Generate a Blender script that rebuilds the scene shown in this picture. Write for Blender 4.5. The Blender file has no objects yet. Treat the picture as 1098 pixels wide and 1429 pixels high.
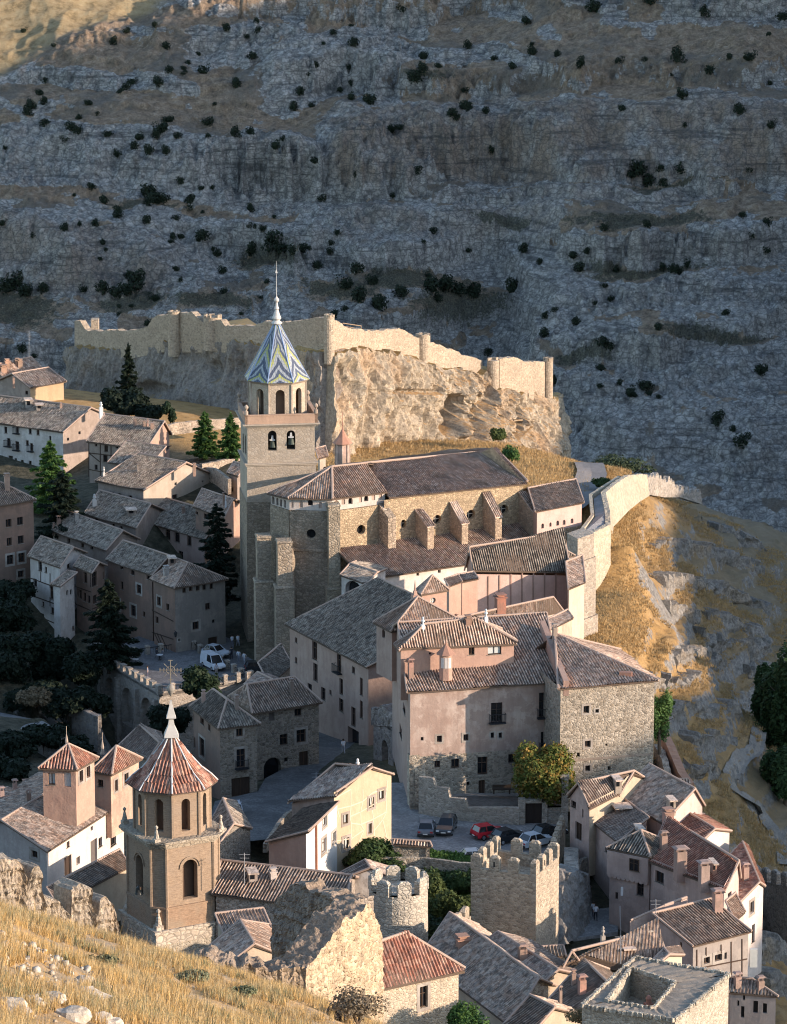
import bpy, math, random
import numpy as np
from mathutils import Vector
R = math.radians
random.seed(7)
S = bpy.context.scene
COL = S.collection
# ---------------------------------------------------------------- camera
PITCH, CAMZ, FPX, CX, CY = 12.5, 150.0, 5200.0, 549.0, 714.5
cd = bpy.data.cameras.new('camera'); cam = bpy.data.objects.new('camera', cd); COL.objects.link(cam)
cam.location = (0, 0, CAMZ); cam.rotation_euler = (R(90 - PITCH), 0, 0)
cd.sensor_fit = 'HORIZONTAL'; cd.sensor_width = 36; cd.lens = 36 * FPX / 1098
cd.clip_start = 1; cd.clip_end = 6000
S.camera = cam
# ---------------------------------------------------------------- world and sun
SUN_AZ, SUN_EL = 20.0, 13.5      # azimuth below the +X axis (towards the viewer), elevation
w = bpy.data.worlds.new('World'); S.world = w; w.use_nodes = True
nt = w.node_tree; nt.nodes.clear()
sky = nt.nodes.new('ShaderNodeTexSky'); sky.sky_type = 'NISHITA'; sky.sun_disc = False
sky.sun_elevation = R(SUN_EL); sky.sun_rotation = R(90 + SUN_AZ)
sky.altitude = 1100; sky.air_density = 1.0; sky.dust_density = 1.2; sky.ozone_density = 1.0
bg = nt.nodes.new('ShaderNodeBackground'); bg.inputs[1].default_value = 0.15
wo = nt.nodes.new('ShaderNodeOutputWorld')
nt.links.new(sky.outputs[0], bg.inputs[0]); nt.links.new(bg.outputs[0], wo.inputs[0])
SUNV = Vector((math.cos(R(SUN_EL)) * math.cos(R(SUN_AZ)), -math.cos(R(SUN_EL)) * math.sin(R(SUN_AZ)), math.sin(R(SUN_EL))))
sd = bpy.data.lights.new('sun', 'SUN'); sd.energy = 3.0; sd.angle = R(0.53); sd.color = (1.0, 0.80, 0.64)
so = bpy.data.objects.new('sun', sd); COL.objects.link(so); so.rotation_euler = SUNV.to_track_quat('Z', 'Y').to_euler()
S.view_settings.view_transform = 'Standard'; S.view_settings.look = 'None'
S.view_settings.exposure = 1.55; S.view_settings.gamma = 1
S.render.engine = 'CYCLES'; S.cycles.filter_width = 1.1
# ---------------------------------------------------------------- measuring helpers
sp, cp = math.sin(R(PITCH)), math.cos(R(PITCH))
def ray(px, py):
    u = (px - CX) / FPX; v = (CY - py) / FPX
    return Vector((u, cp + v * sp, -sp + v * cp))
def PY(px, py, Y):
    d = ray(px, py); k = Y / d.y
    return Vector((d.x * k, Y, CAMZ + d.z * k))
def PZ(px, py, z):
    d = ray(px, py); k = (z - CAMZ) / d.z
    return Vector((d.x * k, d.y * k, z))
def proj(p):
    x, y, z = p[0], p[1], p[2] - CAMZ
    f = y * cp - z * sp; up = y * sp + z * cp
    return CX + FPX * x / f, CY - FPX * up / f
def hitplane(px, py, p0, n):
    d = ray(px, py); o = Vector((0, 0, CAMZ)); k = (p0 - o).dot(n) / d.dot(n)
    return o + d * k
# ---------------------------------------------------------------- numpy noise
def _h(ix, iy, iz, s):
    h = (ix * 374761393 + iy * 668265263 + iz * 1274126177 + s * 974634211) & 0xffffffff
    h = ((h ^ (h >> 13)) * 1103515245) & 0xffffffff
    h = (h ^ (h >> 16)) & 0xffffff
    return h / float(0xffffff)
def vn(x, y, z=0.0, s=0):
    x = np.asarray(x, float); y = np.asarray(y, float); z = np.asarray(z, float) + 0 * x
    x0 = np.floor(x).astype(np.int64); y0 = np.floor(y).astype(np.int64); z0 = np.floor(z).astype(np.int64)
    fx = x - x0; fy = y - y0; fz = z - z0
    fx = fx * fx * (3 - 2 * fx); fy = fy * fy * (3 - 2 * fy); fz = fz * fz * (3 - 2 * fz)
    r = 0
    for dx in (0, 1):
        for dy in (0, 1):
            for dz in (0, 1):
                r = r + _h(x0 + dx, y0 + dy, z0 + dz, s) * (fx if dx else 1 - fx) * (fy if dy else 1 - fy) * (fz if dz else 1 - fz)
    return r * 2 - 1
def fbm(x, y, z=0.0, o=5, s=0, ridge=False, g=0.5):
    a = 1.0; t = 0; n = 0; f = 1.0
    for i in range(o):
        v = vn(np.asarray(x) * f, np.asarray(y) * f, np.asarray(z) * f, s + i * 17)
        if ridge: v = 1 - 2 * np.abs(v)
        t = t + a * v; n += a; a *= g; f *= 2.03
    return t / n
# ---------------------------------------------------------------- object helpers
ORG = {}
def tag(o, label=None, cat=None, group=None, kind=None):
    if label: o['label'] = label
    if cat: o['category'] = cat
    if group: o['group'] = group
    if kind: o['kind'] = kind
    return o
def thing(name, label, cat, loc, group=None):
    o = bpy.data.objects.new(name, None); COL.objects.link(o); o.location = Vector(loc); o.empty_display_size = .2
    ORG[o.name] = Vector(loc); return tag(o, label, cat, group)
class MB:
    def __init__(s): s.v = []; s.f = []; s.uv = []; s.m = []
    def face(s, pts, m=0, uv=None):
        i = len(s.v); s.v.extend([tuple(p) for p in pts]); s.f.append(tuple(range(i, i + len(pts)))); s.m.append(m)
        s.uv.append(uv)
    def box(s, c, sz, rz=0, m=0, taper=1.0):
        cx, cy, cz = c; hx, hy, hz = sz[0] / 2, sz[1] / 2, sz[2] / 2; ca, sa = math.cos(rz), math.sin(rz)
        P = []
        for z in (-hz, hz):
            k = 1 if z < 0 else taper
            for x, y in ((-hx, -hy), (hx, -hy), (hx, hy), (-hx, hy)):
                x *= k; y *= k
                P.append((cx + x * ca - y * sa, cy + x * sa + y * ca, cz + z))
        for q in ((3, 2, 1, 0), (4, 5, 6, 7), (0, 1, 5, 4), (1, 2, 6, 5), (2, 3, 7, 6), (3, 0, 4, 7)): s.face([P[j] for j in q], m)
    def prism(s, poly, z0, z1, m=0, cap=True):
        n = len(poly)
        for i in range(n):
            a = poly[i]; b = poly[(i + 1) % n]
            s.face([(a[0], a[1], z0), (b[0], b[1], z0), (b[0], b[1], z1), (a[0], a[1], z1)], m)
        if cap:
            s.face([(p[0], p[1], z1) for p in poly], m); s.face([(p[0], p[1], z0) for p in reversed(poly)], m)
    def slab(s, pts, d, m=0):                       # polygon given thickness along vector d
        q = [Vector(p) + Vector(d) for p in pts]; n = len(pts)
        s.face(pts, m); s.face(list(reversed(q)), m)
        for i in range(n): s.face([pts[i], q[i], q[(i + 1) % n], pts[(i + 1) % n]], m)
    def tube(s, a, b, r0, r1=None, n=8, m=0, cap=True):
        a = Vector(a); b = Vector(b); r1 = r0 if r1 is None else r1
        d = (b - a); 
        if d.length < 1e-6: return
        d.normalize(); q = d.to_track_quat('Z', 'Y'); X = q @ Vector((1, 0, 0)); Y = q @ Vector((0, 1, 0))
        A = [a + (X * math.cos(t) + Y * math.sin(t)) * r0 for t in [2 * math.pi * i / n for i in range(n)]]
        B = [b + (X * math.cos(t) + Y * math.sin(t)) * r1 for t in [2 * math.pi * i / n for i in range(n)]]
        for i in range(n): s.face([A[i], A[(i + 1) % n], B[(i + 1) % n], B[i]], m)
        if cap: s.face(list(reversed(A)), m); s.face(B, m)
    def lathe(s, c, prof, n=12, m=0, rot=0):
        R_ = [[(c[0] + r * math.cos(rot + 2 * math.pi * i / n), c[1] + r * math.sin(rot + 2 * math.pi * i / n), c[2] + z) for i in range(n)] for r, z in prof]
        for k in range(len(prof) - 1):
            for i in range(n):
                j = (i + 1) % n; s.face([R_[k][i], R_[k][j], R_[k + 1][j], R_[k + 1][i]], m)
        s.face(R_[-1], m); s.face(list(reversed(R_[0])), m)
def mesh(name, V, F, mats, parent=None, uv=None, midx=None, smooth=False, o=None):
    org = Vector((0, 0, 0))
    if parent is not None: org = ORG[parent.name]
    elif o is not None: org = Vector(o)
    me = bpy.data.meshes.new(name)
    V = np.asarray(V, dtype=np.float64) - np.array(org)
    if isinstance(F, np.ndarray):
        nf, k = F.shape; me.vertices.add(len(V)); me.vertices.foreach_set('co', V.astype(np.float32).ravel())
        me.loops.add(nf * k); me.loops.foreach_set('vertex_index', F.astype(np.int32).ravel())
        me.polygons.add(nf); me.polygons.foreach_set('loop_start', np.arange(0, nf * k, k, dtype=np.int32))
        me.polygons.foreach_set('loop_total', np.full(nf, k, dtype=np.int32)); me.update(calc_edges=True)
    else:
        me.from_pydata(V.tolist(), [], F)
    if uv is not None:
        l = me.uv_layers.new(name='UVMap'); l.data.foreach_set('uv', np.asarray(uv, dtype=np.float32).ravel())
    if not isinstance(mats, (list, tuple)): mats = [mats]
    for m in mats: me.materials.append(m)
    if midx is not None: me.polygons.foreach_set('material_index', np.asarray(midx, dtype=np.int32))
    if smooth: me.polygons.foreach_set('use_smooth', np.ones(len(me.polygons), dtype=bool))
    ob = bpy.data.objects.new(name, me); COL.objects.link(ob)
    if parent is not None:
        ob.parent = parent
        if parent.type == 'MESH': pass
    else: ob.location = org
    ORG[ob.name] = org
    return ob
def build(mb, name, mats, parent=None, smooth=False, o=None):
    if parent is None and o is None and mb.v: 
        a = np.array(mb.v); o = (a[:, 0].mean(), a[:, 1].mean(), a[:, 2].min())
    uv = None
    if any(u is not None for u in mb.uv):
        uv = []
        for f, u in zip(mb.f, mb.uv): uv.extend(u if u is not None else [(0, 0)] * len(f))
    return mesh(name, mb.v, mb.f, mats, parent, uv, mb.m if (isinstance(mats, (list, tuple)) and len(mats) > 1) else None, smooth, o)
def grid_faces(nu, nv):
    i = np.arange(nu - 1)[:, None] * nv + np.arange(nv - 1)[None, :]
    return np.stack([i, i + nv, i + nv + 1, i + 1], -1).reshape(-1, 4)
# ================================================================ materials (all procedural)
_mc = {}
class NT:
    def __init__(s, name):
        s.m = bpy.data.materials.new(name); s.m.use_nodes = True; s.t = s.m.node_tree; s.t.nodes.clear()
        s.out = s.n('ShaderNodeOutputMaterial'); s.b = s.n('ShaderNodeBsdfPrincipled'); s.l(s.b.outputs[0], s.out.inputs[0])
        s.b.inputs['Roughness'].default_value = .9
        s.b.inputs['Specular IOR Level'].default_value = .2
    def n(s, t, **k):
        x = s.t.nodes.new(t)
        for a, v in k.items(): setattr(x, a, v)
        return x
    def l(s, a, b): s.t.links.new(a, b)
    def tc(s, w='Object'): 
        if not hasattr(s, '_tc'): s._tc = s.n('ShaderNodeTexCoord')
        return s._tc.outputs[w]
    def map(s, v, sc=(1, 1, 1), loc=(0, 0, 0), rot=(0, 0, 0)):
        m = s.n('ShaderNodeMapping'); m.inputs['Scale'].default_value = sc; m.inputs['Location'].default_value = loc; m.inputs['Rotation'].default_value = rot
        s.l(v, m.inputs[0]); return m.outputs[0]
    def noise(s, v, scale, det=5, rough=.6, out=0, dist=0):
        x = s.n('ShaderNodeTexNoise'); x.inputs['Scale'].default_value = scale; x.inputs['Detail'].default_value = det
        x.inputs['Roughness'].default_value = rough; x.inputs['Distortion'].default_value = dist; s.l(v, x.inputs['Vector']); return x.outputs[out]
    def vor(s, v, scale, feat='F1', out='Color', rnd=1.0):
        x = s.n('ShaderNodeTexVoronoi', feature=feat); x.inputs['Scale'].default_value = scale; x.inputs['Randomness'].default_value = rnd
        s.l(v, x.inputs['Vector']); return x.outputs[out]
    def ramp(s, v, stops, interp='LINEAR'):
        x = s.n('ShaderNodeValToRGB'); e = x.color_ramp; e.interpolation = interp
        while len(e.elements) < len(stops): e.elements.new(.5)
        for el, (p, c) in zip(e.elements, stops):
            el.position = p; el.color = (c, c, c, 1) if isinstance(c, (int, float)) else (c[0], c[1], c[2], 1)
        s.l(v, x.inputs[0]); return x.outputs[0]
    def mix(s, f, a, b, mode='MIX'):
        x = s.n('ShaderNodeMix', data_type='RGBA', blend_type=mode)
        for i, q in ((0, f), (6, a), (7, b)):
            if isinstance(q, (int, float)): x.inputs[i].default_value = q
            elif isinstance(q, (tuple, list)): x.inputs[i].default_value = (q[0], q[1], q[2], 1)
            else: s.l(q, x.inputs[i])
        return x.outputs[2]
    def math(s, op, a, b=0.0, c=None):
        x = s.n('ShaderNodeMath', operation=op)
        for i, q in ((0, a), (1, b), (2, c)):
            if q is None: continue
            if isinstance(q, (int, float)): x.inputs[i].default_value = q
            else: s.l(q, x.inputs[i])
        return x.outputs[0]
    def bump(s, h, st=.5, d=.05):
        x = s.n('ShaderNodeBump'); x.inputs['Strength'].default_value = st; x.inputs['Distance'].default_value = d
        s.l(h, x.inputs['Height'])
        if hasattr(s, '_b'): s.l(s._b, x.inputs['Normal'])
        s._b = x.outputs[0]; s.l(s._b, s.b.inputs['Normal'])
    def col(s, c):
        if isinstance(c, (tuple, list)): s.b.inputs[0].default_value = (c[0], c[1], c[2], 1)
        else: s.l(c, s.b.inputs[0])
        return s.m
    def sep(s, v):
        x = s.n('ShaderNodeSeparateXYZ'); s.l(v, x.inputs[0]); return x.outputs
    def nz(s):
        g = s.n('ShaderNodeNewGeometry'); return s.sep(g.outputs['Normal'])[2]
def mul(c, k): return (c[0] * k, c[1] * k, c[2] * k)
def cache(f):
    def g(*a, **k):
        key = (f.__name__, a, tuple(sorted(k.items())))
        if key not in _mc: _mc[key] = f(*a, **k)
        return _mc[key]
    return g
@cache
def plain(c, rough=.8, metal=0.0):
    t = NT('paint'); t.b.inputs['Roughness'].default_value = rough; t.b.inputs['Metallic'].default_value = metal
    if rough < .4: t.b.inputs['Specular IOR Level'].default_value = .5
    n = t.noise(t.tc(), 3.0, 4)
    return t.col(t.mix(n, mul(c, .8), mul(c, 1.15)))
@cache
def plaster(c, c2=(.22, .17, .13), amt=.5):
    t = NT('plaster'); v = t.tc(); amt = min(1, amt * 1.35)
    big = t.ramp(t.noise(v, .35, 6, .65), [(.40, 0), (.62, 1)])
    st = t.ramp(t.noise(t.map(v, (1.6, 1.6, .22)), 1.0, 5, .7), [(.42, 0), (.75, 1)])
    pt = t.ramp(t.noise(t.map(v, (1, 1, 1), (3, 8, 1)), .55, 7, .7), [(.50, 0), (.53, 1)])
    fine = t.noise(v, 5, 4, .7)
    c0 = t.mix(t.math('MULTIPLY', big, amt), c, c2)
    c0 = t.mix(t.math('MULTIPLY', pt, amt * .62), c0, mul(c2, .85))
    c0 = t.mix(t.math('MULTIPLY', st, amt * .7), c0, mul(c2, .7))
    c0 = t.mix(t.math('MULTIPLY', fine, .5), c0, mul(c, .62))
    t.bump(fine, .35, .05); t.bump(t.noise(v, 1.2, 3), .4, .15)
    return t.col(c0)
@cache
def stone(c, size=.34, mortar=1.15, var=.55, warm=(.30, .22, .14), mam=.75, bs=.8):
    t = NT('rubble_stone'); v = t.tc()
    vv = t.map(v, (1, 1, 1.45)); w1 = t.n('ShaderNodeVectorMath', operation='ADD'); 
    t.l(vv, w1.inputs[0]); nn = t.n('ShaderNodeVectorMath', operation='SCALE'); t.l(t.noise(v, 2.2, 2, .5, 1), nn.inputs[0]); nn.inputs[3].default_value = .25; t.l(nn.outputs[0], w1.inputs[1]); vv = w1.outputs[0]
    cell = t.vor(vv, 1 / size); e = t.vor(vv, 1 / size, 'DISTANCE_TO_EDGE', 'Distance')
    g = t.sep(cell)[0]; g2 = t.sep(cell)[1]
    a = t.mix(g, mul(c, 1 - var), mul(c, 1 + var * .7))
    a = t.mix(t.math('MULTIPLY', g2, .35), a, warm)
    big = t.ramp(t.noise(v, .3, 6, .65), [(.38, 0), (.66, 1)])
    a = t.mix(t.math('MULTIPLY', big, .4), a, mul(c, .5))
    m = t.ramp(e, [(.0, 1), (.09, 0)])
    a = t.mix(t.math('MULTIPLY', m, mam), a, mul(c, mortar * .42 if mortar < 1 else mortar))
    t.bump(t.ramp(e, [(0, 0), (.22, 1)]), bs, .06); t.bump(t.noise(v, 7, 4, .7), .5, .05)
    return t.col(a)
@cache
def brick(c, c2=(.27, .21, .15)):
    t = NT('brickwork'); v = t.tc(); z = t.sep(v)
    row = t.math('FRACT', t.math('MULTIPLY', z[2], 1 / .17))
    n = t.noise(t.map(v, (2.5, 2.5, 6)), 1.0, 4, .8)
    a = t.mix(t.ramp(n, [(.3, 0), (.7, 1)]), mul(c, .62), mul(c, 1.25))
    a = t.mix(t.ramp(t.noise(v, .5, 5), [(.45, 0), (.65, .7)]), a, c2)
    m = t.ramp(row, [(0, 1), (.22, 0)])
    a = t.mix(t.math('MULTIPLY', m, .45), a, (.34, .29, .22))
    t.bump(row, .5, .03); t.bump(t.noise(v, 9, 3), .5, .03)
    return t.col(a)
@cache
def tile(kind='red'):
    pal = {'red': ((.45, .285, .195), (.62, .47, .36), (.22, .14, .10), .50), 'mix': ((.36, .235, .165), (.54, .40, .30), (.15, .11, .085), .55),
           'grey': ((.215, .165, .125), (.38, .31, .245), (.075, .062, .052), .7), 'clay': ((.37, .155, .10), (.50, .28, .19), (.18, .08, .055), .28), 'pale': ((.34, .235, .175), (.48, .39, .31), (.17, .12, .10), .6)}[kind]
    t = NT('barrel_tile_' + kind); v = t.tc(); uv = t.sep(t.tc('UV'))
    cu = t.math('FLOOR', t.math('MULTIPLY', uv[0], 1 / .30)); cv = t.math('FLOOR', t.math('MULTIPLY', uv[1], 1 / .42))
    cb = t.n('ShaderNodeCombineXYZ'); t.l(cu, cb.inputs[0]); t.l(cv, cb.inputs[1])
    wn = t.n('ShaderNodeTexWhiteNoise', noise_dimensions='2D'); t.l(cb.outputs[0], wn.inputs[0])
    r = wn.outputs[0]
    a = t.ramp(r, [(0, pal[2]), (.28, pal[0]), (.62, pal[0]), (.9, pal[1])])
    lich = t.ramp(t.noise(v, 1.3, 8, .75), [(.44, 0), (.56, 1)])
    a = t.mix(t.math('MULTIPLY', lich, pal[3]), a, (.33, .29, .235) if kind == 'grey' else (.40, .345, .29))
    dark = t.ramp(t.noise(v, 1.5, 8, .8, dist=.6), [(.49, 0), (.55, 1)])
    a = t.mix(t.math('MULTIPLY', dark, .35 + .4 * pal[3]), a, (.055, .048, .042))
    a = t.mix(1.0, a, (1.14, 1.14, 1.14), 'MULTIPLY')
    # channel between the cover tiles darkened in colour to read as groove shade
    fr = t.math('ABSOLUTE', t.math('SUBTRACT', t.math('FRACT', t.math('MULTIPLY', uv[0], 1 / .30)), .5))
    ch = t.ramp(fr, [(.10, 1), (.26, 0)])
    a = t.mix(t.math('MULTIPLY', ch, .78), a, mul(pal[2], .35))
    step = t.math('FRACT', t.math('MULTIPLY', uv[1], 1 / .42))
    t.bump(step, .5, .06); t.bump(t.noise(v, 6, 4, .7), .6, .06); t.bump(r, .5, .04)
    return t.col(a)
@cache
def glass_dark():
    t = NT('window_glass'); t.b.inputs['Roughness'].default_value = .15; t.b.inputs['Specular IOR Level'].default_value = .5
    return t.col((.012, .013, .015))
@cache
def wood(c=(.07, .045, .03)):
    t = NT('old_wood'); n = t.noise(t.map(t.tc(), (8, 8, .8)), 1.0, 4)
    t.bump(n, .4, .02); return t.col(t.mix(n, mul(c, .6), mul(c, 1.5)))
@cache
def glazed():
    t = NT('glazed_zigzag_tiles'); uv = t.sep(t.tc('UV'))      # u: facet position 0..1 per facet, v: height 0..1
    fu = t.math('FRACT', uv[0]); zz = t.math('ABSOLUTE', t.math('SUBTRACT', fu, .5))
    ph = t.math('FRACT', t.math('ADD', t.math('MULTIPLY', uv[1], 2.6), t.math('MULTIPLY', zz, 1.3)))
    nz = t.noise(t.tc(), 9, 2)
    a = t.ramp(ph, [(0, (.04, .05, .065)), (.22, (.05, .06, .08)), (.25, (.36, .375, .35)), (.42, (.36, .375, .35)), (.45, (.40, .40, .07)), (.62, (.36, .36, .07)), (.65, (.055, .07, .085)), (.82, (.35, .37, .35))], 'CONSTANT')
    hx = t.math('FRACT', t.math('MULTIPLY', uv[0], 9.0)); hy = t.math('FRACT', t.math('MULTIPLY', uv[1], 26.0))
    a = t.mix(t.ramp(hx, [(0, .9), (.2, 0), (.8, 0), (1, .9)]), a, (.10, .12, .18))
    a = t.mix(t.ramp(hy, [(0, .5), (.25, 0)]), a, (.10, .12, .18)); a = t.mix(t.math('MULTIPLY', nz, .4), a, (.08, .10, .17))
    t.b.inputs['Roughness'].default_value = .55; t.b.inputs['Specular IOR Level'].default_value = .3
    t.bump(hx, .5, .03); return t.col(a)
@cache
def rock(c=(.30, .28, .25), warm=(.36, .25, .15), sc=1.0, grass=None, thr=.62, crev=.5):
    t = NT('limestone'); v = t.tc(); 
    a = t.mix(t.ramp(t.noise(v, .09 * sc, 6, .6), [(.40, 0), (.62, 1)]), c, mul(c, .72))
    w = t.ramp(t.noise(t.map(v, (1, 1, .5), (5, 3, 9)), .06 * sc, 6, .65), [(.50, 0), (.66, 1)])
    a = t.mix(t.math('MULTIPLY', w, .85), a, warm)
    st = t.ramp(t.noise(t.map(v, (.9, .9, .16)), .8 * sc, 6, .7), [(.42, 0), (.70, 1)])
    a = t.mix(t.math('MULTIPLY', st, .6), a, mul(c, .36))
    f = t.noise(v, 1.1 * sc, 8, .72); a = t.mix(t.ramp(f, [(.30, .8), (.52, 0)]), a, mul(c, .25))
    a = t.mix(t.ramp(f, [(.55, 0), (.75, .7)]), a, mul(c, 1.5))
    if grass:
        nz = t.nz(); g = t.math('ADD', nz, t.math('MULTIPLY', t.math('SUBTRACT', t.noise(v, .13 * sc, 7, .7), .5), .9))
        gm = t.ramp(g, [(thr, 0), (thr + .13, 1)])
        gc = t.ramp(t.noise(v, .8 * sc, 7, .75), [(.3, mul(grass, .45)), (.5, grass), (.72, mul(grass, 1.35))])
        a = t.mix(gm, a, gc)
    t.bump(t.noise(v, .7 * sc, 9, .75), crev, .9 / sc); t.bump(t.noise(v, 4 * sc, 5, .7), .6, .15 / sc)
    return t.col(a)
@cache
def foliage(c, c2=None, warm=None):
    c2 = c2 or mul(c, .45)
    t = NT('foliage'); v = t.tc()
    a = t.mix(t.ramp(t.noise(v, 2.2, 3, .6), [(.35, 0), (.65, 1)]), c2, c)
    a = t.mix(t.ramp(t.noise(v, 9, 2, .6), [(.4, 0), (.7, .7)]), a, mul(c, 1.5))
    if warm: a = t.mix(t.ramp(t.noise(v, 1.4, 4, .7), [(.48, 0), (.60, .85)]), a, warm)
    t.b.inputs['Roughness'].default_value = .7
    tr = t.n('ShaderNodeBsdfTranslucent'); t.l(a, tr.inputs[0]) 
    mx = t.n('ShaderNodeMixShader'); mx.inputs[0].default_value = .25
    t.l(t.b.outputs[0], mx.inputs[1]); t.l(tr.outputs[0], mx.inputs[2]); t.l(mx.outputs[0], t.out.inputs[0])
    return t.col(a)
@cache
def ground(c, c2, sc=1.0, thr=(.4, .6), bumpd=.3):
    t = NT('ground'); v = t.tc()
    a = t.mix(t.ramp(t.noise(v, .25 * sc, 7, .7), [(thr[0], 0), (thr[1], 1)]), c, c2)
    a = t.mix(t.ramp(t.noise(v, 2.5 * sc, 6, .75), [(.35, .7), (.55, 0)]), a, mul(c, .45))
    t.bump(t.noise(v, 1.2 * sc, 7, .7), .8, bumpd); return t.col(a)
@cache
def cobble(c):
    t = NT('paving'); v = t.tc()
    cell = t.vor(v, 5.0); a = t.mix(t.sep(cell)[0], mul(c, .7), mul(c, 1.25))
    a = t.mix(t.ramp(t.noise(v, .35, 6, .7), [(.40, 0), (.62, .7)]), a, mul(c, .5))
    t.bump(t.noise(v, 6, 3), .4, .03); return t.col(a)
# ================================================================ builders
SOFFIT = lambda: wood((.10, .07, .05))
CAP = lambda: plain((.37, .27, .21), .9)
def newell(p):
    n = Vector((0, 0, 0))
    for i in range(len(p)):
        a = Vector(p[i]); b = Vector(p[(i + 1) % len(p)]); n += Vector(((a.y - b.y) * (a.z + b.z), (a.z - b.z) * (a.x + b.x), (a.x - b.x) * (a.y + b.y)))
    return n.normalized()
def planar(poly):
    poly = [Vector(p) for p in poly]
    if len(poly) < 4: return poly
    n = newell(poly); c = sum(poly, Vector()) / len(poly)
    if abs(n.z) < .1: return poly
    return [Vector((p.x, p.y, c.z - (n.x * (p.x - c.x) + n.y * (p.y - c.y)) / n.z)) for p in poly]
def tiles(mb, poly, m=0, P=.30, row=1.5, amp=.08, jit=.03, rs=random):
    poly = planar(poly)
    n = newell(poly)
    if n.z < 0: n = -n
    U = poly[1] - poly[0]; U.normalize(); V = n.cross(U)
    if V.z < 0: V = -V
    o = poly[0]; q = [((p - o).dot(U), (p - o).dot(V)) for p in poly]
    u0 = min(a for a, b in q); u1 = max(a for a, b in q); nc = max(4, int((u1 - u0) / (P / 4)))
    hmax = max(b for a, b in q) - min(b for a, b in q); nr = max(1, int(hmax / row))
    off = rs.random() * 50
    cols = []
    J = {}
    for i in range(nc + 1):
        u = u0 + (u1 - u0) * i / nc; u = min(max(u, u0 + 1e-4), u1 - 1e-4); vs = []
        for k in range(len(q)):
            a, b = q[k], q[(k + 1) % len(q)]
            if (a[0] - u) * (b[0] - u) <= 0 and abs(a[0] - b[0]) > 1e-9: vs.append(a[1] + (b[1] - a[1]) * (u - a[0]) / (b[0] - a[0]))
        if not vs: continue
        v0, v1 = min(vs), max(vs); c = []
        ti = int(math.floor(u / P + .5)); up = abs((u / P + .5) % 1 - .5)      # 0 at cover centre
        for r in range(nr + 1):
            v = v0 + (v1 - v0) * r / nr
            key = (ti, r)
            if key not in J: J[key] = rs.uniform(-jit, jit)
            sag = .09 * math.sin(u * .7 + off) * math.sin(v * .9 + off)
            h = amp * math.cos(2 * math.pi * u / P) + J[key] + sag
            c.append((o + U * u + V * v + n * h, (u + off * P * 4, v + .42 * int(off))))
        cols.append(c)
    for i in range(len(cols) - 1):
        for r in range(nr):
            a, b, c, d = cols[i][r], cols[i + 1][r], cols[i + 1][r + 1], cols[i][r + 1]
            mb.face([a[0], b[0], c[0], d[0]], m, [a[1], b[1], c[1], d[1]])
def wallface(mb, p0, p1, z0, zt, ops, m=0, mrev=None):
    """vertical rectangular wall p0->p1 (left to right seen from outside) with openings cut; ops = (u0,u1,z0,z1,shape,depth)"""
    p0 = Vector((p0[0], p0[1], 0)); p1 = Vector((p1[0], p1[1], 0)); d = p1 - p0; L = d.length; d.normalize(); n = Vector((d.y, -d.x, 0))
    mrev = m if mrev is None else mrev
    us = sorted(set([0, L] + [x for o in ops for x in o[:2]])); zs = sorted(set([z0, zt] + [x for o in ops for x in o[2:4]]))
    at = lambda u, z, k=0: p0 + d * u - n * k + Vector((0, 0, z))
    for i in range(len(us) - 1):
        for j in range(len(zs) - 1):
            uc = (us[i] + us[i + 1]) / 2; zc = (zs[j] + zs[j + 1]) / 2
            if any(o[0] < uc < o[1] and o[2] < zc < o[3] for o in ops): continue
            mb.face([at(us[i], zs[j]), at(us[i + 1], zs[j]), at(us[i + 1], zs[j + 1]), at(us[i], zs[j + 1])], m)
    for o in ops:
        a, b, c, e, sh, dep = o; cx = (a + b) / 2; rw = (b - a) / 2
        if sh == 'rect': out = [(a, c), (b, c), (b, e), (a, e)]
        elif sh == 'arch':
            rh = min(rw, (e - c) * .6); K = 8
            arc = [(cx + rw * math.cos(math.pi * k / K), e - rh + rh * math.sin(math.pi * k / K)) for k in range(K + 1)]
            out = [(a, c), (b, c)] + arc
            for k in range(K): 
                cor = (b, e) if k < K / 2 else (a, e)
                mb.face([at(*arc[k]), at(*arc[k + 1]), at(*cor)], m)
        else:
            K = 16; rz = (e - c) / 2; cz = (c + e) / 2
            out = [(cx + rw * math.cos(2 * math.pi * k / K), cz + rz * math.sin(2 * math.pi * k / K)) for k in range(K)]
            for k in range(K):
                p, q = out[k], out[(k + 1) % K]; t = (k + .5) / K
                cor = ((b, e), (a, e), (a, c), (b, c))[int(t * 4)]
                mb.face([at(*p), at(*q), at(*cor)], m)
        for k in range(len(out)):
            p, q = out[k], out[(k + 1) % len(out)]
            mb.face([at(*p), at(*q), at(q[0], q[1], dep), at(p[0], p[1], dep)], mrev)
class Face:
    def __init__(s, p0, p1, thick=.3):
        s.p0 = Vector((p0[0], p0[1], 0)); s.p1 = Vector((p1[0], p1[1], 0)); s.d = (s.p1 - s.p0); s.L = s.d.length; s.d.normalize(); s.n = Vector((s.d.y, -s.d.x, 0))
    def uz(s, px, py):
        h = hitplane(px, py, s.p0, s.n); return (h - s.p0).dot(s.d), h.z
    def op(s, px, py, w, h, shape='rect', dep=.25):
        u0, z = s.uz(px - w / 2, py); u1, _ = s.uz(px + w / 2, py); _, za = s.uz(px, py + h / 2); _, zb = s.uz(px, py - h / 2)
        return (min(u0, u1), max(u0, u1), za, zb, shape, dep)
    def at(s, u, z, k=0): return s.p0 + s.d * u - s.n * k + Vector((0, 0, z))
WOODC = [(.07, .045, .03), (.05, .035, .028), (.10, .06, .04)]
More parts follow.
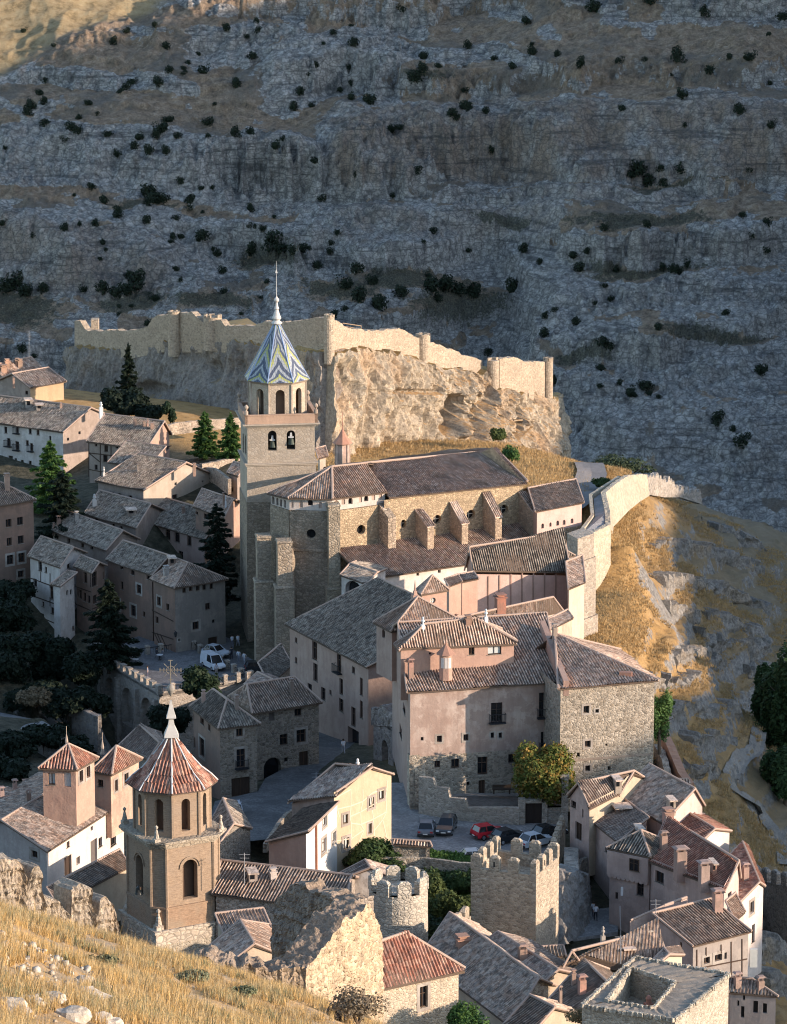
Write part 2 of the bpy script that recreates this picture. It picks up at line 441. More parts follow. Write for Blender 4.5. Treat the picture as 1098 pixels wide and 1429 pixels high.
def fill_opening(root, F, o, kind, surround=None, lab=None):
    """pane / door + frame for one opening; kind letters: w window, d door, o open arch, b balcony, s pale surround, g glass pale"""
    a, b, c, e, sh, dep = o; W = b - a; H = e - c
    mb = MB(); 
    if sh == 'rect': pts = [(a, c), (b, c), (b, e), (a, e)]
    elif sh == 'arch':
        rw = W / 2; rh = min(rw, H * .6); cx = (a + b) / 2
        pts = [(a, c), (b, c)] + [(cx + rw * math.cos(math.pi * k / 8), e - rh + rh * math.sin(math.pi * k / 8)) for k in range(9)]
    else: pts = [((a + b) / 2 + W / 2 * math.cos(k * math.pi / 8), (c + e) / 2 + H / 2 * math.sin(k * math.pi / 8)) for k in range(16)]
    dd = dep - .01
    mb.slab([F.at(u, z, dd) for u, z in pts], -F.n * .05)
    nm = 'door' if 'd' in kind else 'window'
    mat = wood((.045, .03, .022)) if 'd' in kind else (plain((.45, .47, .45), .5) if 'g' in kind else (plain((.12, .10, .09), .9) if 'x' in kind else glass_dark()))  # open arches get a dark pane standing for the shade inside
    w_ = build(mb, nm, mat, root)
    if lab: w_['label'] = lab
    if 'o' in kind or 'x' in kind: return w_
    if W > .5 and sh != 'round':
        fb = MB(); t = .07; k = dd - .06
        def bar(u0, u1, z0, z1): fb.slab([F.at(u0, z0, k), F.at(u1, z0, k), F.at(u1, z1, k), F.at(u0, z1, k)], -F.n * .06)
        bar(a, b, c, c + t); bar(a, b, e - t, e); bar(a, a + t, c + t, e - t); bar(b - t, b, c + t, e - t)
        bar((a + b) / 2 - t / 2, (a + b) / 2 + t / 2, c + t, e - t)
        if H > 1.2 and 'd' not in kind: bar(a + t, b - t, c + H * .62, c + H * .62 + t * .8)
        fr = build(fb, 'frame', wood(random.choice(WOODC)), root); fr.parent = w_; fr.location = (0, 0, 0)
    if sh == 'round':
        fb = MB(); k = dd - .06; cx = (a + b) / 2; cz = (c + e) / 2
        for (u0, u1, z0, z1) in ((cx - .05, cx + .05, c + .05, e - .05), (a + .05, b - .05, cz - .05, cz + .05)): fb.slab([F.at(u0, z0, k), F.at(u1, z0, k), F.at(u1, z1, k), F.at(u0, z1, k)], -F.n * .05)
        fr = build(fb, 'frame', plain((.4, .36, .3)), root); fr.parent = w_; fr.location = (0, 0, 0)
    if 's' in kind:
        fb = MB(); t = min(.28, W * .35); k = -.035
        def bar(u0, u1, z0, z1): fb.slab([F.at(u0, z0, k), F.at(u1, z0, k), F.at(u1, z1, k), F.at(u0, z1, k)], -F.n * .05)
        bar(a - t, b + t, c - t, c); bar(a - t, b + t, e, e + t); bar(a - t, a, c, e); bar(b, b + t, c, e)
        sr = build(fb, 'surround', plaster(surround or (.42, .38, .33)), root); sr.parent = w_; sr.location = (0, 0, 0)
    elif W > .5 and 'd' not in kind and sh == 'rect':
        fb = MB(); fb.slab([F.at(a - .08, c - .08, -.06), F.at(b + .08, c - .08, -.06), F.at(b + .08, c, -.06), F.at(a - .08, c, -.06)], -F.n * .2)
        sr = build(fb, 'sill', plaster((.3, .26, .22)), root); sr.parent = w_; sr.location = (0, 0, 0)
    if 'b' in kind:
        bb = MB(); a2, b2 = a - .25, b + .25
        bb.slab([F.at(a2, c - .12, -.6), F.at(b2, c - .12, -.6), F.at(b2, c, -.6), F.at(a2, c, -.6)], -F.n * .6)
        bb.slab([F.at(a2, c + .92, -.6), F.at(b2, c + .92, -.6), F.at(b2, c + .98, -.6), F.at(a2, c + .98, -.6)], -F.n * .05)
        nb = max(4, int((b2 - a2) / .16))
        for i in range(nb + 1):
            u = a2 + .02 + (b2 - a2 - .04) * i / nb; bb.tube(F.at(u, c, -.58), F.at(u, c + .95, -.58), .018, n=4)
        for u in (a2 + .02, b2 - .02):
            bb.tube(F.at(u, c + .95, -.58), F.at(u, c + .95, 0), .025, n=4)
            for q in (.2, .4): bb.tube(F.at(u, c, -q), F.at(u, c + .95, -q), .018, n=4)
        build(bb, 'balcony', plain((.025, .025, .028), .6), root)
    return w_
def chimney_mb(mb, base, w, h, style=0, m=0):
    x, y, z = base
    mb.box((x, y, z + h / 2 - .5), (w, w, h + 1), .3, m)
    if style == 0:
        mb.box((x, y, z + h + .05), (w * 1.3, w * 1.3, .1), .3, m); mb.box((x, y, z + h + .22), (w * .7, w * .7, .25), .3, m); mb.box((x, y, z + h + .38), (w * 1.15, w * 1.15, .08), .3, m)
    elif style == 1:      # tiled little hood on four bricks
        for sx in (-1, 1):
            for sy in (-1, 1): mb.box((x + sx * w * .35, y + sy * w * .35, z + h + .15), (w * .2, w * .2, .3), 0, m)
        mb.box((x, y, z + h + .36), (w * 1.5, w * 1.5, .12), .3, m, .6)
    else:                 # white or clay pot
        mb.lathe((x, y, z + h), [(w * .3, 0), (w * .25, .25), (w * .5, .3), (w * .5, .4), (w * .2, .55), (w * .35, .6), (w * .3, .75), (.02, .85)], 8, m)
def inset(q, oh):
    n = len(q); out = []
    for i in range(n):
        a = Vector(q[i - 1]).xy; b = Vector(q[i]).xy; c = Vector(q[(i + 1) % n]).xy
        e1 = (b - a).normalized(); e2 = (c - b).normalized(); n1 = Vector((-e1.y, e1.x)); n2 = Vector((-e2.y, e2.x))
        k = 1 + n1.dot(n2); k = max(k, .3); out.append(b + (n1 + n2) * (oh / k))
    return out
class House: pass
def plane_z(pl, x, y):
    n = newell(pl); p = Vector(pl[0]); return p.z - (n.x * (x - p.x) + n.y * (y - p.y)) / n.z
def house(name, label, cat, L, N, Rr, Y, base, wall, roof='gl', tm='grey', rh=2.0, dz=(0, 0, 0, 0), t=.5, hip=(.35, .35), F=None, oh=.35,
          wl=(), wr=(), group=None, chim=(), row=1.5, caps=True, zn=None, chc=(.34, .22, .17), zone=None):
    """L, N, Rr: left, near and right corner of the roof outline in photo pixels; Y the distance of N"""
    n = PY(N[0], N[1], Y); z0 = n.z
    def pk(p, d):
        if d > 0: q = PZ(p[0], p[1], z0); q.z += d; return q
        return PZ(p[0], p[1], z0 + d)
    l = pk(L, dz[0]); r = pk(Rr, dz[2])
    if F:
        f = PZ(F[0], F[1], z0 + dz[3])
        if roof == 'shed_r' and dz[0] > 0: l = f - (r - n); l.z = z0 + dz[0]
        if roof == 'shed_l' and dz[2] > 0: r = n + (f - l); r.z = z0 + dz[2]
    else: f = Vector((l.x + r.x - n.x, l.y + r.y - n.y, z0 + dz[3]))
    return house3(name, label, cat, l, n, r, f, PY(N[0], base, Y).z, wall, roof, tm, rh, t, hip, oh, wl, wr, group, chim, row, caps, chc)
def house3(name, label, cat, l, n, r, f, zb, wall, roof='gl', tm='grey', rh=2.0, t=.5, hip=(.35, .35), oh=.35, wl=(), wr=(), group=None, chim=(), row=1.5, caps=True, chc=(.34, .20, .15)):
    H = House(); up = Vector((0, 0, rh))
    if roof == 'gl': a = n.lerp(r, t) + up; b = l.lerp(f, t) + up; planes = [[l, n, a, b], [r, f, b, a]]; ridges = [(a, b)]; rk = [(l, b), (n, a), (r, a), (f, b)]
    elif roof == 'gr': a = l.lerp(n, t) + up; b = f.lerp(r, t) + up; planes = [[n, r, b, a], [f, l, a, b]]; ridges = [(a, b)]; rk = [(n, a), (l, a), (r, b), (f, b)]
    elif roof == 'hl':
        a = n.lerp(r, t) + up; b = l.lerp(f, t) + up; a, b = a.lerp(b, hip[0]), b.lerp(a, hip[1]); planes = [[l, n, a, b], [r, f, b, a], [n, r, a], [f, l, b]]; ridges = [(a, b), (n, a), (r, a), (l, b), (f, b)]; rk = []
    elif roof == 'hr':
        a = l.lerp(n, t) + up; b = f.lerp(r, t) + up; a, b = a.lerp(b, hip[0]), b.lerp(a, hip[1]); planes = [[n, r, b, a], [f, l, a, b], [l, n, a], [r, f, b]]; ridges = [(a, b), (n, a), (l, a), (r, b), (f, b)]; rk = []
    elif roof == 'pyr':
        a = (l + n + r + f) / 4; a.z = n.z + rh; planes = [[l, n, a], [n, r, a], [r, f, a], [f, l, a]]; ridges = [(x, a) for x in (l, n, r, f)]; rk = []
    elif roof == 'shed_l': planes = [[l, n, r, f]]; ridges = [(r, f)]; rk = [(l, f), (n, r)]
    elif roof == 'shed_r': planes = [[n, r, f, l]]; ridges = [(f, l)]; rk = [(n, l), (r, f)]
    elif roof == 'shed_f': planes = [[f, l, n, r]]; ridges = [(n, r)]; rk = [(l, n), (f, r)]
    elif roof == 'shed_b': planes = [[r, f, l, n]]; ridges = [(l, n)]; rk = [(f, l), (r, n)]
    for q_ in (l, n, r, f): pass
    planes = [p for p in planes if abs(newell(p).z) > .08]
    H.planes = planes
    zr = lambda x, y: min(plane_z(p, x, y) for p in planes)
    H.zr = zr
    cx = (l + n + r + f) / 4
    root = thing(name, label, cat, (cx.x, cx.y, zb), group); H.root = root
    q = [l, n, r, f]
    il, in_, ir, if_ = inset(q, oh); H.il, H.inn, H.ir = il, in_, ir
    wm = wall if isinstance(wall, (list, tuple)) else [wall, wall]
    mb = MB(); H.fl = Face(il, in_); H.fr = Face(in_, ir)
    for idx, (p, s) in enumerate(((il, in_), (in_, ir), (ir, if_), (if_, il))):
        Fc = Face(p, s); zt = min(zr(p.x, p.y), zr(s.x, s.y)) - .12
        ops = []; spec = wl if idx == 0 else wr if idx == 1 else ()
        for wsp in spec:
            px, py, w_, h_ = wsp[:4]; k = wsp[4] if len(wsp) > 4 else 'w'
            sh = 'arch' if 'a' in k else 'round' if 'r' in k else 'rect'
            o = Fc.op(px, py, w_, h_, sh, .6 if 'o' in k else .25)
            o = (max(o[0], .08), min(o[1], Fc.L - .08)) + o[2:]
            if o[1] - o[0] < .1: print('WINDOW OFF', name, label, wsp, Fc.L, o); continue
            if o[3] > zt - .05:
                hh = o[3] - o[2]; o = (o[0], o[1], zt - .08 - hh, zt - .08, o[4], o[5])
            ops.append(o); fill_opening(root, Fc, o, k)
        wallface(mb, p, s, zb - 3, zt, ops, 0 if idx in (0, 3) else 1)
        K = 12; top = [(p.lerp(s, i / K)) for i in range(K + 1)]; tp = [Vector((v.x, v.y, max(zt, zr(v.x, v.y) - .1))) for v in top]
        for i in range(K): mb.face([Vector((top[i].x, top[i].y, zt)), Vector((top[i + 1].x, top[i + 1].y, zt)), tp[i + 1], tp[i]], 0 if idx in (0, 3) else 1)
    H.wall = build(mb, 'wall', wm, root)
    rb = MB(); tmat = tile(tm)
    for pl in planes:
        tiles(rb, pl, 0, row=row)
        rb.slab([Vector(p) - Vector((0, 0, .09)) for p in planar(pl)], (0, 0, -.11), 1)
    if caps:
        for a, b in ridges: rb.tube(a + Vector((0, 0, .02)), b + Vector((0, 0, .02)), .13, n=6, m=2)
        for a, b in rk: rb.tube(a, b, .11, n=6, m=2)
    H.roof = build(rb, 'roof', [tmat, SOFFIT(), CAP()], root)
    for c in chim:
        px, py, w_, h_ = c[:4]; st = c[4] if len(c) > 4 else 0; col_ = c[5] if len(c) > 5 else chc
        hp = roofhit(H, px, py, cx.y)
        if hp is None: print('CHIMNEY MISS', label, c); continue
        k = hp.y / FPX * 1.02; cm = MB()
        if st == 'dormer': 
            cm.box((hp.x, hp.y, hp.z + h_ * k / 2 - .3), (w_ * k, 1.2, h_ * k + .6), .2, 0); cm.box((hp.x, hp.y - .3, hp.z + h_ * k + .08), (w_ * k * 1.3, 2.0, .14), .2, 1); cm.box((hp.x + .05, hp.y - .6, hp.z + h_ * k * .5), (w_ * k * .5, .1, h_ * k * .6), .2, 2)
            o_ = build(cm, 'dormer', [plaster(col_), tile('red'), glass_dark()], root)
        else:
            chimney_mb(cm, hp, w_ * k, h_ * k, st); o_ = build(cm, 'chimney', plain(col_, .9) if st == 2 else plaster(col_), root)
        o_.parent = H.roof; o_.location = (0, 0, 0)
    return H
def polyhouse(name, label, cat, cs, zb, mats, roofs, ops={}, tm='grey', wp={}, group=None):
    """house from plan corners cs (Vectors with the wall-top height), going left, near, right, back; wp = extra top points per side; roofs = list of polygons (eave edge first)"""
    c = sum(cs, Vector()) / len(cs); root = thing(name, label, cat, (c.x, c.y, zb), group); mb = MB(); H = House(); H.root = root; H.faces = []
    for i in range(len(cs)):
        a, b = cs[i], cs[(i + 1) % len(cs)]; F = Face(a, b); H.faces.append(F); zt = min(a.z, b.z) - .1; os_ = []
        for w in ops.get(i, ()):
            k = w[4] if len(w) > 4 else 'w'; o = F.op(*w[:4], 'arch' if 'a' in k else 'rect', .6 if 'o' in k else .25); o = (max(o[0], .08), min(o[1], F.L - .08)) + o[2:]
            if o[3] > zt - .05: h_ = o[3] - o[2]; o = (o[0], o[1], zt - .1 - h_, zt - .1) + o[4:]
            if o[1] - o[0] > .1: os_.append(o); fill_opening(root, F, o, k)
        wallface(mb, a, b, zb - 3, zt, os_, i if i < len(mats) else 0)
        tops = [a] + list(wp.get(i, ())) + [b]
        mb.face([Vector((a.x, a.y, zt)), Vector((b.x, b.y, zt))] + [Vector((p.x, p.y, p.z - .08)) for p in tops[::-1]], i if i < len(mats) else 0)
    H.wall = build(mb, 'wall', mats, root); rb = MB()
    for pl in roofs:
        tiles(rb, pl, 0); rb.slab([Vector(p) - Vector((0, 0, .09)) for p in planar(pl)], (0, 0, -.12), 1)
        for k in range(len(pl)): rb.tube(pl[k], pl[(k + 1) % len(pl)], .10, n=5, m=2) if k else None
    H.roof = build(rb, 'roof', [tile(tm), SOFFIT(), CAP()], root); H.planes = roofs; H.zr = lambda x, y: min(plane_z(planar(p), x, y) for p in roofs)
    return H
def roofhit(H, px, py, Yc):
    for i in range(400):
        Y = Yc - 25 + i * .125; p = PY(px, py, Y)
        if p.z <= H.zr(p.x, p.y): return p
    return None
def timber(H, face, lines, w=.14):
    """dark timber framing laid on a face: lines of pixel pairs"""
    Fc = H.fl if face == 'l' else H.fr; mb = MB()
    for (x0, y0, x1, y1) in lines:
        a = Fc.uz(x0, y0); b = Fc.uz(x1, y1); d = Vector((b[0] - a[0], b[1] - a[1])); 
        if d.length < .05: continue
        nn = Vector((-d.y, d.x)).normalized() * w / 2
        mb.slab([Fc.at(a[0] + nn.x, a[1] + nn.y, -.05), Fc.at(b[0] + nn.x, b[1] + nn.y, -.05), Fc.at(b[0] - nn.x, b[1] - nn.y, -.05), Fc.at(a[0] - nn.x, a[1] - nn.y, -.05)], -Fc.n * .05)
    build(mb, 'timber_frame', wood((.06, .04, .03)), H.root)
def pxbox(mb, x0, y0, x1, y1, Y, depth, m=0, rz=0):
    a = PY(x0, y1, Y); b = PY(x1, y0, Y); mb.box(((a.x + b.x) / 2, Y + depth / 2, (a.z + b.z) / 2), (abs(b.x - a.x), depth, abs(b.z - a.z)), rz, m)
# ---- foliage
def leafcloud(name, blobs, n, size, mat, parent, seed=1, up=.3, surf=.55):
    """n small leaf quads spread through ellipsoid blobs (cx,cy,cz,rx,ry,rz)"""
    rg = np.random.RandomState(seed); b = np.array(blobs, float); wgt = b[:, 3] * b[:, 4] * b[:, 5]; wgt = wgt ** .75; idx = rg.choice(len(b), n, p=wgt / wgt.sum()); B = b[idx]
    d = rg.normal(size=(n, 3)); d /= np.linalg.norm(d, axis=1)[:, None]; rad = surf + (1.08 - surf) * rg.rand(n) ** .7
    lump = 1 + .28 * vn(d[:, 0] * 2.4 + B[:, 0], d[:, 1] * 2.4 + B[:, 1], d[:, 2] * 2.4 + B[:, 2], seed)
    P = B[:, :3] + d * (B[:, 3:] * (rad * lump)[:, None])
    nrm = d + rg.normal(size=(n, 3)) * .6; nrm[:, 2] += up; nrm /= np.linalg.norm(nrm, axis=1)[:, None]
    t = np.cross(nrm, rg.normal(size=(n, 3))); t /= np.linalg.norm(t, axis=1)[:, None]; bt = np.cross(nrm, t)
    s = size * (.6 + .8 * rg.rand(n))[:, None]
    V = np.stack([P - t * s, P - bt * s * .6, P + t * s, P + bt * s * .6], 1).reshape(-1, 3); F = np.arange(n * 4).reshape(-1, 4)
    return mesh(name, V, F, mat, parent)
def trunk(root, p, top, r, limbs, mat=None, seed=0):
    mb = MB(); rg = random.Random(seed); p = Vector(p); top = Vector(top); m1 = p.lerp(top, .5) + Vector((rg.uniform(-.2, .2), rg.uniform(-.2, .2), 0))
    mb.tube(p - Vector((0, 0, .5)), m1, r, r * .7, 7); mb.tube(m1, top, r * .7, r * .2, 7)
    for i in range(limbs):
        a = p.lerp(top, rg.uniform(.3, .85)); ang = rg.uniform(0, 6.28); ln = (top - p).length * rg.uniform(.2, .38)
        mb.tube(a, a + Vector((math.cos(ang) * ln, math.sin(ang) * ln, ln * .6)), r * .35, r * .08, 5)
    return build(mb, 'trunk', mat or wood((.10, .075, .055)), root)
def broadleaf(name, label, base, h, rx, mat, n=5000, size=.22, seed=1, cat='tree', group=None, ry=None, squash=1.0, nb=9):
    base = Vector(base); root = thing(name, label, cat, base, group); rg = random.Random(seed); ry = ry or rx
    trunk(root, base, base + Vector((0, 0, h * .8)), max(.08, h * .03), 6, seed=seed)
    bl = []
    for i in range(nb):
        a = rg.uniform(0, 6.28); k = rg.uniform(.25, .62)
        bl.append((base.x + math.cos(a) * rx * k, base.y + math.sin(a) * ry * k, base.z + h * rg.uniform(.32, .80), rx * rg.uniform(.34, .5), ry * rg.uniform(.34, .5), h * .22 * rg.uniform(.8, 1.2) * squash))
    leafcloud('crown', bl, n, size, mat, root, seed); return root
def conifer(name, label, base, h, r, mat, n=6000, size=.25, seed=1, cat='tree', group=None, droop=.25, gap=.0, layers=9, pw=1.0):
    base = Vector(base); root = thing(name, label, cat, base, group); rg = np.random.RandomState(seed)
    mb = MB(); mb.tube(base - Vector((0, 0, .5)), base + Vector((0, 0, h * .97)), max(.1, h * .022), .03, 6)
    V = []; 
    nl = layers * 9
    br = []
    for i in range(nl):
        k = (i + rg.rand() * .6) / nl; z = h * (.10 + .88 * k); ln = r * ((1 - k) ** pw + .04) * (.75 + .45 * rg.rand()) * (.55 + .45 * abs(math.cos(i * 2.1))); a = i * 2.399 + rg.rand() * .5
        br.append((z, ln, a)); 
        if i % 3 == 0: mb.tube(base + Vector((0, 0, z)), base + Vector((math.cos(a) * ln * .8, math.sin(a) * ln * .8, z - ln * droop * .6)), .05, .015, 4)
    build(mb, 'trunk', wood((.09, .065, .05)), root)
    L = np.array(br); w_ = L[:, 1] / L[:, 1].sum(); idx = rg.choice(len(L), n, p=w_); B = L[idx]; t = rg.rand(n) ** .6
    sx = rg.normal(size=n) * .13 * B[:, 1] * (1.15 - t * .7); ca, sa = np.cos(B[:, 2]), np.sin(B[:, 2]); rr = B[:, 1] * t
    P = np.stack([base.x + ca * rr - sa * sx, base.y + sa * rr + ca * sx, base.z + B[:, 0] - rr * droop + rg.normal(size=n) * .10 + t * t * rr * .12], 1)
    nrm = rg.normal(size=(n, 3)) * .5; nrm[:, 2] += 1; nrm /= np.linalg.norm(nrm, axis=1)[:, None]
    tt = np.stack([ca, sa, -.3 + 0 * ca], 1) + rg.normal(size=(n, 3)) * .35; tt /= np.linalg.norm(tt, axis=1)[:, None]; bt = np.cross(nrm, tt)
    s = size * (.6 + .8 * rg.rand(n))[:, None]
    V = np.stack([P - tt * s, P - bt * s * .45, P + tt * s, P + bt * s * .45], 1).reshape(-1, 3)
    mesh('crown', V, np.arange(n * 4).reshape(-1, 4), mat, root); return root
def bush(name, label, base, rx, h, mat, n=1500, size=.16, seed=1, group=None, ry=None, cat='bush'):
    base = Vector(base); root = thing(name, label, cat, base, group); rg = random.Random(seed); ry = ry or rx
    mb = MB()
    for i in range(5):
        a = rg.uniform(0, 6.28); mb.tube(base - Vector((0, 0, .3)), base + Vector((math.cos(a) * rx * .5, math.sin(a) * ry * .5, h * .6)), .05, .015, 4)
    build(mb, 'trunk', wood((.10, .075, .055)), root)
    bl = [(base.x + math.cos(a) * rx * k, base.y + math.sin(a) * ry * k, base.z + h * q, rx * .5, ry * .5, h * .35) for a, k, q in [(rg.uniform(0, 6.28), rg.uniform(.2, .6), rg.uniform(.3, .65)) for _ in range(6)]]
    leafcloud('crown', bl, n, size, mat, root, seed); return root
# ================================================================ terrain
def sstep(a, b, x): t = np.clip((x - a) / (b - a), 0, 1); return t * t * (3 - 2 * t)
class RBF:
    def __init__(s, pts):
        s.p = np.array([[p[0], p[1]] for p in pts], float); z = np.array([p[2] for p in pts], float); n = len(pts)
        A = np.zeros((n + 3, n + 3)); A[:n, :n] = np.linalg.norm(s.p[:, None] - s.p[None], axis=2); A[:n, n] = 1; A[:n, n + 1:] = s.p; A[n, :n] = 1; A[n + 1:, :n] = s.p.T
        s.w = np.linalg.lstsq(A, np.concatenate([z, [0, 0, 0]]), rcond=None)[0]; s.n = n
    def __call__(s, x, y):
        x = np.asarray(x, float); y = np.asarray(y, float); r = s.w[s.n] + s.w[s.n + 1] * x + s.w[s.n + 2] * y
        for i in range(s.n): r = r + s.w[i] * np.hypot(x - s.p[i, 0], y - s.p[i, 1])
        return r
GP = [tuple(PY(*a)) for a in ((110, 550, 640), (250, 560, 620), (330, 570, 605), (88, 665, 560), (0, 680, 552), (285, 640, 545), (330, 650, 535), (200, 600, 570), (204, 670, 535),
    (200, 712, 518), (278, 812, 508), (147, 800, 502), (72, 898, 490), (130, 885, 488), (243, 916, 480), (-25, 828, 500), (45, 832, 498), (30, 950, 470), (60, 1000, 455), (40, 1020, 446), (0, 1080, 425), (136, 1003, 462), (180, 1035, 452), (222, 1064, 446), (250, 1080, 434),
    (850, 742, 500), (860, 900, 450), (900, 930, 450), (960, 950, 455), (1020, 960, 470), (1098, 900, 520), (1098, 740, 620), (1000, 720, 600), (930, 702, 575), (905, 690, 560), (930, 800, 525), (1000, 820, 550), (1098, 820, 580),
    (1030, 900, 510), (960, 1050, 430), (1030, 1075, 480), (1060, 1050, 500), (1098, 1200, 440), (1098, 1000, 520), (1000, 1150, 420), (1050, 1200, 405), (1060, 1240, 385), (1098, 1300, 380), (1085, 1400, 350),
    (810, 690, 535), (740, 702, 520), (830, 670, 555), (760, 650, 575), (700, 640, 565), (640, 640, 570), (560, 652, 578), (520, 657, 576), (480, 657, 574), (450, 655, 572), (600, 632, 586), (700, 620, 600), (780, 642, 610), (870, 655, 560), (880, 760, 485), (880, 830, 470))]
GP += [tuple(PZ(*a)) for a in ((300, 900, 23.7), (340, 935, 23.7), (270, 915, 23.7), (150, 925, 21), (230, 950, 21), (440, 1070, 30.3), (400, 1110, 31), (340, 1140, 31.8), (490, 1040, 29.2), (300, 1120, 30.8), (560, 1165, 35.7), (790, 1165, 35.7), (650, 1190, 35.7), (560, 1130, 35.5), (700, 1148, 35.7),
    (620, 1230, 32), (600, 1290, 32), (640, 1265, 32), (830, 1284, 32.8), (860, 1300, 33), (520, 1200, 28.5), (560, 1215, 29.5), (490, 1225, 28), (440, 1225, 28.5))]
GP += [(-60, 700, 0), (-20, 700, -8), (20, 690, -5), (60, 660, -5), (-80, 690, 5), (100, 620, -8), (120, 500, -12), (120, 400, -8), (0, 760, -25), (80, 760, -25), (-100, 760, -25), (140, 700, -25), (0, 490, 28), (-20, 480, 24.5), (20, 480, 30), (10, 395, 35.5), (28, 395, 35.5),
    (0, 310, 33), (-20, 300, 34), (20, 300, 33), (35, 300, 31), (48, 305, 22), (62, 310, 12), (90, 300, 5), (-20, 322, 36), (-36, 335, 39), (-50, 350, 38), (-70, 400, 24), (-38.5, 468, 12), (-35, 460, 11), (-31, 452, 11), (-36, 450, 12), (-44, 462, 14), (-90, 300, 60), (-60, 290, 46), (27, 352, 33), (12, 340, 33), (-40, 270, 50), (0, 262, 40), (20, 262, 40), (-20, 230, 52), (20, 230, 46), (60, 230, 20), (-40, 200, 66), (0, 200, 56), (30, 200, 50), (-100, 450, 28), (-110, 560, 38), (-100, 640, 35), (-100, 200, 90)]
rbf = RBF(GP)
TX0, TX1, TY0, TY1 = -135.0, 150.0, 185.0, 770.0; TNX, TNY = 440, 820
tx = np.linspace(TX0, TX1, TNX); ty = np.linspace(TY0, TY1, TNY); X, Yg = np.meshgrid(tx, ty, indexing='ij')
Zt = rbf(X, Yg)
ZtS = Zt.copy()
# rocky ledges on the east slope and round the castle
pxs = CX + FPX * X / (Yg * cp - (Zt - CAMZ) * sp)
slope = sstep(835, 900, pxs) * sstep(345, 400, Yg) * (1 - sstep(640, 700, Yg)) + .0
slope2 = sstep(1030, 1050, pxs) * (1 - sstep(400, 430, Yg)) * sstep(300, 330, Yg); slope = np.maximum(slope, slope2)
def terrace(z, H, warp, k=.14, rise=.62):
    q = (z + warp) / H; fl = np.floor(q); f = q - fl
    s = np.where(f < 1 - k, (1 - rise) * f / (1 - k), (1 - rise) + rise * (f - 1 + k) / k)
    return H * (fl + s) - warp
wp = 2.2 * fbm(X / 26, Yg / 34, 0, 3, 5); 
jag = .9 * fbm(X / 3.0, Yg / 3.0, 0, 4, 9, True)
Z2 = .5 * terrace(Zt + jag * .8, 3.8, wp, .10, .78) + .5 * terrace(Zt + jag * .5, 1.7, wp * .7, .16, .8) + .6 * jag + .5 * fbm(X / 7, Yg / 7, 0, 4, 3)
fade = sstep(0, .35, fbm(X / 14, Yg / 20, 0, 4, 44) + .55 * sstep(870, 960, pxs) + .1) 
Zt = Zt + (Z2 - Zt) * slope * fade + .22 * slope * fbm(X / 2, Yg / 2, 0, 4, 8)
Zt = Zt + .25 * fbm(X / 6, Yg / 6, 0, 4, 2) * (1 - slope)
def tz(x, y, g=None):
    g = Zt if g is None else g
    i = np.clip((x - TX0) / (TX1 - TX0) * (TNX - 1), 0, TNX - 1.001); j = np.clip((y - TY0) / (TY1 - TY0) * (TNY - 1), 0, TNY - 1.001); a = int(i); b = int(j); u = i - a; v = j - b
    return float((g[a, b] * (1 - u) + g[a + 1, b] * u) * (1 - v) + (g[a, b + 1] * (1 - u) + g[a + 1, b + 1] * u) * v)
def thit(px, py, Y0=250, Y1=700):
    Y = Y0
    while Y < Y1:
        p = PY(px, py, Y)
        if p.z <= tz(p.x, p.y): return p
        Y += .5
    return None
def slope_mat():
    t = NT('slope_ground'); v = t.tc(); xyz = t.sep(v)
    c = (.29, .27, .24)
    f = t.noise(v, 1.6, 9, .75); a = t.mix(t.ramp(f, [(.35, 0), (.65, 1)]), mul(c, .35), mul(c, 1.25))
    gr = t.ramp(t.noise(v, .5, 9, .75), [(.34, (.20, .13, .06)), (.5, (.40, .24, .09)), (.7, (.46, .31, .15))])
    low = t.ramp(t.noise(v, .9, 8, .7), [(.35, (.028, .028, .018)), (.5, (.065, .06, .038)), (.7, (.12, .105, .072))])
    # gorge-side grass greyed in colour for its shade; the town side green and earthy
    e = t.math('ADD', xyz[0], t.math('MULTIPLY', t.math('SUBTRACT', t.noise(v, .06, 5, .6), .5), 30.0))
    gr = t.mix(t.ramp(t.math('MULTIPLY', e, .01), [(.34, 0), (.52, .85)]), gr, t.mix(t.noise(v, .8, 6, .7), (.12, .105, .07), (.27, .23, .165)))
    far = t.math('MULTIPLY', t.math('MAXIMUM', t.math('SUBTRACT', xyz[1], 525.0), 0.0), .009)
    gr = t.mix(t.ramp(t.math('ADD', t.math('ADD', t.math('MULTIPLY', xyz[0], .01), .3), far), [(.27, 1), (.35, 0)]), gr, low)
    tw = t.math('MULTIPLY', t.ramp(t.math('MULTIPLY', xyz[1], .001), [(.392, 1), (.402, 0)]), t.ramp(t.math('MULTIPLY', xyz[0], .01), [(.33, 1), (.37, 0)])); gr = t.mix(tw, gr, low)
    g = t.math('ADD', t.nz(), t.math('MULTIPLY', t.math('SUBTRACT', t.noise(v, .5, 8, .75), .5), 1.1))
    a = t.mix(t.ramp(g, [(.56, 0), (.66, 1)]), a, gr)
    t.bump(t.noise(v, 1.5, 9, .75), .9, .5); t.bump(t.noise(v, 7, 5, .7), .6, .1)
    return t.col(a)
gm = slope_mat()
o = mesh('hillside_ground', np.stack([X, Yg, Zt], -1).reshape(-1, 3), grid_faces(TNX, TNY), gm, smooth=True); tag(o, kind='structure')
